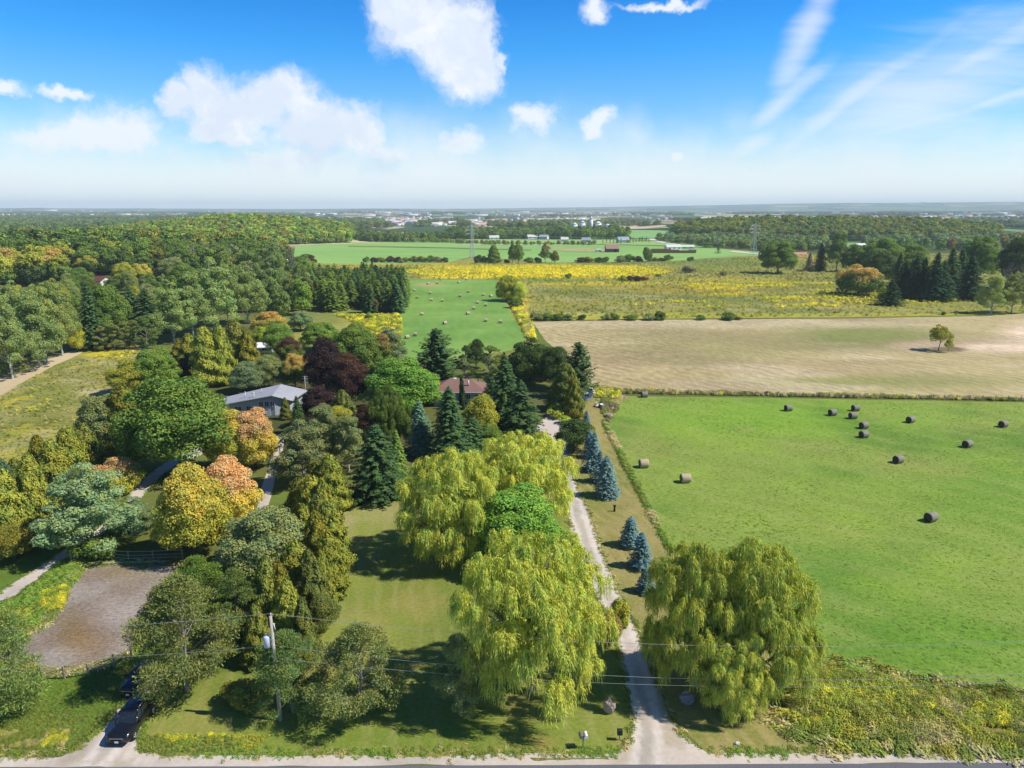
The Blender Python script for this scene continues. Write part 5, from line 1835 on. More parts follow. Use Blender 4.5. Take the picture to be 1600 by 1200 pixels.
# one far tree of each light kind stands on its own and lends its shape
plant('far_broad_0', 1188, 392, 380, 16, 'mid', 'round tree at the foot of the steel pylon on the right', 'tree', name='broadleaf_tree')
plant('far_broad_1', 1104, 387, 379, 17, 'mid', 'round tree right of the long brown wood pile', 'tree', name='broadleaf_tree')
plant('far_conifer', 1122, 396, 385, 10, 'spruce', 'dark tree at the edge of the soy field near the right pylon', 'tree', name='spruce_tree')
PB0, PB1, PC, PM = proto_from('far_broad_0'), proto_from('far_broad_1'), proto_from('far_conifer'), proto_from('mid_broad_0')


def far_wood(name, label, poly_px, n, mind, hs, tints, w=None, seed=1, conifer=0.15, protos=None, tints2=None):
    poly = poly_px if poly_px is hill else px_poly(poly_px)
    P = rand_in(poly, n, seed, mind)
    r = np.random.RandomState(seed)
    P3 = on3(P)
    n = len(P3)
    h = r.uniform(hs[0], hs[1], n)
    wd = h * r.uniform(0.75, 1.1, n)
    T = tint_pick(tints, n, seed, w) * 1.18
    T2 = T if tints2 is None else tint_pick(tints2, n, seed + 1) * 1.18
    which = r.rand(n)
    obs = []
    for k, (pr, lo, hi, key) in enumerate(((PB0, 0, (1 - conifer) / 2, 'far_broad_0'), (PB1, (1 - conifer) / 2, 1 - conifer, 'far_broad_1'), (PC, 1 - conifer, 1.01, 'far_conifer'))):
        s = (which >= lo) & (which < hi)
        if not s.any():
            continue
        pH, pW = PROTO[key][2:]
        sc = np.stack([wd[s] / pW, wd[s] / pW, h[s] / pH], 1)
        if key == 'far_conifer':
            sc[:, :2] *= 0.6
        obs.append(scatter(name, label, 'wood', P3[s], pr, T[s], T2[s], sc, seed + k))
    return obs


hill = [(-405 + 235 * math.cos(a), 1100 + 225 * math.sin(a)) for a in np.linspace(0, 6.28, 40)]
hill = [(min(x, -0.215 * y - 8), y) for x, y in hill]
far_wood('wood', 'wooded hill with a dense green wood above the far green field', hill, 2300, 6.5, (12, 17),
         ['mid', 'green', 'green', 'cedar_g', 'olive2'], seed=101, tints2=['green', 'green', 'lime', 'olive2'])
far_wood('wood', 'dense belt of trees behind the far green field', [(552, 374), (575, 378), (620, 378), (670, 376), (700, 374), (745, 374), (820, 373), (860, 372), (860, 368), (550, 367)], 420, 5.5, (8, 12), ['mid', 'dark', 'cedar_g'], seed=104)
far_wood('wood', 'dense wood around the farmhouses and silos in the middle distance', [(700, 372), (980, 373), (985, 366), (960, 362), (700, 362)], 520, 7, (9, 14), ['mid', 'dark', 'green'], seed=107)
far_wood('wood', 'wooded ridge in autumn colour behind the right pylon', [(1050, 366), (1180, 373), (1340, 376), (1560, 376), (1560, 362), (1480, 354), (1300, 350), (1130, 351), (1060, 358)], 3000, 7, (11, 16),
         ['mid', 'dark', 'cedar_g', 'olive2', 'mid'], seed=110, tints2=['olive2', 'olive', 'mid', 'brown_olive', 'mid'])
far_wood('wood', 'belt of bushy trees at the foot of the wooded ridge', [(1025, 376), (1075, 372), (1180, 372), (1290, 377), (1300, 392), (1260, 394), (1200, 392), (1140, 388), (1060, 381)], 420, 6, (7, 12), ['mid', 'grey', 'cedar_g', 'green', 'silver'], seed=113)
far_wood('wood', 'belt of trees behind the windbreak on the right', [(1350, 390), (1640, 395), (1900, 400), (1900, 376), (1640, 374), (1350, 378)], 420, 8, (9, 14), ['mid', 'grey', 'green', 'silver', 'rust'], w=[0.3, 0.25, 0.25, 0.17, 0.03], seed=116)
far_wood('wood', 'distant woods beyond the left rise', [(-200, 384), (330, 384), (330, 356), (600, 352), (600, 345), (-200, 345)], 3200, 12, (11, 17), ['mid', 'dark', 'cedar_g', 'green'], seed=119, conifer=0.3)
far_wood('wood', 'wood on the slope behind the left autumn trees', [(-200, 450), (-60, 420), (200, 411), (330, 409), (430, 407), (440, 396), (345, 384), (-200, 380)], 1800, 7.5, (13, 18), ['mid', 'dark', 'green', 'ygreen'], w=[0.35, 0.35, 0.2, 0.1], seed=122, tints2=['mid', 'olive2', 'mid', 'dark'])
# bushy strip in the far green fields
far_wood('wood', 'strip of low bushes crossing the far green fields', [(632, 378.5), (700, 379.5), (735, 382.0), (800, 383.2), (860, 383.0), (930, 383.5), (930, 382.2), (860, 381.6), (800, 381.4), (735, 380.0), (700, 377.6), (632, 376.6)], 130, 5, (3.5, 6), ['grey', 'olive2', 'mid'], seed=125, conifer=0.0)


def hedges(name, label, n, dmin, dmax, seed, h=(12, 18), spread=0.72, tints=('mid', 'dark', 'cedar_g')):
    """tree belts and copses of the open country: lines and clumps between dmin and dmax metres"""
    r = np.random.RandomState(seed)
    P = []
    while len(P) < n:
        d = math.exp(r.uniform(math.log(dmin), math.log(dmax)))
        a = r.uniform(-spread, spread)
        cx, cy = d * math.tan(a) , d
        L = r.uniform(60, 420) * (d / 2000) ** 0.5
        th = r.choice([0.05, 1.5]) + r.normal() * 0.15
        k = int(L / 9)
        width = r.choice([6, 10, 60, 120], p=[0.3, 0.3, 0.25, 0.15])
        k = int(k * (1 + width / 22))
        s = r.uniform(-L / 2, L / 2, k)
        w_ = r.normal(size=k) * width / 2
        q_ = np.column_stack([cx + math.cos(th) * s - math.sin(th) * w_, cy + math.sin(th) * s + math.cos(th) * w_])
        P += list(q_)
    P = np.array(P[:n])
    keep = P[:, 1] > dmin * 0.9
    P = P[keep]
    P3 = on3(P)
    n = len(P3)
    hh = r.uniform(h[0], h[1], n)
    T = tint_pick(list(tints), n, seed)
    wd = hh * r.uniform(0.9, 1.3, n)
    sc = np.stack([wd / 11, wd / 11, hh / 14], 1)
    half = n // 2
    scatter(name, label, 'wood', P3[:half], PB0, T[:half], T[:half], sc[:half], seed)
    scatter(name, label, 'wood', P3[half:], PB1, T[half:], T[half:], sc[half:], seed + 1)


hedges('tree_belts', 'tree belts and copses scattered over the open farm country', 5200, 1500, 4200, 200, tints=('mid', 'cedar_g', 'grey'))
hedges('tree_belts', 'far tree belts and woods of the plain below the skyline', 7000, 4200, 11000, 202, h=(14, 22), tints=('mid', 'cedar_g', 'grey'))
print('woods', round(time.time() - T0, 1))

# ---------------------------------------------------------------- weeds and grass tufts
def tuft_mesh(name, r, H, W, n, L, Wd, mat, spread=0.5):
    a = r.uniform(0, 6.283, n)
    rr_ = W / 2 * np.sqrt(r.uniform(0, 1, n))
    z = H * r.uniform(0.1, 1.0, n)
    P = np.stack([rr_ * np.cos(a), rr_ * np.sin(a), z * (1 - 0.4 * rr_ / (W / 2))], 1)
    T = np.array([0, 0, 0.25]) + np.stack([np.cos(a), np.sin(a), np.zeros(n)], 1) * spread + r.normal(size=(n, 3)) * 0.3
    N = np.stack([np.cos(a) * 0.35, np.sin(a) * 0.35, np.full(n, 1.0)], 1) + r.normal(size=(n, 3)) * 0.3
    return leaf_mesh(name, leaves(P, N, L, Wd, r, T=T), mat)


r_ = np.random.RandomState(77)
tm_tall = tuft_mesh('tall_weed', r_, 1.1, 1.2, 70, 0.34, 0.16, M['weed'])
tm_bush = tuft_mesh('weed_bush', r_, 1.0, 1.3, 300, 0.15, 0.075, M['weed'], 0.8)
tm_grass = tuft_mesh('grass_tuft', r_, 0.3, 0.9, 26, 0.26, 0.09, M['weed'], 0.9)


def single(name, me, px, py, label, cat, tint):
    p = on_ground(px, py)
    o = link(name, me, loc=p)
    o['tint'] = list(srgb(*TINT[tint], SHADE))
    o['tint2'] = o['tint']
    tag(o, label, cat)
    return o


weed0 = single('goldenrod_plant', tm_tall, 1240, 1128, 'tall weed clump at the left end of the rough verge beside the willow', 'weed', 'ygreen')
bush0 = single('weed_bush', tm_bush, 1236, 1150, 'low bushy weed on the mown verge just right of the willows', 'weed', 'weedg')
tuft0 = single('grass_tuft', tm_grass, 1012, 800, 'grass tuft on the mown strip left of the hay field edge', 'grass', 'lime')


def scatter_ground(name, label, poly, n, proto, tints, w, hs, seed, tints2=None, mask=None, cat='weeds', psc=5.0):
    P = rand_in(poly, n, seed)
    if mask is not None:
        X, Y = P[:, 0], P[:, 1]
        px, py = to_px(X, Y)
        P = P[mask(X, Y, px, py)]
    r = np.random.RandomState(seed)
    n = len(P)
    s = r.uniform(hs[0], hs[1], n)
    sc = np.stack([s * r.uniform(0.8, 1.3, n), s * r.uniform(0.8, 1.3, n), s], 1)
    T = tint_patch(tints, P, seed, psc, w)
    s_n = 0.55 + 0.9 * fbm(P[:, 0], P[:, 1] + 70, psc * 0.6, 3)
    sc *= s_n[:, None]
    T2 = T
    return scatter(name, label, cat, on3(P), proto, T, T2, sc, seed)


vp = px_poly([(1240, 1042), (1300, 1046), (1420, 1070), (1500, 1085), (1600, 1094), (1900, 1130), (1900, 1188), (1600, 1168), (1300, 1152), (1236, 1135)])
scatter_ground('weeds', 'band of tall yellow-green weeds and goldenrod on the verge below the hay field', vp, 4200, bush0, ['straw', 'weedg', 'olive2', 'ygreen', 'weedg', 'lime', 'olive', 'brown_olive'], [0.15, 0.18, 0.12, 0.2, 0.12, 0.13, 0.06, 0.04], (0.2, 0.95), 301, psc=6.0, mask=lambda X, Y, px, py: fbm(X + 9, Y, 5, 3) > 0.27)
scatter_ground('goldenrod', 'goldenrod in bloom in patches on the verge below the hay field', vp, 2200, bush0, ['lime', 'goldenrod2', 'ygreen', 'goldenrod', 'weedg'], [0.3, 0.2, 0.25, 0.1, 0.15], (0.3, 0.9), 302, psc=0.6,
               mask=lambda X, Y, px, py: (spot(px, py, 1370, 1085, 75, 20, .6) + spot(px, py, 1450, 1125, 26, 20, .5) + spot(px, py, 1560, 1118, 60, 18, .5) + spot(px, py, 1300, 1105, 40, 24, .5)) > 0.35)
vb = px_poly([(222, 1150), (300, 1148), (420, 1150), (440, 1162), (420, 1172), (222, 1176)])
scatter_ground('weeds', 'grassy weeds beside the left drive along the road shoulder', vb, 1100, weed0, ['weedg', 'lawn', 'hay', 'ygreen'], None, (0.07, 0.24), 303, psc=3.0,
               mask=lambda X, Y, px, py: fbm(X, Y, 4, 3) > 0.42)
scatter_ground('goldenrod', 'two small patches of goldenrod by the road, left of the power pole', vb, 400, bush0, ['goldenrod2', 'weedg', 'goldenrod', 'ygreen'], None, (0.15, 0.38), 304, psc=0.6,
               mask=lambda X, Y, px, py: (spot(px, py, 270, 1150, 26, 8, .5) + spot(px, py, 345, 1152, 26, 7, .5)) > 0.3)
vl = px_poly([(-60, 1170), (130, 1170), (200, 1100), (215, 1040), (75, 1056), (20, 1045), (-60, 1040)])
scatter_ground('grass', 'rough grass between the bare earth pad and the road', vl, 4200, tuft0, ['weedg', 'lawn', 'hay2', 'lawn'], None, (0.15, 0.5), 305, cat='grass')
vl2 = px_poly([(-100, 1035), (30, 1000), (100, 925), (140, 880), (105, 872), (40, 925), (-100, 1000)])
scatter_ground('grass', 'rough bright grass between the asphalt path and the bare earth pad', vl2, 3500, tuft0, ['hay', 'hay2', 'weedg', 'ygreen'], None, (0.4, 1.4), 306, cat='grass')
scatter_ground('goldenrod', 'goldenrod patch on the left rim of the bare earth pad', px_poly([(65, 930), (100, 915), (106, 935), (92, 955), (70, 955)]), 130, bush0, ['goldenrod', 'lime', 'goldenrod2', 'weedg'], None, (0.2, 0.7), 307, psc=0.6)
hayp = px_poly([(972, 621), (1200, 624), (1600, 631), (1900, 640), (1900, 1130), (1600, 1088), (1420, 1064), (1265, 1032), (1130, 972), (1045, 850), (1000, 765), (950, 660)])
scatter_ground('grass', 'tufts of the cut hay field growing back', hayp, 20000, tuft0, ['hay', 'hay2', 'weedg'], [0.55, 0.35, 0.10], (0.15, 0.4), 308, cat='grass', psc=14.0)


def fringe(name, label, poly, n, width, proto, tints, hs, seed, cat='grass', span=None):
    """plants straggling over the edge of a sheet"""
    r = np.random.RandomState(seed)
    a = np.array(poly)
    b = np.roll(a, -1, 0)
    L = np.hypot(*(b - a).T)
    i = r.choice(len(a), n, p=L / L.sum())
    P = a[i] + (b - a)[i] * r.uniform(0, 1, (n, 1)) + r.normal(size=(n, 2)) * width
    if span is not None:
        P = P[(P[:, 0] > span[0]) & (P[:, 0] < span[1]) & (P[:, 1] > span[2])]
    if poly is not DRIVE and poly is not DRIVE2:
        P = P[~in_poly(P, DRIVE) & ~in_poly(P, DRIVE2)]
    s = r.uniform(hs[0], hs[1], len(P))
    sc = np.stack([s * 1.1, s * 1.1, s], 1) * (0.6 + 0.8 * fbm(P[:, 0], P[:, 1], 2.0, 2))[:, None]
    T = tint_patch(tints, P, seed, 2.0)
    return scatter(name, label, cat, on3(P), proto, T, T, sc, seed)


fringe('grass', 'ragged grass along the edges of the main driveway', DRIVE, 1500, 0.16, tuft0, ['lawn', 'straw', 'weedg'], (0.25, 0.75), 401, span=(-80, 80, YS + 0.6))
fringe('grass', 'ragged grass along the edges of the left gravel drive', DRIVE2, 500, 0.16, tuft0, ['lawn', 'hay2', 'weedg'], (0.3, 0.8), 402, span=(-80, 80, YS + 0.6))
fringe('grass', 'grass along the edges of the asphalt path at the left', DRIVE3, 900, 0.16, tuft0, ['hay2', 'weedg'], (0.3, 0.8), 403)
fringe('grass', 'grass straggling over the roadside gravel', [(-75, YS + 0.3 - 75 * sl), (75, YS + 0.3 + 75 * sl), (75, YS + 0.8 + 75 * sl), (-75, YS + 0.8 - 75 * sl)], 2600, 0.22, tuft0, ['lawn', 'straw', 'weedg', 'hay2'], (0.2, 0.6), 404)
fringe('grass', 'rough grass round the rim of the bare earth pad', ARENA, 900, 0.35, tuft0, ['weedg', 'straw', 'lawn'], (0.4, 1.1), 405)
fringe('grass', 'long grass round the band of roadside weeds', vp, 2600, 0.7, tuft0, ['weedg', 'straw', 'ygreen', 'olive2'], (0.6, 1.6), 406)
fringe('grass', 'long grass between the hay field and the roadside weeds', [tuple(on_ground(*q)[:2]) for q in [(1262, 1034), (1340, 1048), (1420, 1067), (1500, 1084), (1600, 1092), (1700, 1106), (1600, 1096), (1500, 1088), (1420, 1071), (1340, 1052)]], 1600, 0.5, tuft0, ['straw', 'weedg', 'hay2', 'olive2'], (0.8, 1.9), 407)
# unmown line between stubble and hay field, and the edges
line = px_poly([(925, 609), (975, 615), (1300, 621), (1600, 627), (2000, 632), (2000, 628), (1600, 624), (1300, 618), (975, 610), (925, 604)])
scatter_ground('weeds', 'unmown line of weeds between the stubble and the hay field', line, 2600, weed0, ['maroon', 'straw', 'olive2', 'weedg', 'straw', 'goldenrod'], [0.04, 0.27, 0.2, 0.30, 0.16, 0.03], (0.3, 0.9), 311, psc=2.0)
scatter_ground('goldenrod', 'goldenrod at the corner of the stubble field', px_poly([(920, 606), (975, 610), (965, 622), (930, 622)]), 420, weed0, ['goldenrod', 'weedg', 'goldenrod2', 'straw', 'lime'], None, (0.4, 0.9), 312, psc=0.8)
edge = px_poly([(945, 655), (1000, 763), (1045, 850), (1058, 862), (1054, 866), (1040, 853), (994, 766), (941, 660)])
scatter_ground('weeds', 'line of longer grass along the left edge of the hay field', edge, 1100, tuft0, ['weedg', 'hay2', 'straw'], None, (0.5, 1.3), 313, cat='grass')
scatter_ground('weeds', 'dry weeds in the corner beside the debris', px_poly([(940, 622), (972, 620), (966, 640), (950, 662), (940, 645)]), 420, weed0, ['straw', 'weedg', 'greybr'], None, (0.3, 0.7), 314)
wp = px_poly([(455, 413), (700, 412), (1050, 410), (1240, 398), (1600, 398), (1640, 486), (1535, 491), (1300, 495), (1000, 497), (838, 500), (812, 470), (790, 438), (640, 435), (600, 440), (500, 425)])
scatter_ground('weeds', 'mixed weeds of the meadow', wp, 16000, weed0, ['weedg', 'olive2', 'straw', 'weedg', 'ygreen'], None, (0.4, 1.2), 315, psc=30.0)
scatter_ground('goldenrod', 'broad yellow bands of goldenrod in bloom across the meadow', wp, 60000, weed0, ['goldenrod', 'goldenrod2', 'goldenrod'], None, (0.6, 1.2), 316,
               mask=lambda X, Y, px, py: ((spot(px, py, 840, 425, 230, 11, .4) > 0.35) | (fbm(X * 0.45 + 90, Y, 14, 4) > 0.60) & (spot(px, py, 1200, 462, 380, 22, .6) > 0.3)) & (vnoise(X, Y, 1.0) > 0.35))
gp = px_poly([(520, 492), (626, 492), (628, 520), (622, 550), (600, 540), (560, 512), (545, 500)])
scatter_ground('goldenrod', 'goldenrod between the plantation and the garden trees', gp, 1500, weed0, ['goldenrod', 'weedg', 'goldenrod2', 'lime'], None, (0.5, 1.1), 317, psc=3.0)
ep = px_poly([(790, 462), (800, 460), (812, 478), (828, 500), (836, 530), (824, 528), (806, 495)])
scatter_ground('goldenrod', 'goldenrod strip along the right edge of the bale meadow', ep, 700, weed0, ['goldenrod', 'straw', 'lime'], [0.5, 0.25, 0.25], (0.7, 1.4), 318)
sp = px_poly([(-200, 640), (60, 575), (215, 545), (235, 595), (120, 655), (0, 740), (-200, 830)])
scatter_ground('weeds', 'dry and yellow weeds of the left scrub field', sp, 2600, weed0, ['weedg', 'straw', 'olive2'], None, (0.15, 0.5), 319,
               mask=lambda X, Y, px, py: ~in_poly(np.column_stack([px, py]), [(-400, 640), (0, 592), (60, 566), (118, 547), (135, 549), (80, 574), (30, 600), (0, 618), (-400, 700)]))
scatter_ground('goldenrod', 'goldenrod patches of the left scrub field', sp, 3000, weed0, ['goldenrod', 'ygreen', 'goldenrod2'], None, (0.3, 0.7), 320, psc=2.0,
               mask=lambda X, Y, px, py: (spot(px, py, 170, 553, 50, 7, .5) + spot(px, py, 45, 632, 60, 14, .7) * (fbm(X, Y, 4, 3) > 0.5)) > 0.4)
scatter_ground('weeds', 'weeds along the left road verge', px_poly([(-80, 1150), (110, 1140), (100, 1165), (-80, 1172)]), 700, bush0, ['weedg', 'straw', 'ygreen', 'goldenrod2'], [0.4, 0.3, 0.24, 0.06], (0.12, 0.32), 321, psc=1.5)
print('weeds', round(time.time() - T0, 1))
# ---------------------------------------------------------------- buildings
def roof_mat(name, col, axis, per=0.33):
    m, t, out = new_mat(name)
    tcn = t.new('ShaderNodeTexCoord')
    v = tcn.outputs['Object']
    c_ = t.xyz(v)[axis]
    f = t.math('FRACT', t.math('DIVIDE', c_, per))
    ln = t.rng(f, 0.0, 0.22)
    n = t.noise(v, 0.6, 4, 0.6)
    n2 = t.noise(t.vmath('MULTIPLY', v, (3.0, 3.0, 3.0)), 2.0, 3, 0.7)
    k = t.math('ADD', 0.62, t.math('ADD', t.math('MULTIPLY', ln, 0.16), t.math('ADD', t.math('MULTIPLY', n, 0.34), t.math('MULTIPLY', n2, 0.22))))
    bsdf(t, out, t.vmath('MULTIPLY', col, t.comb(k, k, k)), 0.9, 0.15, 0, bump(t, ln, 0.5, 0.03))
    return m


m_roof_grey = simple_mat('roof_grey_shingle', srgb(180, 182, 188, 0.8), 0.85, 0.2, var=0.10, scale=1.2)
m_roof_brown = simple_mat('roof_brown_shingle', srgb(150, 118, 106, 0.85), 0.9, 0.15, var=0.22, scale=1.0)
m_roof_grey = roof_mat('roof_grey_shingles', srgb(168, 170, 178, 0.8), 0, 0.5)
m_roof_brown = roof_mat('roof_brown_shingles', srgb(144, 112, 102, 0.8), 1, 0.45)
m_roof_maroon = simple_mat('roof_maroon', srgb(128, 78, 70, 0.85), 0.9, 0.15, var=0.2, scale=1.0)
m_siding = simple_mat('siding_grey', srgb(176, 180, 184, 0.9), 0.7, 0.2, var=0.08, scale=0.8)
m_siding_b = simple_mat('siding_bluegrey', srgb(160, 170, 182, 0.9), 0.7, 0.2, var=0.08, scale=0.8)
m_trim = simple_mat('trim_white', srgb(225, 225, 220, 0.9), 0.6, 0.3, var=0.05)
m_glass = simple_mat('window_glass', (0.03, 0.04, 0.05), 0.08, 0.6, var=0.05)
m_barnwall = simple_mat('barn_boards', srgb(98, 92, 88, 0.85), 0.9, 0.1, var=0.3, scale=0.6)
m_barnroof = simple_mat('barn_roof', srgb(168, 130, 116, 0.85), 0.7, 0.3, var=0.15, scale=0.3)
m_concrete = simple_mat('pale_concrete', srgb(214, 212, 206, 0.9), 0.85, 0.2, var=0.12, scale=0.6)
m_rock = simple_mat('pinkish_rock', srgb(178, 158, 146, 0.85), 0.9, 0.2, var=0.35, scale=1.6, bmp=0.8)
m_rock_g = simple_mat('grey_rock', srgb(138, 140, 146, 0.85), 0.9, 0.2, var=0.35, scale=1.6, bmp=0.8)


def window(parent, c, w, h, n, label=None):
    """a framed window standing proud of a wall; c centre, n outward normal in plan (unit)"""
    nx, ny = n
    tx, ty = -ny, nx
    rz = math.atan2(ty, tx)
    mb = MB()
    d = 0.05
    for (ox, oz, sx, sz) in ((0, h / 2, w + 0.16, 0.08), (0, -h / 2, w + 0.16, 0.08), (-w / 2 - 0.04, 0, 0.08, h - 0.08), (w / 2 + 0.04, 0, 0.08, h - 0.08), (0, 0, 0.05, h - 0.08)):
        mb.box((c[0] + tx * ox + nx * d, c[1] + ty * ox + ny * d, c[2] + oz), (sx, 0.10, sz), m_trim, rz)
    wdw = mb.build('window', parent)
    g = MB().box((c[0] + nx * 0.02, c[1] + ny * 0.02, c[2]), (w - 0.002, 0.05, h - 0.09), m_glass, rz).build('pane', wdw)
    return wdw


def slab(mb, pts, th, m):
    """roof slab: a polygon given a thickness downwards"""
    lo = [(p[0], p[1], p[2] - th) for p in pts]
    mb.hull(lo, pts, m)


# the long low house with the pale grey roof
hg = empty('house', (-53, 147, 0))
tag(hg, 'low bungalow with a long pale grey roof among the trees', 'house')
o_ = Vector((-53, 147, 0))
R_ = lambda *p: tuple(Vector(p) - o_)
mb = MB()
wl = [(-59.4, 143.6), (-49.8, 143.6), (-47.1, 145.4), (-46.6, 152.6), (-51, 151.4), (-61.3, 148.2)]
A, B_, E_, F_, C_, D_ = [(-60.2, 143.0, 2.75), (-49.8, 142.7, 4.75), (-46.3, 144.8, 3.1), (-45.6, 153.4, 3.1), (-51, 152.3, 4.75), (-62.2, 148.6, 2.75)]
tops = [2.75, 4.5, 3.2, 3.0, 4.5, 2.75]
mb.hull([R_(x, y, -0.2) for x, y in wl], [R_(x, y, z - 0.25) for (x, y), z in zip(wl, tops)], m_siding)
mb.build('wall', hg)
rf = MB()
slab(rf, [R_(*A), R_(*B_), R_(*C_), R_(*D_)], 0.22, m_roof_grey)
rf.build('roof_panel', hg)
rf = MB()
slab(rf, [R_(B_[0] + .004, B_[1], B_[2] + .003), R_(*E_), R_(*F_), R_(C_[0] + .004, C_[1], C_[2] + .003)], 0.22, m_roof_grey)
rfo = rf.build('roof_panel', hg)
mb = MB()
for a, b in ((A, B_), (B_, E_), (A, D_)):
    a_, b_ = Vector(a), Vector(b)
    dn = Vector((0, -0.03, -0.10))
    mb.tube([Vector(R_(*(a_ + dn))), Vector(R_(*(b_ + dn)))], 0.10, m_trim, 4, False)
mb.build('gutter', hg)
for x in (-52.6, -51.4, -50.2):
    window(hg, R_(x, 143.58, 2.6), 0.85, 1.2, (0, -1))
window(hg, R_(-57.5, 143.58, 1.6), 1.4, 0.9, (0, -1))
window(hg, R_(-55.2, 143.58, 1.7), 1.2, 0.9, (0, -1))
MB().box(R_(-51.2, 143.55, 0.95), (0.95, 0.08, 1.7), m_trim).build('door', hg)
for (x, y, z, r, h) in ((-56.5, 145.5, 3.6, 0.09, 1.0), (-54.3, 144.3, 3.9, 0.16, 0.9), (-53.6, 147.2, 4.2, 0.07, 0.7)):
    MB().tube([R_(x, y, z - 0.3), R_(x, y, z + h)], r, M['steel_pale'], 8).tube([R_(x, y, z + h), R_(x, y, z + h + 0.15)], r * 1.6, M['steel_pale'], 8).build('vent_pipe', hg)
mb = MB()
mb.tube([R_(-46.2, 154, 0), R_(-46.2, 154, 6.2)], 0.05, M['steel_pale'], 6)
for z in (4.8, 5.6, 6.1):
    mb.tube([R_(-46.9, 154, z), R_(-45.5, 154, z)], 0.03, M['steel_pale'], 4)
mb.build('antenna', hg)
mb = MB()
mb.box(R_(-50.2, 141.4, 0.75), (3.6, 0.06, 0.06), m_trim)
for x in np.arange(-51.9, -48.3, 0.5):
    mb.box(R_(float(x), 141.4, 0.36), (0.05, 0.05, 0.72), m_trim)
mb.build('railing', hg)

# the house with the brown hip roof
hb = empty('house', (-11.6, 154.4, 0))
tag(hb, 'house with a brown hipped roof and blue-grey walls behind the spruces', 'house')
o_ = Vector((-11.6, 154.4, 0))
x0, x1, y0, y1 = -17.2, -6.2, 150.8, 158.0
MB().box(R_((x0 + x1) / 2, (y0 + y1) / 2, 1.7), (x1 - x0, y1 - y0, 3.4), m_siding_b).build('wall', hb)
mb = MB()
e = 0.6
lo = [R_(x0 - e, y0 - e, 3.4), R_(x1 + e, y0 - e, 3.4), R_(x1 + e, y1 + e, 3.4), R_(x0 - e, y1 + e, 3.4)]
r1, r2 = R_(x0 + 3.2, 154.4, 5.5), R_(x1 - 3.2, 154.4, 5.5)
mb.poly([lo[0], lo[1], r2, r1], m_roof_brown)
mb.poly([lo[2], lo[3], r1, r2], m_roof_brown)
mb.poly([lo[1], lo[2], r2], m_roof_brown)
mb.poly([lo[3], lo[0], r1], m_roof_brown)
mb.poly([lo[3], lo[2], lo[1], lo[0]], m_trim)
mb.build('roof', hb)
mb = MB()
mb.box(R_((x0 + x1) / 2, y0 - e - 0.06, 3.36), (x1 - x0 + 2 * e + 0.2, 0.12, 0.16), m_trim)
mb.build('gutter', hb)
for x in (-15.6, -13.6, -9.6, -7.6):
    window(hb, R_(x, y0 - 0.01, 2.3), 0.9, 1.1, (0, -1))
MB().tube([R_(-9.6, 152.2, 4.2), R_(-9.6, 152.2, 5.6)], 0.16, M['steel_pale'], 8).build('chimney', hb)
MB().tube([R_(-7.6, 155.2, 4.6), R_(-7.6, 155.2, 5.6)], 0.08, M['dark'], 8).build('vent_pipe', hb)
# white canopy behind it
p = on_ground(708, 600)
p.y = 164
p.x = -13.6
cn = empty('canopy', (p.x, p.y, 0))
tag(cn, 'small white peaked canopy behind the brown roof', 'canopy')
mb = MB()
q4 = [(-1.7, -1.7, 2.3), (1.7, -1.7, 2.3), (1.7, 1.7, 2.3), (-1.7, 1.7, 2.3)]
for i in range(4):
    mb.poly([q4[i], q4[(i + 1) % 4], (0, 0, 3.5)], M['white'])
mb.build('cover', cn)
for x, y in ((-1.6, -1.6), (1.6, -1.6), (1.6, 1.6), (-1.6, 1.6)):
    MB().tube([(x, y, 0), (x, y, 2.3)], 0.04, M['steel_pale'], 6).build('leg', cn)


def gable_house(name, px, py, w, d, h, rh, rz, wall, roof, label, cat='house', wins=2, door=False, ov=0.4, extra=None, pos=None):
    p = pos or on_ground(px, py)
    hs = empty(name, p, rz)
    tag(hs, label, cat)
    MB().box((0, 0, h / 2 - 0.2), (w, d, h + 0.4), wall).build('wall', hs)
    # gables
    mb = MB()
    for s in (-1, 1):
        x = s * w / 2
        mb.hull([(x - s * 0.2, -d / 2, h), (x - s * 0.2, d / 2, h), (x - s * 0.2, 0, h + rh)][::s], [(x, -d / 2, h), (x, d / 2, h), (x, 0, h + rh)][::s], wall)
    mb.build('gable', hs)
    k = rh / (d / 2)
    for s in (-1, 1):
        mb = MB()
        pts = [(-w / 2 - ov, s * (d / 2 + ov), h - ov * k + 0.05), (w / 2 + ov, s * (d / 2 + ov), h - ov * k + 0.05), (w / 2 + ov, s * 0.003, h + rh + 0.05), (-w / 2 - ov, s * 0.003, h + rh + 0.05)]
        slab(mb, pts, 0.18, roof)
        mb.build('roof_panel', hs)
    for i in range(wins):
        x = -w / 2 + w * (i + 0.5) / wins
        window(hs, (x, -d / 2 - 0.01, h * 0.6), w / wins * 0.35, h * 0.32, (0, -1))
    if door:
        MB().box((0.2 * w, -d / 2 - 0.03, h * 0.38), (w * 0.22, 0.08, h * 0.76), M['dark']).build('door', hs)
    return hs


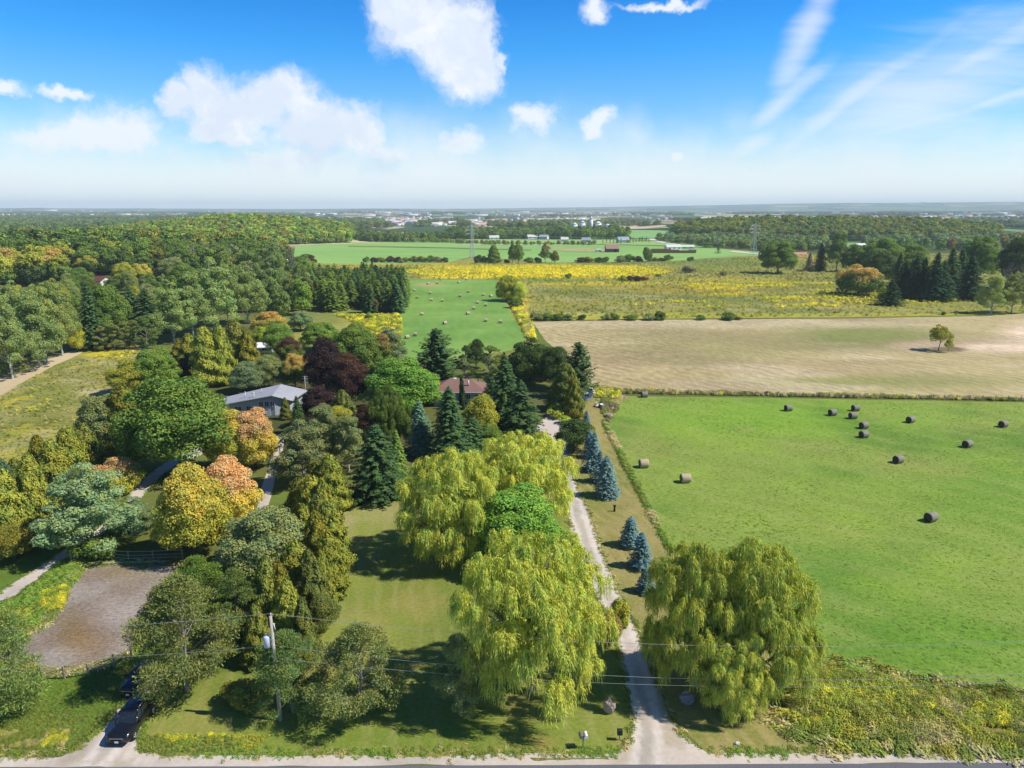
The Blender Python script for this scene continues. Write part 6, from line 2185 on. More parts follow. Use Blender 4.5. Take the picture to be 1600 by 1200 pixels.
gable_house('shed', 415, 551, 4.2, 3.2, 2.2, 1.0, 0.2, m_siding, M['white'], 'small shed with a white roof under the orange and yellow maple', 'shed', 1)
gable_house('farmhouse', 158, 445, 12.0, 7, 2.7, 2.2, -0.55, M['white'], m_roof_maroon, 'white farmhouse with a dark red roof in front of the autumn wood', 'house', 3)
gable_house('barn', 956, 394, 13.5, 9, 4.0, 4.0, 0.03, m_barnwall, m_barnroof, 'old dark barn with a red-brown roof in the far green field', 'barn', 0, True)
gable_house('house', 973, 379, 15, 11, 3.5, 4.2, 0.2, m_siding, m_siding_b, 'grey-roofed farmhouse right of the big far wood', 'house', 3)
gable_house('house', 916, 378.5, 12, 9, 3.2, 3.4, -0.3, m_siding, m_siding_b, 'small grey house at the foot of the big far wood', 'house', 2)
gable_house('shed', 1051, 390.5, 17, 8, 3.5, 2.4, 0.25, M['white'], m_concrete, 'white farm shed behind the long brown wood pile', 'shed', 3)
gable_house('shed', 1073, 388.5, 16, 7, 2.4, 1.6, 0.1, m_concrete, m_concrete, 'long pale low shed right of the white farm shed', 'shed', 2)
gable_house('barn', 1343, 390, 17, 8, 4.0, 2.8, 0.6, m_barnwall, m_concrete, 'dark gabled barn with a pale roof rising over the windbreak trees', 'barn', 0)
for i, (px_, py_2, w, lab) in enumerate([(831, 373.2, 15, 'white house under the far wood, first from the left'), (850, 373.4, 13, 'pale house under the far wood, second from the left'), (772, 374.5, 14, 'white house in the far tree belt beside the left pylon'),
                                         (768, 370.8, 12, 'pale house behind the far tree belt'), (1413, 376.5, 18, 'low pale house at the foot of the wooded ridge'), (1487, 378, 18, 'long pale building right of the low pale house'), (882, 377.5, 10, 'tiny white shed at the left end of the far wood'),
                                         (935, 393.6, 5, 'small white hut left of the old dark barn')]):
    gable_house('house', px_, py_2, w, 9 if w > 8 else 3.5, 3.4 if w > 8 else 2.2, 3.0 if w > 8 else 1.0, (0.3, -0.4, 0.1, 0.5, -0.1, 0.2, 0, 0.2)[i], M['white'], m_siding if i % 2 else m_concrete, lab, 'house', 2 if w > 8 else 1)

# grain silos on the horizon farm
gp_ = on_ground(914, 364)
for i, (dx, r, h, lab) in enumerate([(-14, 5.0, 17, 'pale round grain bin, left end of the group above the far wood'), (-3, 5.5, 20, 'pale round grain bin, second from the left of the group'), (8, 3.0, 27, 'tallest narrow white silo of the farm above the far wood'),
                                     (18, 6.0, 19, 'wide pale grain bin right of the tallest silo'), (30, 5.5, 15, 'pale grain bin, right end of the group')]):
    s_ = empty('silo', (gp_.x + dx * 1.25, gp_.y + (i % 2) * 8, gp_.z))
    tag(s_, lab, 'silo')
    n_ = 20
    ring = lambda rr, z: [(rr * math.cos(6.2832 * k / n_), rr * math.sin(6.2832 * k / n_), z) for k in range(n_)]
    MB().loft([ring(r, -0.3), ring(r, h * 0.82)], M['steel_pale'], smooth=True).build('body', s_)
    MB().loft([ring(r * 1.04, h * 0.82), ring(r * 0.5, h * 0.93), ring(r * 0.1, h)], M['white'], smooth=True).build('roof', s_)
for i, dx in enumerate((-22, 2)):
    e_ = empty('elevator_mast', (gp_.x + dx, gp_.y + 4, gp_.z))
    tag(e_, ('thin steel mast at the left of the grain bins', 'thin steel mast among the grain bins')[i], 'mast')
    mb = MB()
    for x, y in ((-0.7, -0.7), (0.7, -0.7), (0.7, 0.7), (-0.7, 0.7)):
        mb.tube([(x, y, 0), (x * 0.6, y * 0.6, 31)], 0.16, M['steel_pale'], 4)
    mb.build('frame', e_)
    MB().box((0, 0, 31.4), (2.2, 2.2, 0.8), M['steel_pale']).build('head', e_)

# long stack of logs
lp0, lp1 = on_ground(1012, 395.5), on_ground(1087, 395.5)
st = empty('log_stack', lp0)
tag(st, 'long brown stack of cut logs beside the far soy field', 'log stack')
m_log = simple_mat('cut_logs', srgb(168, 124, 92, 0.85), 0.9, 0.1, var=0.4, scale=0.8)
rr_ = random.Random(3)
L_ = (lp1 - lp0).length
lg = MB()
nlog = 0
x = 0
while x < L_:
    hgt = 3.6 + 0.9 * math.sin(x * 0.13) + rr_.uniform(-.3, .3)
    z = 0.5
    while z < hgt:
        rr2 = rr_.uniform(0.42, 0.52)
        lg.tube([(x + (z * 0.9 % 1) * 0.5, -2.4 + rr_.uniform(-.2, .2), z), (x + (z * 0.9 % 1) * 0.5, 2.4, z)], rr2, m_log, 6, False)
        z += 0.86
    x += 1.02
lo_ = lg.build('logs', st)
lo_['kind'] = 'stuff'

# small town buildings of the plain, too far to tell apart
rt = np.random.RandomState(55)
mbV, mbF, mbM = [], [], []
m_town = [simple_mat('town_roof_%s' % c, srgb(*v, 0.9), 0.8, 0.2, var=0.1, scale=0.05) for c, v in (('pale', (222, 218, 212)), ('tan', (196, 160, 140)), ('grey', (150, 146, 146)), ('brown', (140, 104, 90)), ('white', (240, 240, 238)))]
spots = [((610, 346), 90, 240, 2100, 3800), ((740, 348), 60, 120, 1900, 3000), ((200, 345), 190, 120, 2600, 5200), ((1500, 350), 160, 200, 2300, 6000), ((900, 345), 150, 90, 3000, 6000), ((1250, 340), 350, 90, 4500, 9000), ((350, 340), 400, 200, 4500, 9500), ((850, 340), 300, 160, 4500, 9500)]
for (cx, cy), wpx, n, d0, d1 in spots:
    for _ in range(int(n * 0.7)):
        pxx = cx + rt.uniform(-1, 1) * wpx
        Y = math.exp(rt.uniform(math.log(d0), math.log(d1)))
        X = (pxx - 800) / FPX * Y * 1.0
        z = float(terrain(X, Y))
        big = rt.rand() < 0.12
        w, d, h = (rt.uniform(35, 80), rt.uniform(20, 50), rt.uniform(6, 9)) if big else (rt.uniform(9, 16), rt.uniform(8, 12), rt.uniform(4, 6))
        if Y > 4500:
            w *= 1.6
            h *= 1.3
        rh = 0.6 if big else rt.uniform(2, 4)
        a = rt.uniform(-0.5, 0.5)
        ca, sa = math.cos(a), math.sin(a)
        b = len(mbV)
        for (lx, ly, lz) in ((-w / 2, -d / 2, -1), (w / 2, -d / 2, -1), (w / 2, d / 2, -1), (-w / 2, d / 2, -1), (-w / 2, -d / 2, h), (w / 2, -d / 2, h), (w / 2, d / 2, h), (-w / 2, d / 2, h), (-w / 2, 0, h + rh), (w / 2, 0, h + rh)):
            mbV.append((X + lx * ca - ly * sa, Y + lx * sa + ly * ca, z + lz))
        wm = 4 if rt.rand() < 0.25 else rt.choice([0, 1, 2])
        rm = 4 if big and rt.rand() < 0.4 else rt.choice([1, 2, 3, 0])
        for f in ((0, 1, 5, 4), (1, 2, 6, 5), (2, 3, 7, 6), (3, 0, 4, 7)):
            mbF.append([b + k for k in f])
            mbM.append(wm)
        for f in ((4, 5, 9, 8), (6, 7, 8, 9)):
            mbF.append([b + k for k in f])
            mbM.append(rm)
        mbF.append([b + 5, b + 6, b + 9, b + 9][:4] if False else [b + 5, b + 6, b + 9, b + 5])
        mbF.pop()
tw = link('distant_town', mesh_np('distant_town', mbV, mbF, m_town, mat_idx=mbM))
tag(tw, 'scattered small houses and sheds of the distant towns under the skyline', 'town', kind='stuff')


# ---------------------------------------------------------------- pylons
def pylon(px, py, H, label, base=4.6):
    p = on_ground(px, py)
    e = empty('pylon', p, 0.35)
    tag(e, label, 'pylon')
    ms = M['steel_pale']
    lv = [(0, base), (H * 0.2, base * 0.72), (H * 0.42, base * 0.46), (H * 0.62, base * 0.34), (H * 0.78, base * 0.30), (H * 0.92, base * 0.24), (H, 0.1)]
    corners = lambda z, w: [Vector((sx * w / 2, sy * w / 2, z)) for sx, sy in ((-1, -1), (1, -1), (1, 1), (-1, 1))]
    for k in range(4):
        mb = MB()
        mb.tube([corners(z, w)[k] for z, w in lv], 0.15, ms, 4, False)
        mb.build('leg', e)
    br = MB()
    for (z0, w0), (z1, w1) in zip(lv[:-1], lv[1:]):
        a, b = corners(z0, w0), corners(z1, w1)
        for k in range(4):
            br.tube([a[k], b[(k + 1) % 4]], 0.08, ms, 3, False)
            br.tube([a[(k + 1) % 4], b[k]], 0.08, ms, 3, False)
            br.tube([b[k], b[(k + 1) % 4]], 0.08, ms, 3, False)
    br.build('lattice', e)
    for z, L in ((H * 0.70, 4.8), (H * 0.80, 6.4), (H * 0.90, 4.4)):
        for s in (-1, 1):
            mb = MB()
            tip = Vector((s * L, 0, z + 0.2))
            for oy in (-0.5, 0.5):
                mb.tube([(s * 0.6, oy, z), tip], 0.10, ms, 3, False)
                mb.tube([(s * 0.6, oy, z + 1.3), tip], 0.08, ms, 3, False)
            mb.tube([tip, tip - Vector((0, 0, 1.6))], 0.12, m_trim, 5)
            mb.build('crossarm', e)
    return p


pa = pylon(738, 404, 31, 'tall steel lattice pylon left of the pointed green trees')
pb = pylon(1177, 399, 31, 'tall steel lattice pylon in front of the wooded ridge', 5.4)
mb = MB()
rot_ = Matrix.Rotation(0.35, 3, 'Z')
pc = pb + (pb - pa) * 1.1
for (s, z) in ((-1, 23), (1, 23), (-1, 26), (1, 26)):
    off = rot_ @ Vector((s * 5.5, 0, z - 1.6))
    for a, b in ((pa, pb), (pb, pc)):
        A_, B2 = a + off, b + off
        pts = [A_.lerp(B2, t / 14) - Vector((0, 0, 7 * (1 - (2 * t / 14 - 1) ** 2))) for t in range(15)]
        mb.tube(pts, 0.045, M['wire'], 3, False)
wo = mb.build('power_line')
tag(wo, 'high voltage wires strung between the two lattice pylons', 'power line')

# ---------------------------------------------------------------- wooden power pole and its wires
pb_ = on_ground(438, 1125)
pole = empty('power_pole', pb_)
tag(pole, 'weathered wooden power pole with a grey transformer among the roadside pines', 'power pole')
MB().tube([(0, 0, -0.5), (0, 0, 5), (-0.04, 0, 9.9)], [0.17, 0.15, 0.12], M['pole'], 10).build('post', pole)
tr = MB()
n_ = 16
ring = lambda rr, z, cx=0.0, cy=0.0: [(cx + rr * math.cos(6.2832 * k / n_), cy + rr * math.sin(6.2832 * k / n_), z) for k in range(n_)]
tr.loft([ring(0.20, 7.0, -0.52), ring(0.27, 7.06, -0.52), ring(0.27, 7.95, -0.52), ring(0.22, 8.03, -0.52), ring(0.05, 8.08, -0.52)], M['tank'], smooth=True)
tro = tr.build('transformer', pole)
MB().tube([(-0.50, 0, 8.05), (-0.50, 0, 8.4)], [0.06, 0.03], m_trim, 8).build('bushing', tro)
MB().box((-0.2, 0, 7.4), (0.3, 0.1, 0.08), M['galv']).box((-0.2, 0, 7.8), (0.3, 0.1, 0.08), M['galv']).build('bracket', pole)
MB().tube([(0.0, 0, 9.9), (0.0, 0, 10.15)], [0.06, 0.04], m_trim, 8).build('insulator', pole)
MB().tube([(0.16, 0, 9.2), (0.24, 0, 8.6)], [0.05, 0.05], m_trim, 8).build('insulator', pole)
MB().tube([(-0.5, 0, 8.4), (-0.35, 0, 8.9), (-0.1, 0, 9.6)], 0.015, M['dark'], 4).tube([(-0.5, 0, 7.0), (-0.75, 0, 6.5), (-0.4, 0, 6.2), (0, 0, 6.8)], 0.03, M['dark'], 4).build('cable', pole)
WY = pb_.y - 0.02


def wire(f, x0, x1, label, rad=0.015, mat='wire', yoff=0.0):
    mb = MB()
    mb.tube([(x, WY + yoff, f(x)) for x in np.linspace(x0, x1, 40)], rad, M[mat], 4, False)
    o = mb.build('overhead_wire')
    tag(o, label, 'wire')


px0 = pb_.x
wire(lambda x: 7.05 + (x - 24) ** 2 * (10.1 - 7.05) / (px0 - 24) ** 2, px0, 64, 'top overhead wire running right from the wooden power pole over the willows')
wire(lambda x: 3.7 + (x - 24) ** 2 * (7.0 - 3.7) / (px0 - 24) ** 2, px0, 64, 'middle overhead wire running right from the wooden power pole', yoff=0.25)
wire(lambda x: 3.45 + (x - 24) ** 2 * (6.2 - 3.45) / (px0 - 24) ** 2, px0, 64, 'lowest overhead wire running right from the wooden power pole', 0.013, 'wire', -0.3)
wire(lambda x: 8.4 + (x + 50) ** 2 * (10.1 - 8.4) / (px0 + 50) ** 2, -84, px0, 'top overhead wire running left from the wooden power pole')
wire(lambda x: 5.4 + (x + 50) ** 2 * (7.0 - 5.4) / (px0 + 50) ** 2, -84, px0, 'lower overhead wire running left over the parked cars', yoff=0.25)
for x, lab in ((64, 'wooden power pole on the verge to the right of the view'), (-84, 'wooden power pole on the verge to the left of the view')):
    o = MB().tube([(x, WY, -0.5), (x, WY, 10.1)], [0.17, 0.12], M['pole'], 10).build('power_pole')
    tag(o, lab, 'power pole')


# ---------------------------------------------------------------- cars
m_paint_blk = simple_mat('black_car_paint', (0.008, 0.009, 0.012), 0.28, 0.4, var=0.05, Coat_Weight=0.5, Coat_Roughness=0.08)
m_tint = simple_mat('tinted_glass', (0.012, 0.02, 0.03), 0.05, 0.8, var=0.02)
m_rim = simple_mat('alloy_rim', (0.42, 0.42, 0.44), 0.35, 0.5, metal=0.7, var=0.05)
m_chrome = simple_mat('chrome_trim', (0.6, 0.6, 0.62), 0.2, 0.5, metal=0.9, var=0.03)
m_lamp = simple_mat('headlight_glass', (0.55, 0.56, 0.6), 0.1, 0.7, var=0.03)


def suv(loc, rz, label, L=4.9, W=1.94, H=1.78):
    e = empty('parked_car', loc, rz)
    tag(e, label, 'car')
    # stations along the car (front at -y): y, half width at sill, shoulder height, half width at shoulder
    h2 = W / 2
    st_ = [(-L / 2, 0.80, 0.42, 0.80), (-L / 2 + 0.12, 0.92, 0.34, 0.98), (-L / 2 + 0.55, 0.98, 0.30, 1.07), (-L / 2 + 1.35, 1.0, 0.30, 1.13), (-0.4, 1.0, 0.30, 1.16), (L / 2 - 1.2, 1.0, 0.32, 1.16), (L / 2 - 0.3, 0.98, 0.36, 1.14), (L / 2, 0.88, 0.46, 1.0)]
    loops = []
    for y, kw, z0, z1 in st_:
        w = h2 * kw
        loops.append([(-w * 0.86, y, z0), (w * 0.86, y, z0), (w, y, z0 + 0.16), (w * 1.0, y, (z0 + z1) / 2 + 0.1), (w * 0.95, y, z1 - 0.08), (w * 0.84, y, z1), (w * 0.4, y, z1 + 0.03),
                      (-w * 0.4, y, z1 + 0.03), (-w * 0.84, y, z1), (-w * 0.95, y, z1 - 0.08), (-w * 1.0, y, (z0 + z1) / 2 + 0.1), (-w, y, z0 + 0.16)])
    mb = MB()
    mb.loft(loops, m_paint_blk, smooth=True)
    # greenhouse roof on pillars
    yb, yf = L / 2 - 0.25, -L / 2 + 1.35
    roof = lambda y, w, z: [(-w, y, z - 0.05), (-w * 0.9, y, z), (w * 0.9, y, z), (w, y, z - 0.05), (w * 0.98, y, z - 0.09), (-w * 0.98, y, z - 0.09)]
    mb.loft([roof(yf + 0.72, h2 * 0.74, H - 0.05), roof(yf + 1.0, h2 * 0.78, H), roof(0.6, h2 * 0.79, H + 0.01), roof(yb - 0.45, h2 * 0.77, H - 0.04), roof(yb - 0.22, h2 * 0.74, H - 0.10)], m_paint_blk, smooth=True)
    for s in (-1, 1):
        for (ya, yt) in ((yf + 0.02, yf + 0.74), (0.05, 0.15), (1.05, 1.05), (yb - 0.02, yb - 0.26)):
            mb.tube([(s * h2 * 0.86, ya, 1.12), (s * h2 * 0.76, yt, H - 0.07)], 0.055, m_paint_blk, 5)
    mb.build('body', e)
    g = MB()
    g.hull([(-h2 * 0.82, yf + 0.02, 1.15), (h2 * 0.82, yf + 0.02, 1.15), (h2 * 0.82, yf + 0.10, 1.15), (-h2 * 0.82, yf + 0.10, 1.15)], [(-h2 * 0.70, yf + 0.72, H - 0.07), (h2 * 0.70, yf + 0.72, H - 0.07), (h2 * 0.70, yf + 0.78, H - 0.08), (-h2 * 0.70, yf + 0.78, H - 0.08)], m_tint)
    g.build('windshield', e)
    g = MB()
    g.hull([(-h2 * 0.8, yb - 0.08, 1.15), (h2 * 0.8, yb - 0.08, 1.15), (h2 * 0.8, yb - 0.02, 1.15), (-h2 * 0.8, yb - 0.02, 1.15)], [(-h2 * 0.70, yb - 0.30, H - 0.1), (h2 * 0.70, yb - 0.30, H - 0.1), (h2 * 0.70, yb - 0.25, H - 0.1), (-h2 * 0.70, yb - 0.25, H - 0.1)], m_tint)
    g.build('rear_window', e)
    for s in (-1, 1):
        for ya, yb2, ta, tb in ((yf + 0.14, 0.02, yf + 0.80, 0.10), (0.12, 1.0, 0.2, 1.0), (1.10, yb - 0.10, 1.10, yb - 0.34)):
            g = MB()
            a = [(s * h2 * 0.865, ya, 1.14), (s * h2 * 0.865, yb2, 1.14), (s * h2 * 0.835, yb2, 1.14), (s * h2 * 0.835, ya, 1.14)]
            b = [(s * h2 * 0.765, ta, H - 0.08), (s * h2 * 0.765, tb, H - 0.08), (s * h2 * 0.735, tb, H - 0.08), (s * h2 * 0.735, ta, H - 0.08)]
            g.hull(a, b, m_tint)
            g.build('side_window', e)
        MB().tube([(s * h2 * 0.66, yf + 1.1, H + 0.05), (s * h2 * 0.66, yb - 0.6, H + 0.02)], 0.025, m_chrome, 5).build('roof_rail', e)
        MB().box((s * (h2 + 0.12), yf + 0.35, 1.18), (0.22, 0.12, 0.16), m_paint_blk, bevel=0.03).build('mirror', e)
        MB().hull([(s * h2 * 0.45, -L / 2 - 0.01, 0.72), (s * h2 * 0.86, -L / 2 + 0.10, 0.74), (s * h2 * 0.86, -L / 2 + 0.25, 0.74), (s * h2 * 0.45, -L / 2 + 0.15, 0.72)],
                  [(s * h2 * 0.42, -L / 2 + 0.02, 0.86), (s * h2 * 0.88, -L / 2 + 0.14, 0.92), (s * h2 * 0.88, -L / 2 + 0.3, 0.92), (s * h2 * 0.42, -L / 2 + 0.2, 0.86)], m_lamp).build('headlight', e)
        for y in (-L / 2 + 0.95, L / 2 - 1.0):
            t = MB()
            rg = lambda rr, x: [(x, y + rr * math.cos(6.2832 * k / 20), 0.37 + rr * math.sin(6.2832 * k / 20)) for k in range(20)]
            t.loft([rg(0.30, s * (h2 - 0.24)), rg(0.37, s * (h2 - 0.20)), rg(0.37, s * (h2 - 0.0)), rg(0.33, s * (h2 + 0.03)), rg(0.25, s * (h2 + 0.02))], M['dark'], smooth=True)
            w_ = t.build('wheel', e)
            t = MB()
            t.loft([rg(0.25, s * (h2 + 0.00)), rg(0.24, s * (h2 + 0.03)), rg(0.22, s * (h2 + 0.0))], m_rim)
            for k in range(6):
                a = k * 1.0472
                t.tube([(s * (h2 + 0.02), y, 0.37), (s * (h2 + 0.025), y + 0.22 * math.cos(a), 0.37 + 0.22 * math.sin(a))], 0.03, m_rim, 4)
            t.build('rim', w_)
    MB().box((0, -L / 2 - 0.012, 0.70), (h2 * 0.86, 0.03, 0.22), M['dark']).box((0, -L / 2 - 0.03, 0.84), (h2 * 1.1, 0.03, 0.035), m_chrome).build('grille', e)
    MB().box((0, -L / 2 - 0.045, 0.52), (0.30, 0.02, 0.15), M['white']).build('licence_plate', e)
    MB().box((0, -L / 2 + 0.0, 0.40), (h2 * 1.5, 0.08, 0.12), M['dark']).build('bumper_grille', e)
    MB().tube([(h2 * 0.2, yf + 0.04, 1.19), (-h2 * 0.5, yf + 0.08, 1.24)], 0.014, M['dark'], 4).build('wiper', e)
    return e


f1, r1_ = on_ground(187, 1164), on_ground(229, 1108)
mid = (f1 + r1_) / 2
hd = math.atan2(-(f1 - r1_).x, (f1 - r1_).y) + math.pi
suv((mid.x, mid.y, 0.03), hd + 0.0, 'black car parked nose to the road at the mouth of the left gravel drive')
suv((mid.x - 2.0, mid.y + 5.6, 0.03), hd - 0.05, 'black car parked farther back in the shade, half under the spreading pine', L=4.6, H=1.5)


# ---------------------------------------------------------------- bales
def bale_mesh(seed, r=0.74, w=1.5):
    rr = np.random.RandomState(seed)
    mb = MB()
    n = 28
    loops = []
    xs = [-w / 2, -w / 2 + 0.05, -w / 2 + 0.2, -w / 4, 0, w / 4, w / 2 - 0.2, w / 2 - 0.05, w / 2]
    ph = rr.uniform(0, 6.28, 5)
    for i, x in enumerate(xs):
        k = [0.90, 0.975, 1.0, 1.015, 1.0, 1.012, 1.0, 0.975, 0.90][i]
        loops.append([(x + 0.02 * math.sin(3 * t + ph[3]), r * k * (1 + 0.018 * math.sin(4 * t + ph[0] + i) + 0.012 * math.sin(9 * t + ph[1])) * math.cos(t),
                       max(r * k * (1 + 0.018 * math.sin(4 * t + ph[0] + i)) * math.sin(t), -r * 0.93)) for t in [6.2832 * q / n for q in range(n)]])
    mb.loft(loops, m_net, smooth=True, caps=False)
    # spiral-rolled ends, dished in steps
    for s, x, lp in ((-1, -w / 2, loops[0]), (1, w / 2, loops[-1])):
        rings = [lp]
        for q, f in enumerate((0.86, 0.72, 0.56, 0.40, 0.24, 0.08)):
            rings.append([(x - s * (0.03 + 0.015 * (q % 2)), p[1] * f / 1.0, p[2] * f) for p in lp])
        mb.loft(rings, m_end, smooth=False, caps=False)
        mb.poly(rings[-1] if s > 0 else rings[-1][::-1], m_end)
    return mb.mesh('bale_%d' % seed)


def bale_mats(tag_, side, end):
    m1, t, out = new_mat('bale_wrap_' + tag_)
    tc = t.new('ShaderNodeTexCoord')
    x, y, z = t.xyz(tc.outputs['Object'])[:3]
    band = t.math('SINE', t.math('MULTIPLY', x, 46.0))
    n = t.noise(t.vmath('MULTIPLY', tc.outputs['Object'], (6, 1, 1)), 5, 4, 0.7)
    n2 = t.noise(tc.outputs['Object'], 1.6, 3, 0.6)
    k = t.math('ADD', 0.55, t.math('ADD', t.math('MULTIPLY', n, 0.5), t.math('ADD', t.math('MULTIPLY', n2, 0.4), t.math('MULTIPLY', band, 0.04))))
    bsdf(t, out, t.vmath('MULTIPLY', side, t.comb(k, k, k)), 0.7, 0.25, 0, bump(t, t.math('ADD', n, t.math('MULTIPLY', band, 0.2)), 0.7, 0.04))
    m2, t, out = new_mat('bale_end_' + tag_)
    tc = t.new('ShaderNodeTexCoord')
    x, y, z = t.xyz(tc.outputs['Object'])[:3]
    rr_ = t.math('SQRT', t.math('ADD', t.math('MULTIPLY', y, y), t.math('MULTIPLY', z, z)))
    n = t.noise(tc.outputs['Object'], 9, 4, 0.7)
    an = t.math('ARCTAN2', z, y)
    sp = t.math('SINE', t.math('ADD', t.math('MULTIPLY', rr_, 60.0), t.math('ADD', an, t.math('MULTIPLY', n, 4.0))))
    k = t.math('ADD', 0.75, t.math('ADD', t.math('MULTIPLY', sp, 0.16), t.math('MULTIPLY', n, 0.5)))
    bsdf(t, out, t.vmath('MULTIPLY', end, t.comb(k, k, k)), 0.95, 0.1, 0, bump(t, t.math('ADD', n, t.math('MULTIPLY', sp, 0.3)), 0.9, 0.05))
    return m1, m2


m_net, m_end = bale_mats('dark', srgb(150, 142, 128, 0.8), srgb(96, 84, 64, 0.8))
bd = [bale_mesh(1), bale_mesh(2)]
m_net, m_end = bale_mats('tan', srgb(196, 176, 146, 0.85), srgb(160, 138, 104, 0.8))
bt = [bale_mesh(3), bale_mesh(4)]
m_net, m_end = bale_mats('pale', srgb(204, 184, 150, 0.8), srgb(160, 134, 96, 0.7))
bp = [bale_mesh(5), bale_mesh(6)]


def bale(px, py, me, ang, label, group, sc=1.0):
    p = on_ground(px, py, 0.7)
    o = link('hay_bale', me, loc=(p.x, p.y, float(terrain(p.x, p.y)) + 0.69 * sc), rot=(0, 0, ang), scale=(sc, sc, sc))
    tag(o, label, 'hay bale', group)


g1 = 'hay bales in the large hay field'
for px_, py_2, k, a, lab in [
    (1455, 807, 0, 0.45, 'dark weathered hay bale alone in the hay field, nearest to the road'),
    (1404, 717, 0, 0.40, 'dark hay bale up-left of the nearest one in the hay field'),
    (1512, 693, 0, 0.45, 'dark hay bale in the right part of the hay field, below the far right one'),
    (1568, 662, 0, 0.4, 'dark hay bale farthest right in the hay field'),
    (1423, 655, 0, 0.5, 'dark hay bale halfway between the cluster and the far right one'),
    (1350, 678, 1, 0.35, 'dark hay bale, lowest of the loose cluster of six in the hay field'),
    (1350, 664, 1, 0.35, 'hay bale just above the lowest one of the cluster'),
    (1333, 649, 0, 0.15, 'hay bale third from the bottom of the cluster'),
    (1337, 637, 0, 0.2, 'topmost hay bale of the cluster near the stubble'),
    (1301, 644, 0, 0.3, 'hay bale at the left of the cluster'),
    (1232, 637, 0, 0.2, 'dark hay bale alone left of the cluster, near the stubble'),
    (1007, 616, 1, 0.1, 'dark brown hay bale at the corner of the hay field by the goldenrod'),
]:
    bale(px_, py_2, bd[k], a, lab, g1, 0.94)
bale(1006, 724, bt[0], 0.12, 'tan hay bale nearest to the blue spruces', g1)
bale(1071, 747, bt[1], 0.10, 'tan hay bale right of the one beside the blue spruces', g1)
mid_b = [(689, 436), (729, 436), (669, 442.5), (683, 442), (717, 441), (647, 453), (672, 457), (732, 455), (755, 460), (652, 464), (719, 462), (767, 462), (674, 468), (691, 469), (746, 472), (630, 472), (759, 476), (740, 481),
         (731, 489), (659, 490), (695, 504), (759, 500), (782, 502), (649, 522), (636, 526)]
mid_b = sorted(mid_b, key=lambda q: -q[1])
ordn2 = ordn + ['twenty-first', 'twenty-second', 'twenty-third', 'twenty-fourth', 'twenty-fifth']
for i, (px_, py_2) in enumerate(mid_b):
    lab = 'pale hay bale in the narrow meadow, %s counting away from the houses' % ordn2[i] if i else 'pale hay bale in the narrow meadow, nearest to the garden trees'
    bale(px_, py_2, bp[i % 2], random.Random(i).uniform(-0.3, 0.6), lab, 'hay bales in the narrow meadow', 0.9)


# ---------------------------------------------------------------- stones, boxes, fences, debris
def rock(name, px, py, dims, mat, label, seed, cat='boulder'):
    p = on_ground(px, py)
    bm = bmesh.new()
    bmesh.ops.create_icosphere(bm, subdivisions=3, radius=1)
    for v in bm.verts:
        c_ = v.co.copy()
        f = 1 + 0.35 * (float(fbm(c_.x * 2 + seed * 9, c_.y * 2 + c_.z * 3, 1.0, 3)) - 0.5) * 2
        v.co = Vector((c_.x * dims[0] / 2 * f, c_.y * dims[1] / 2 * f, (c_.z * 0.5 + 0.42) * dims[2] * (f if c_.z > 0 else 1)))
    me = bpy.data.meshes.new(name)
    bm.to_mesh(me)
    bm.free()
    me.materials.append(mat)
    o = link(name, me, loc=p)
    tag(o, label, cat)
    return o


rock('boulder', 951, 1113, (1.0, 0.8, 1.5), m_rock, 'upright pinkish boulder on the lawn left of the driveway mouth', 1)
rock('boulder', 1073, 1100, (1.3, 1.0, 1.35), m_rock_g, 'grey boulder in willow shade right of the driveway mouth', 2)
rock('boulder', 1152, 1163, (0.4, 0.3, 0.25), m_concrete, 'small pale stone on the verge right of the driveway mouth', 3)

p = on_ground(911, 1168)
mx = empty('mailbox_stand', p, 0.1)
tag(mx, 'pair of mailboxes on a post beside the road shoulder', 'mailbox')
MB().box((0, 0, 0.5), (0.10, 0.10, 1.1), M['wood']).box((0, 0, 1.02), (0.62, 0.12, 0.06), M['wood']).build('post', mx)
m_mb = simple_mat('mailbox_grey', srgb(120, 112, 116, 0.85), 0.5, 0.4, var=0.1)
for k, (x, m) in enumerate(((-0.2, m_mb), (0.2, M['white']))):
    b = MB()
    prof = [(0.13 * math.cos(a), 0.13 * math.sin(a) + 0.14) for a in np.linspace(0, math.pi, 9)]
    lp = lambda y: [(x + 0.14, y, 1.06)] + [(x + c_[0] * 1.05, y, 1.06 + c_[1]) for c_ in prof] + [(x - 0.14, y, 1.06)]
    b.loft([lp(-0.28), lp(0.28)], m)
    bx_ = b.build('mailbox', mx)
    MB().box((x + 0.155, -0.05, 1.28), (0.015, 0.05, 0.16), simple_mat('flag_red_%d' % k, (0.4, 0.04, 0.03))).build('flag', bx_)
p = on_ground(968, 1156)
m_gr = simple_mat('dark_green_plastic', (0.015, 0.035, 0.02), 0.6, 0.3)
nb = empty('newspaper_box', p)
tag(nb, 'small dark green box on a stake near the driveway mouth', 'box')
MB().box((0, 0, 0.3), (0.07, 0.07, 0.6), M['wood']).build('post', nb)
MB().box((0, 0, 0.78), (0.42, 0.3, 0.5), m_gr, bevel=0.05).build('body', nb)
p = on_ground(960, 799)
sg = empty('garden_post', p)
tag(sg, 'short dark post standing on the mown strip below the blue spruces', 'post')
MB().tube([(0, 0, 0), (0, 0, 0.75)], [0.16, 0.12], M['dark'], 8).build('stake', sg)
MB().box((0, 0, 0.86), (0.34, 0.26, 0.28), M['dark'], bevel=0.06).build('head', sg)


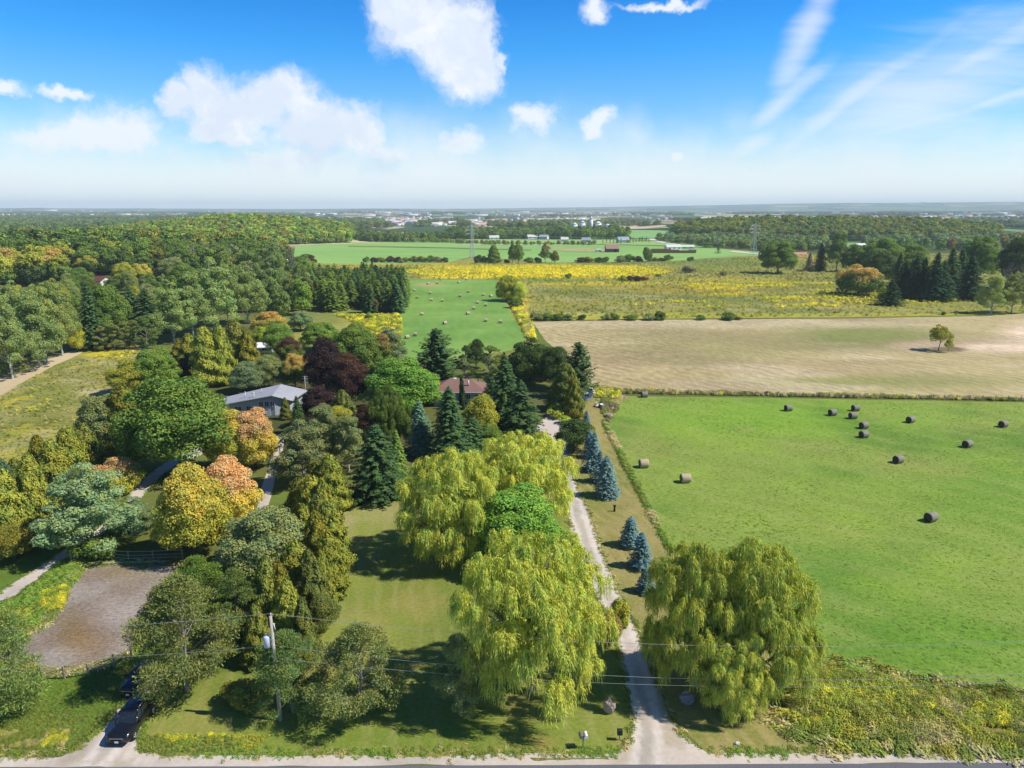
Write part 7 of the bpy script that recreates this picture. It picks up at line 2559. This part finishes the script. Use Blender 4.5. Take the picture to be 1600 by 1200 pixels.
def rail_fence(name, pts_px, h, label, rails=(0.55, 1.0), post=0.14, railr=0.05, mat='wood', wires=False):
    ps = [on_ground(*q) for q in pts_px]
    e = empty(name, ps[0])
    tag(e, label, 'fence')
    for p_ in ps:
        r = p_ - ps[0]
        MB().box((r.x, r.y, h / 2), (post, post, h), M[mat]).build('post', e)
    for z in rails:
        for a, b in zip(ps[:-1], ps[1:]):
            d = (b - a).normalized() * post * 0.52
            MB().tube([a - ps[0] + d + Vector((0, 0, z)), b - ps[0] - d + Vector((0, 0, z - 0.03))], railr, M['wire' if wires else mat], 5, False).build('wire' if wires else 'rail', e)
    return e


rail_fence('rail_fence', [(-20, 1062), (25, 1060), (66, 1062), (101, 1061), (139, 1057), (179, 1042), (206, 1028)], 1.35, 'weathered wooden rail fence along the near side of the bare earth pad')
rail_fence('wire_fence', [(112, 880), (142, 873), (175, 875), (202, 877), (240, 876), (286, 874)], 1.4, 'dark wire fence behind the bare earth pad', (0.4, 0.8, 1.3), 0.10, 0.02, 'wood', True)
for k, pp in enumerate([[(100, 908), (118, 892)], [(118, 890.5), (140, 882)], [(142, 881), (200, 880)], [(202, 880), (262, 879)]]):
    a, b = on_ground(*pp[0]), on_ground(*pp[1])
    o = MB().tube([a + Vector((0, 0, 0.10)), b + Vector((0, 0, 0.10))], 0.12, M['pole'], 6, False).build('timber_edging')
    tag(o, ('pale timber edging the upper left rim of the bare earth pad, lower piece', 'pale timber edging the upper left rim of the bare earth pad, upper piece', 'timber edging along the top of the bare earth pad, left piece', 'timber edging along the top of the bare earth pad, right piece')[k], 'timber')
# line fence between stubble and hay field
ps = [(930, 612), (975, 616.5)] + [(975 + 20 * k, 616.5 + 20 * k * 0.0168) for k in range(1, 34)]
rail_fence('post_fence', ps, 1.25, 'long thin post and wire fence between the stubble and the hay field', (0.5, 0.95), 0.12, 0.012, 'wood', True)

# sheds and debris at the top of the driveway
p = on_ground(912, 622)
gable_house('shed', 0, 0, 3.0, 4.0, 1.9, 0.6, 0.25, m_siding, m_concrete, 'small pale-roofed shed behind the large dark cedar', 'shed', 1, pos=p)
p = on_ground(936, 636)
tl = empty('debris_pile', p)
tag(tl, 'pile of pale boards and dark scrap at the corner of the hay field', 'scrap pile')
rr_ = random.Random(8)
for k in range(5):
    a = 1.2 + rr_.uniform(-0.3, 0.3)
    MB().box((rr_.uniform(-0.5, 0.1), 0.4 + 0.25 * k, 0.25 + 0.10 * k), (2.4, 0.25, 0.06), M['white'] if k % 2 else M['wood'], a).build('board', tl)
for k in range(4):
    bm_ = MB()
    bm_.box((0.6 + rr_.uniform(-.5, .7), rr_.uniform(-1.0, .8), 0.35), (0.8, 0.6, rr_.uniform(0.4, 0.8)), M['dark'] if k % 2 else M['galv'], rr_.uniform(0, 3), 0.08)
    bm_.build('crate', tl)
for (px_, py_2, d, lab, sd) in [(952, 652, (1.6, 1.2, 0.8), 'heap of reddish soil at the upper left corner of the hay field', 5), (957, 640, (1.2, 1.0, 0.5), 'low stone heap among the dry weeds near the debris', 6)]:
    rock('earth_heap', px_, py_2, d, m_rock, lab, sd, 'heap')
# rows of young conifers by the grey farmhouse
k = 0
lines = [[(942 + 5.6 * i, 380.6 - 0.06 * i) for i in range(6)], [(980 + 4.6 * i, 379.6 - 0.35 * i) for i in range(7)], [(1000, 375.6), (1004, 376.5), (1010, 377.4), (1014, 378.6)]]
for li, ln in enumerate(lines):
    for j, (a, b) in enumerate(ln):
        q = on_ground(a, b)
        plant('far_conifer', 0, 0, 0, 0, 'dspruce', '%s young conifer from the left in the %s planted row by the grey farmhouse' % (ordn[j], ('left', 'middle', 'right')[li]), 'tree', name='young_conifer', group='young conifers by the grey farmhouse', pos=q, H=5.0 + (j % 3), W=3.2)

# ---------------------------------------------------------------- haze
if True:
    hz, t, out = new_mat('haze')
    pv = t.new('ShaderNodeVolumePrincipled')
    pv.inputs['Color'].default_value = (0.78, 0.90, 1.0, 1)
    pv.inputs['Density'].default_value = HAZE if 'HAZE' in globals() else 9e-5
    pv.inputs['Anisotropy'].default_value = 0.0
    t.l.new(pv.outputs[0], out.inputs['Volume'])
    mb = MB()
    mb.box((0, 0, 120 - 0.75), (37500, 37500, 241.5), hz)
    h = mb.build('haze')
    tag(h, kind='stuff')
    h['label'] = 'thin blue summer haze over the whole plain'
print('done', round(time.time() - T0, 1))
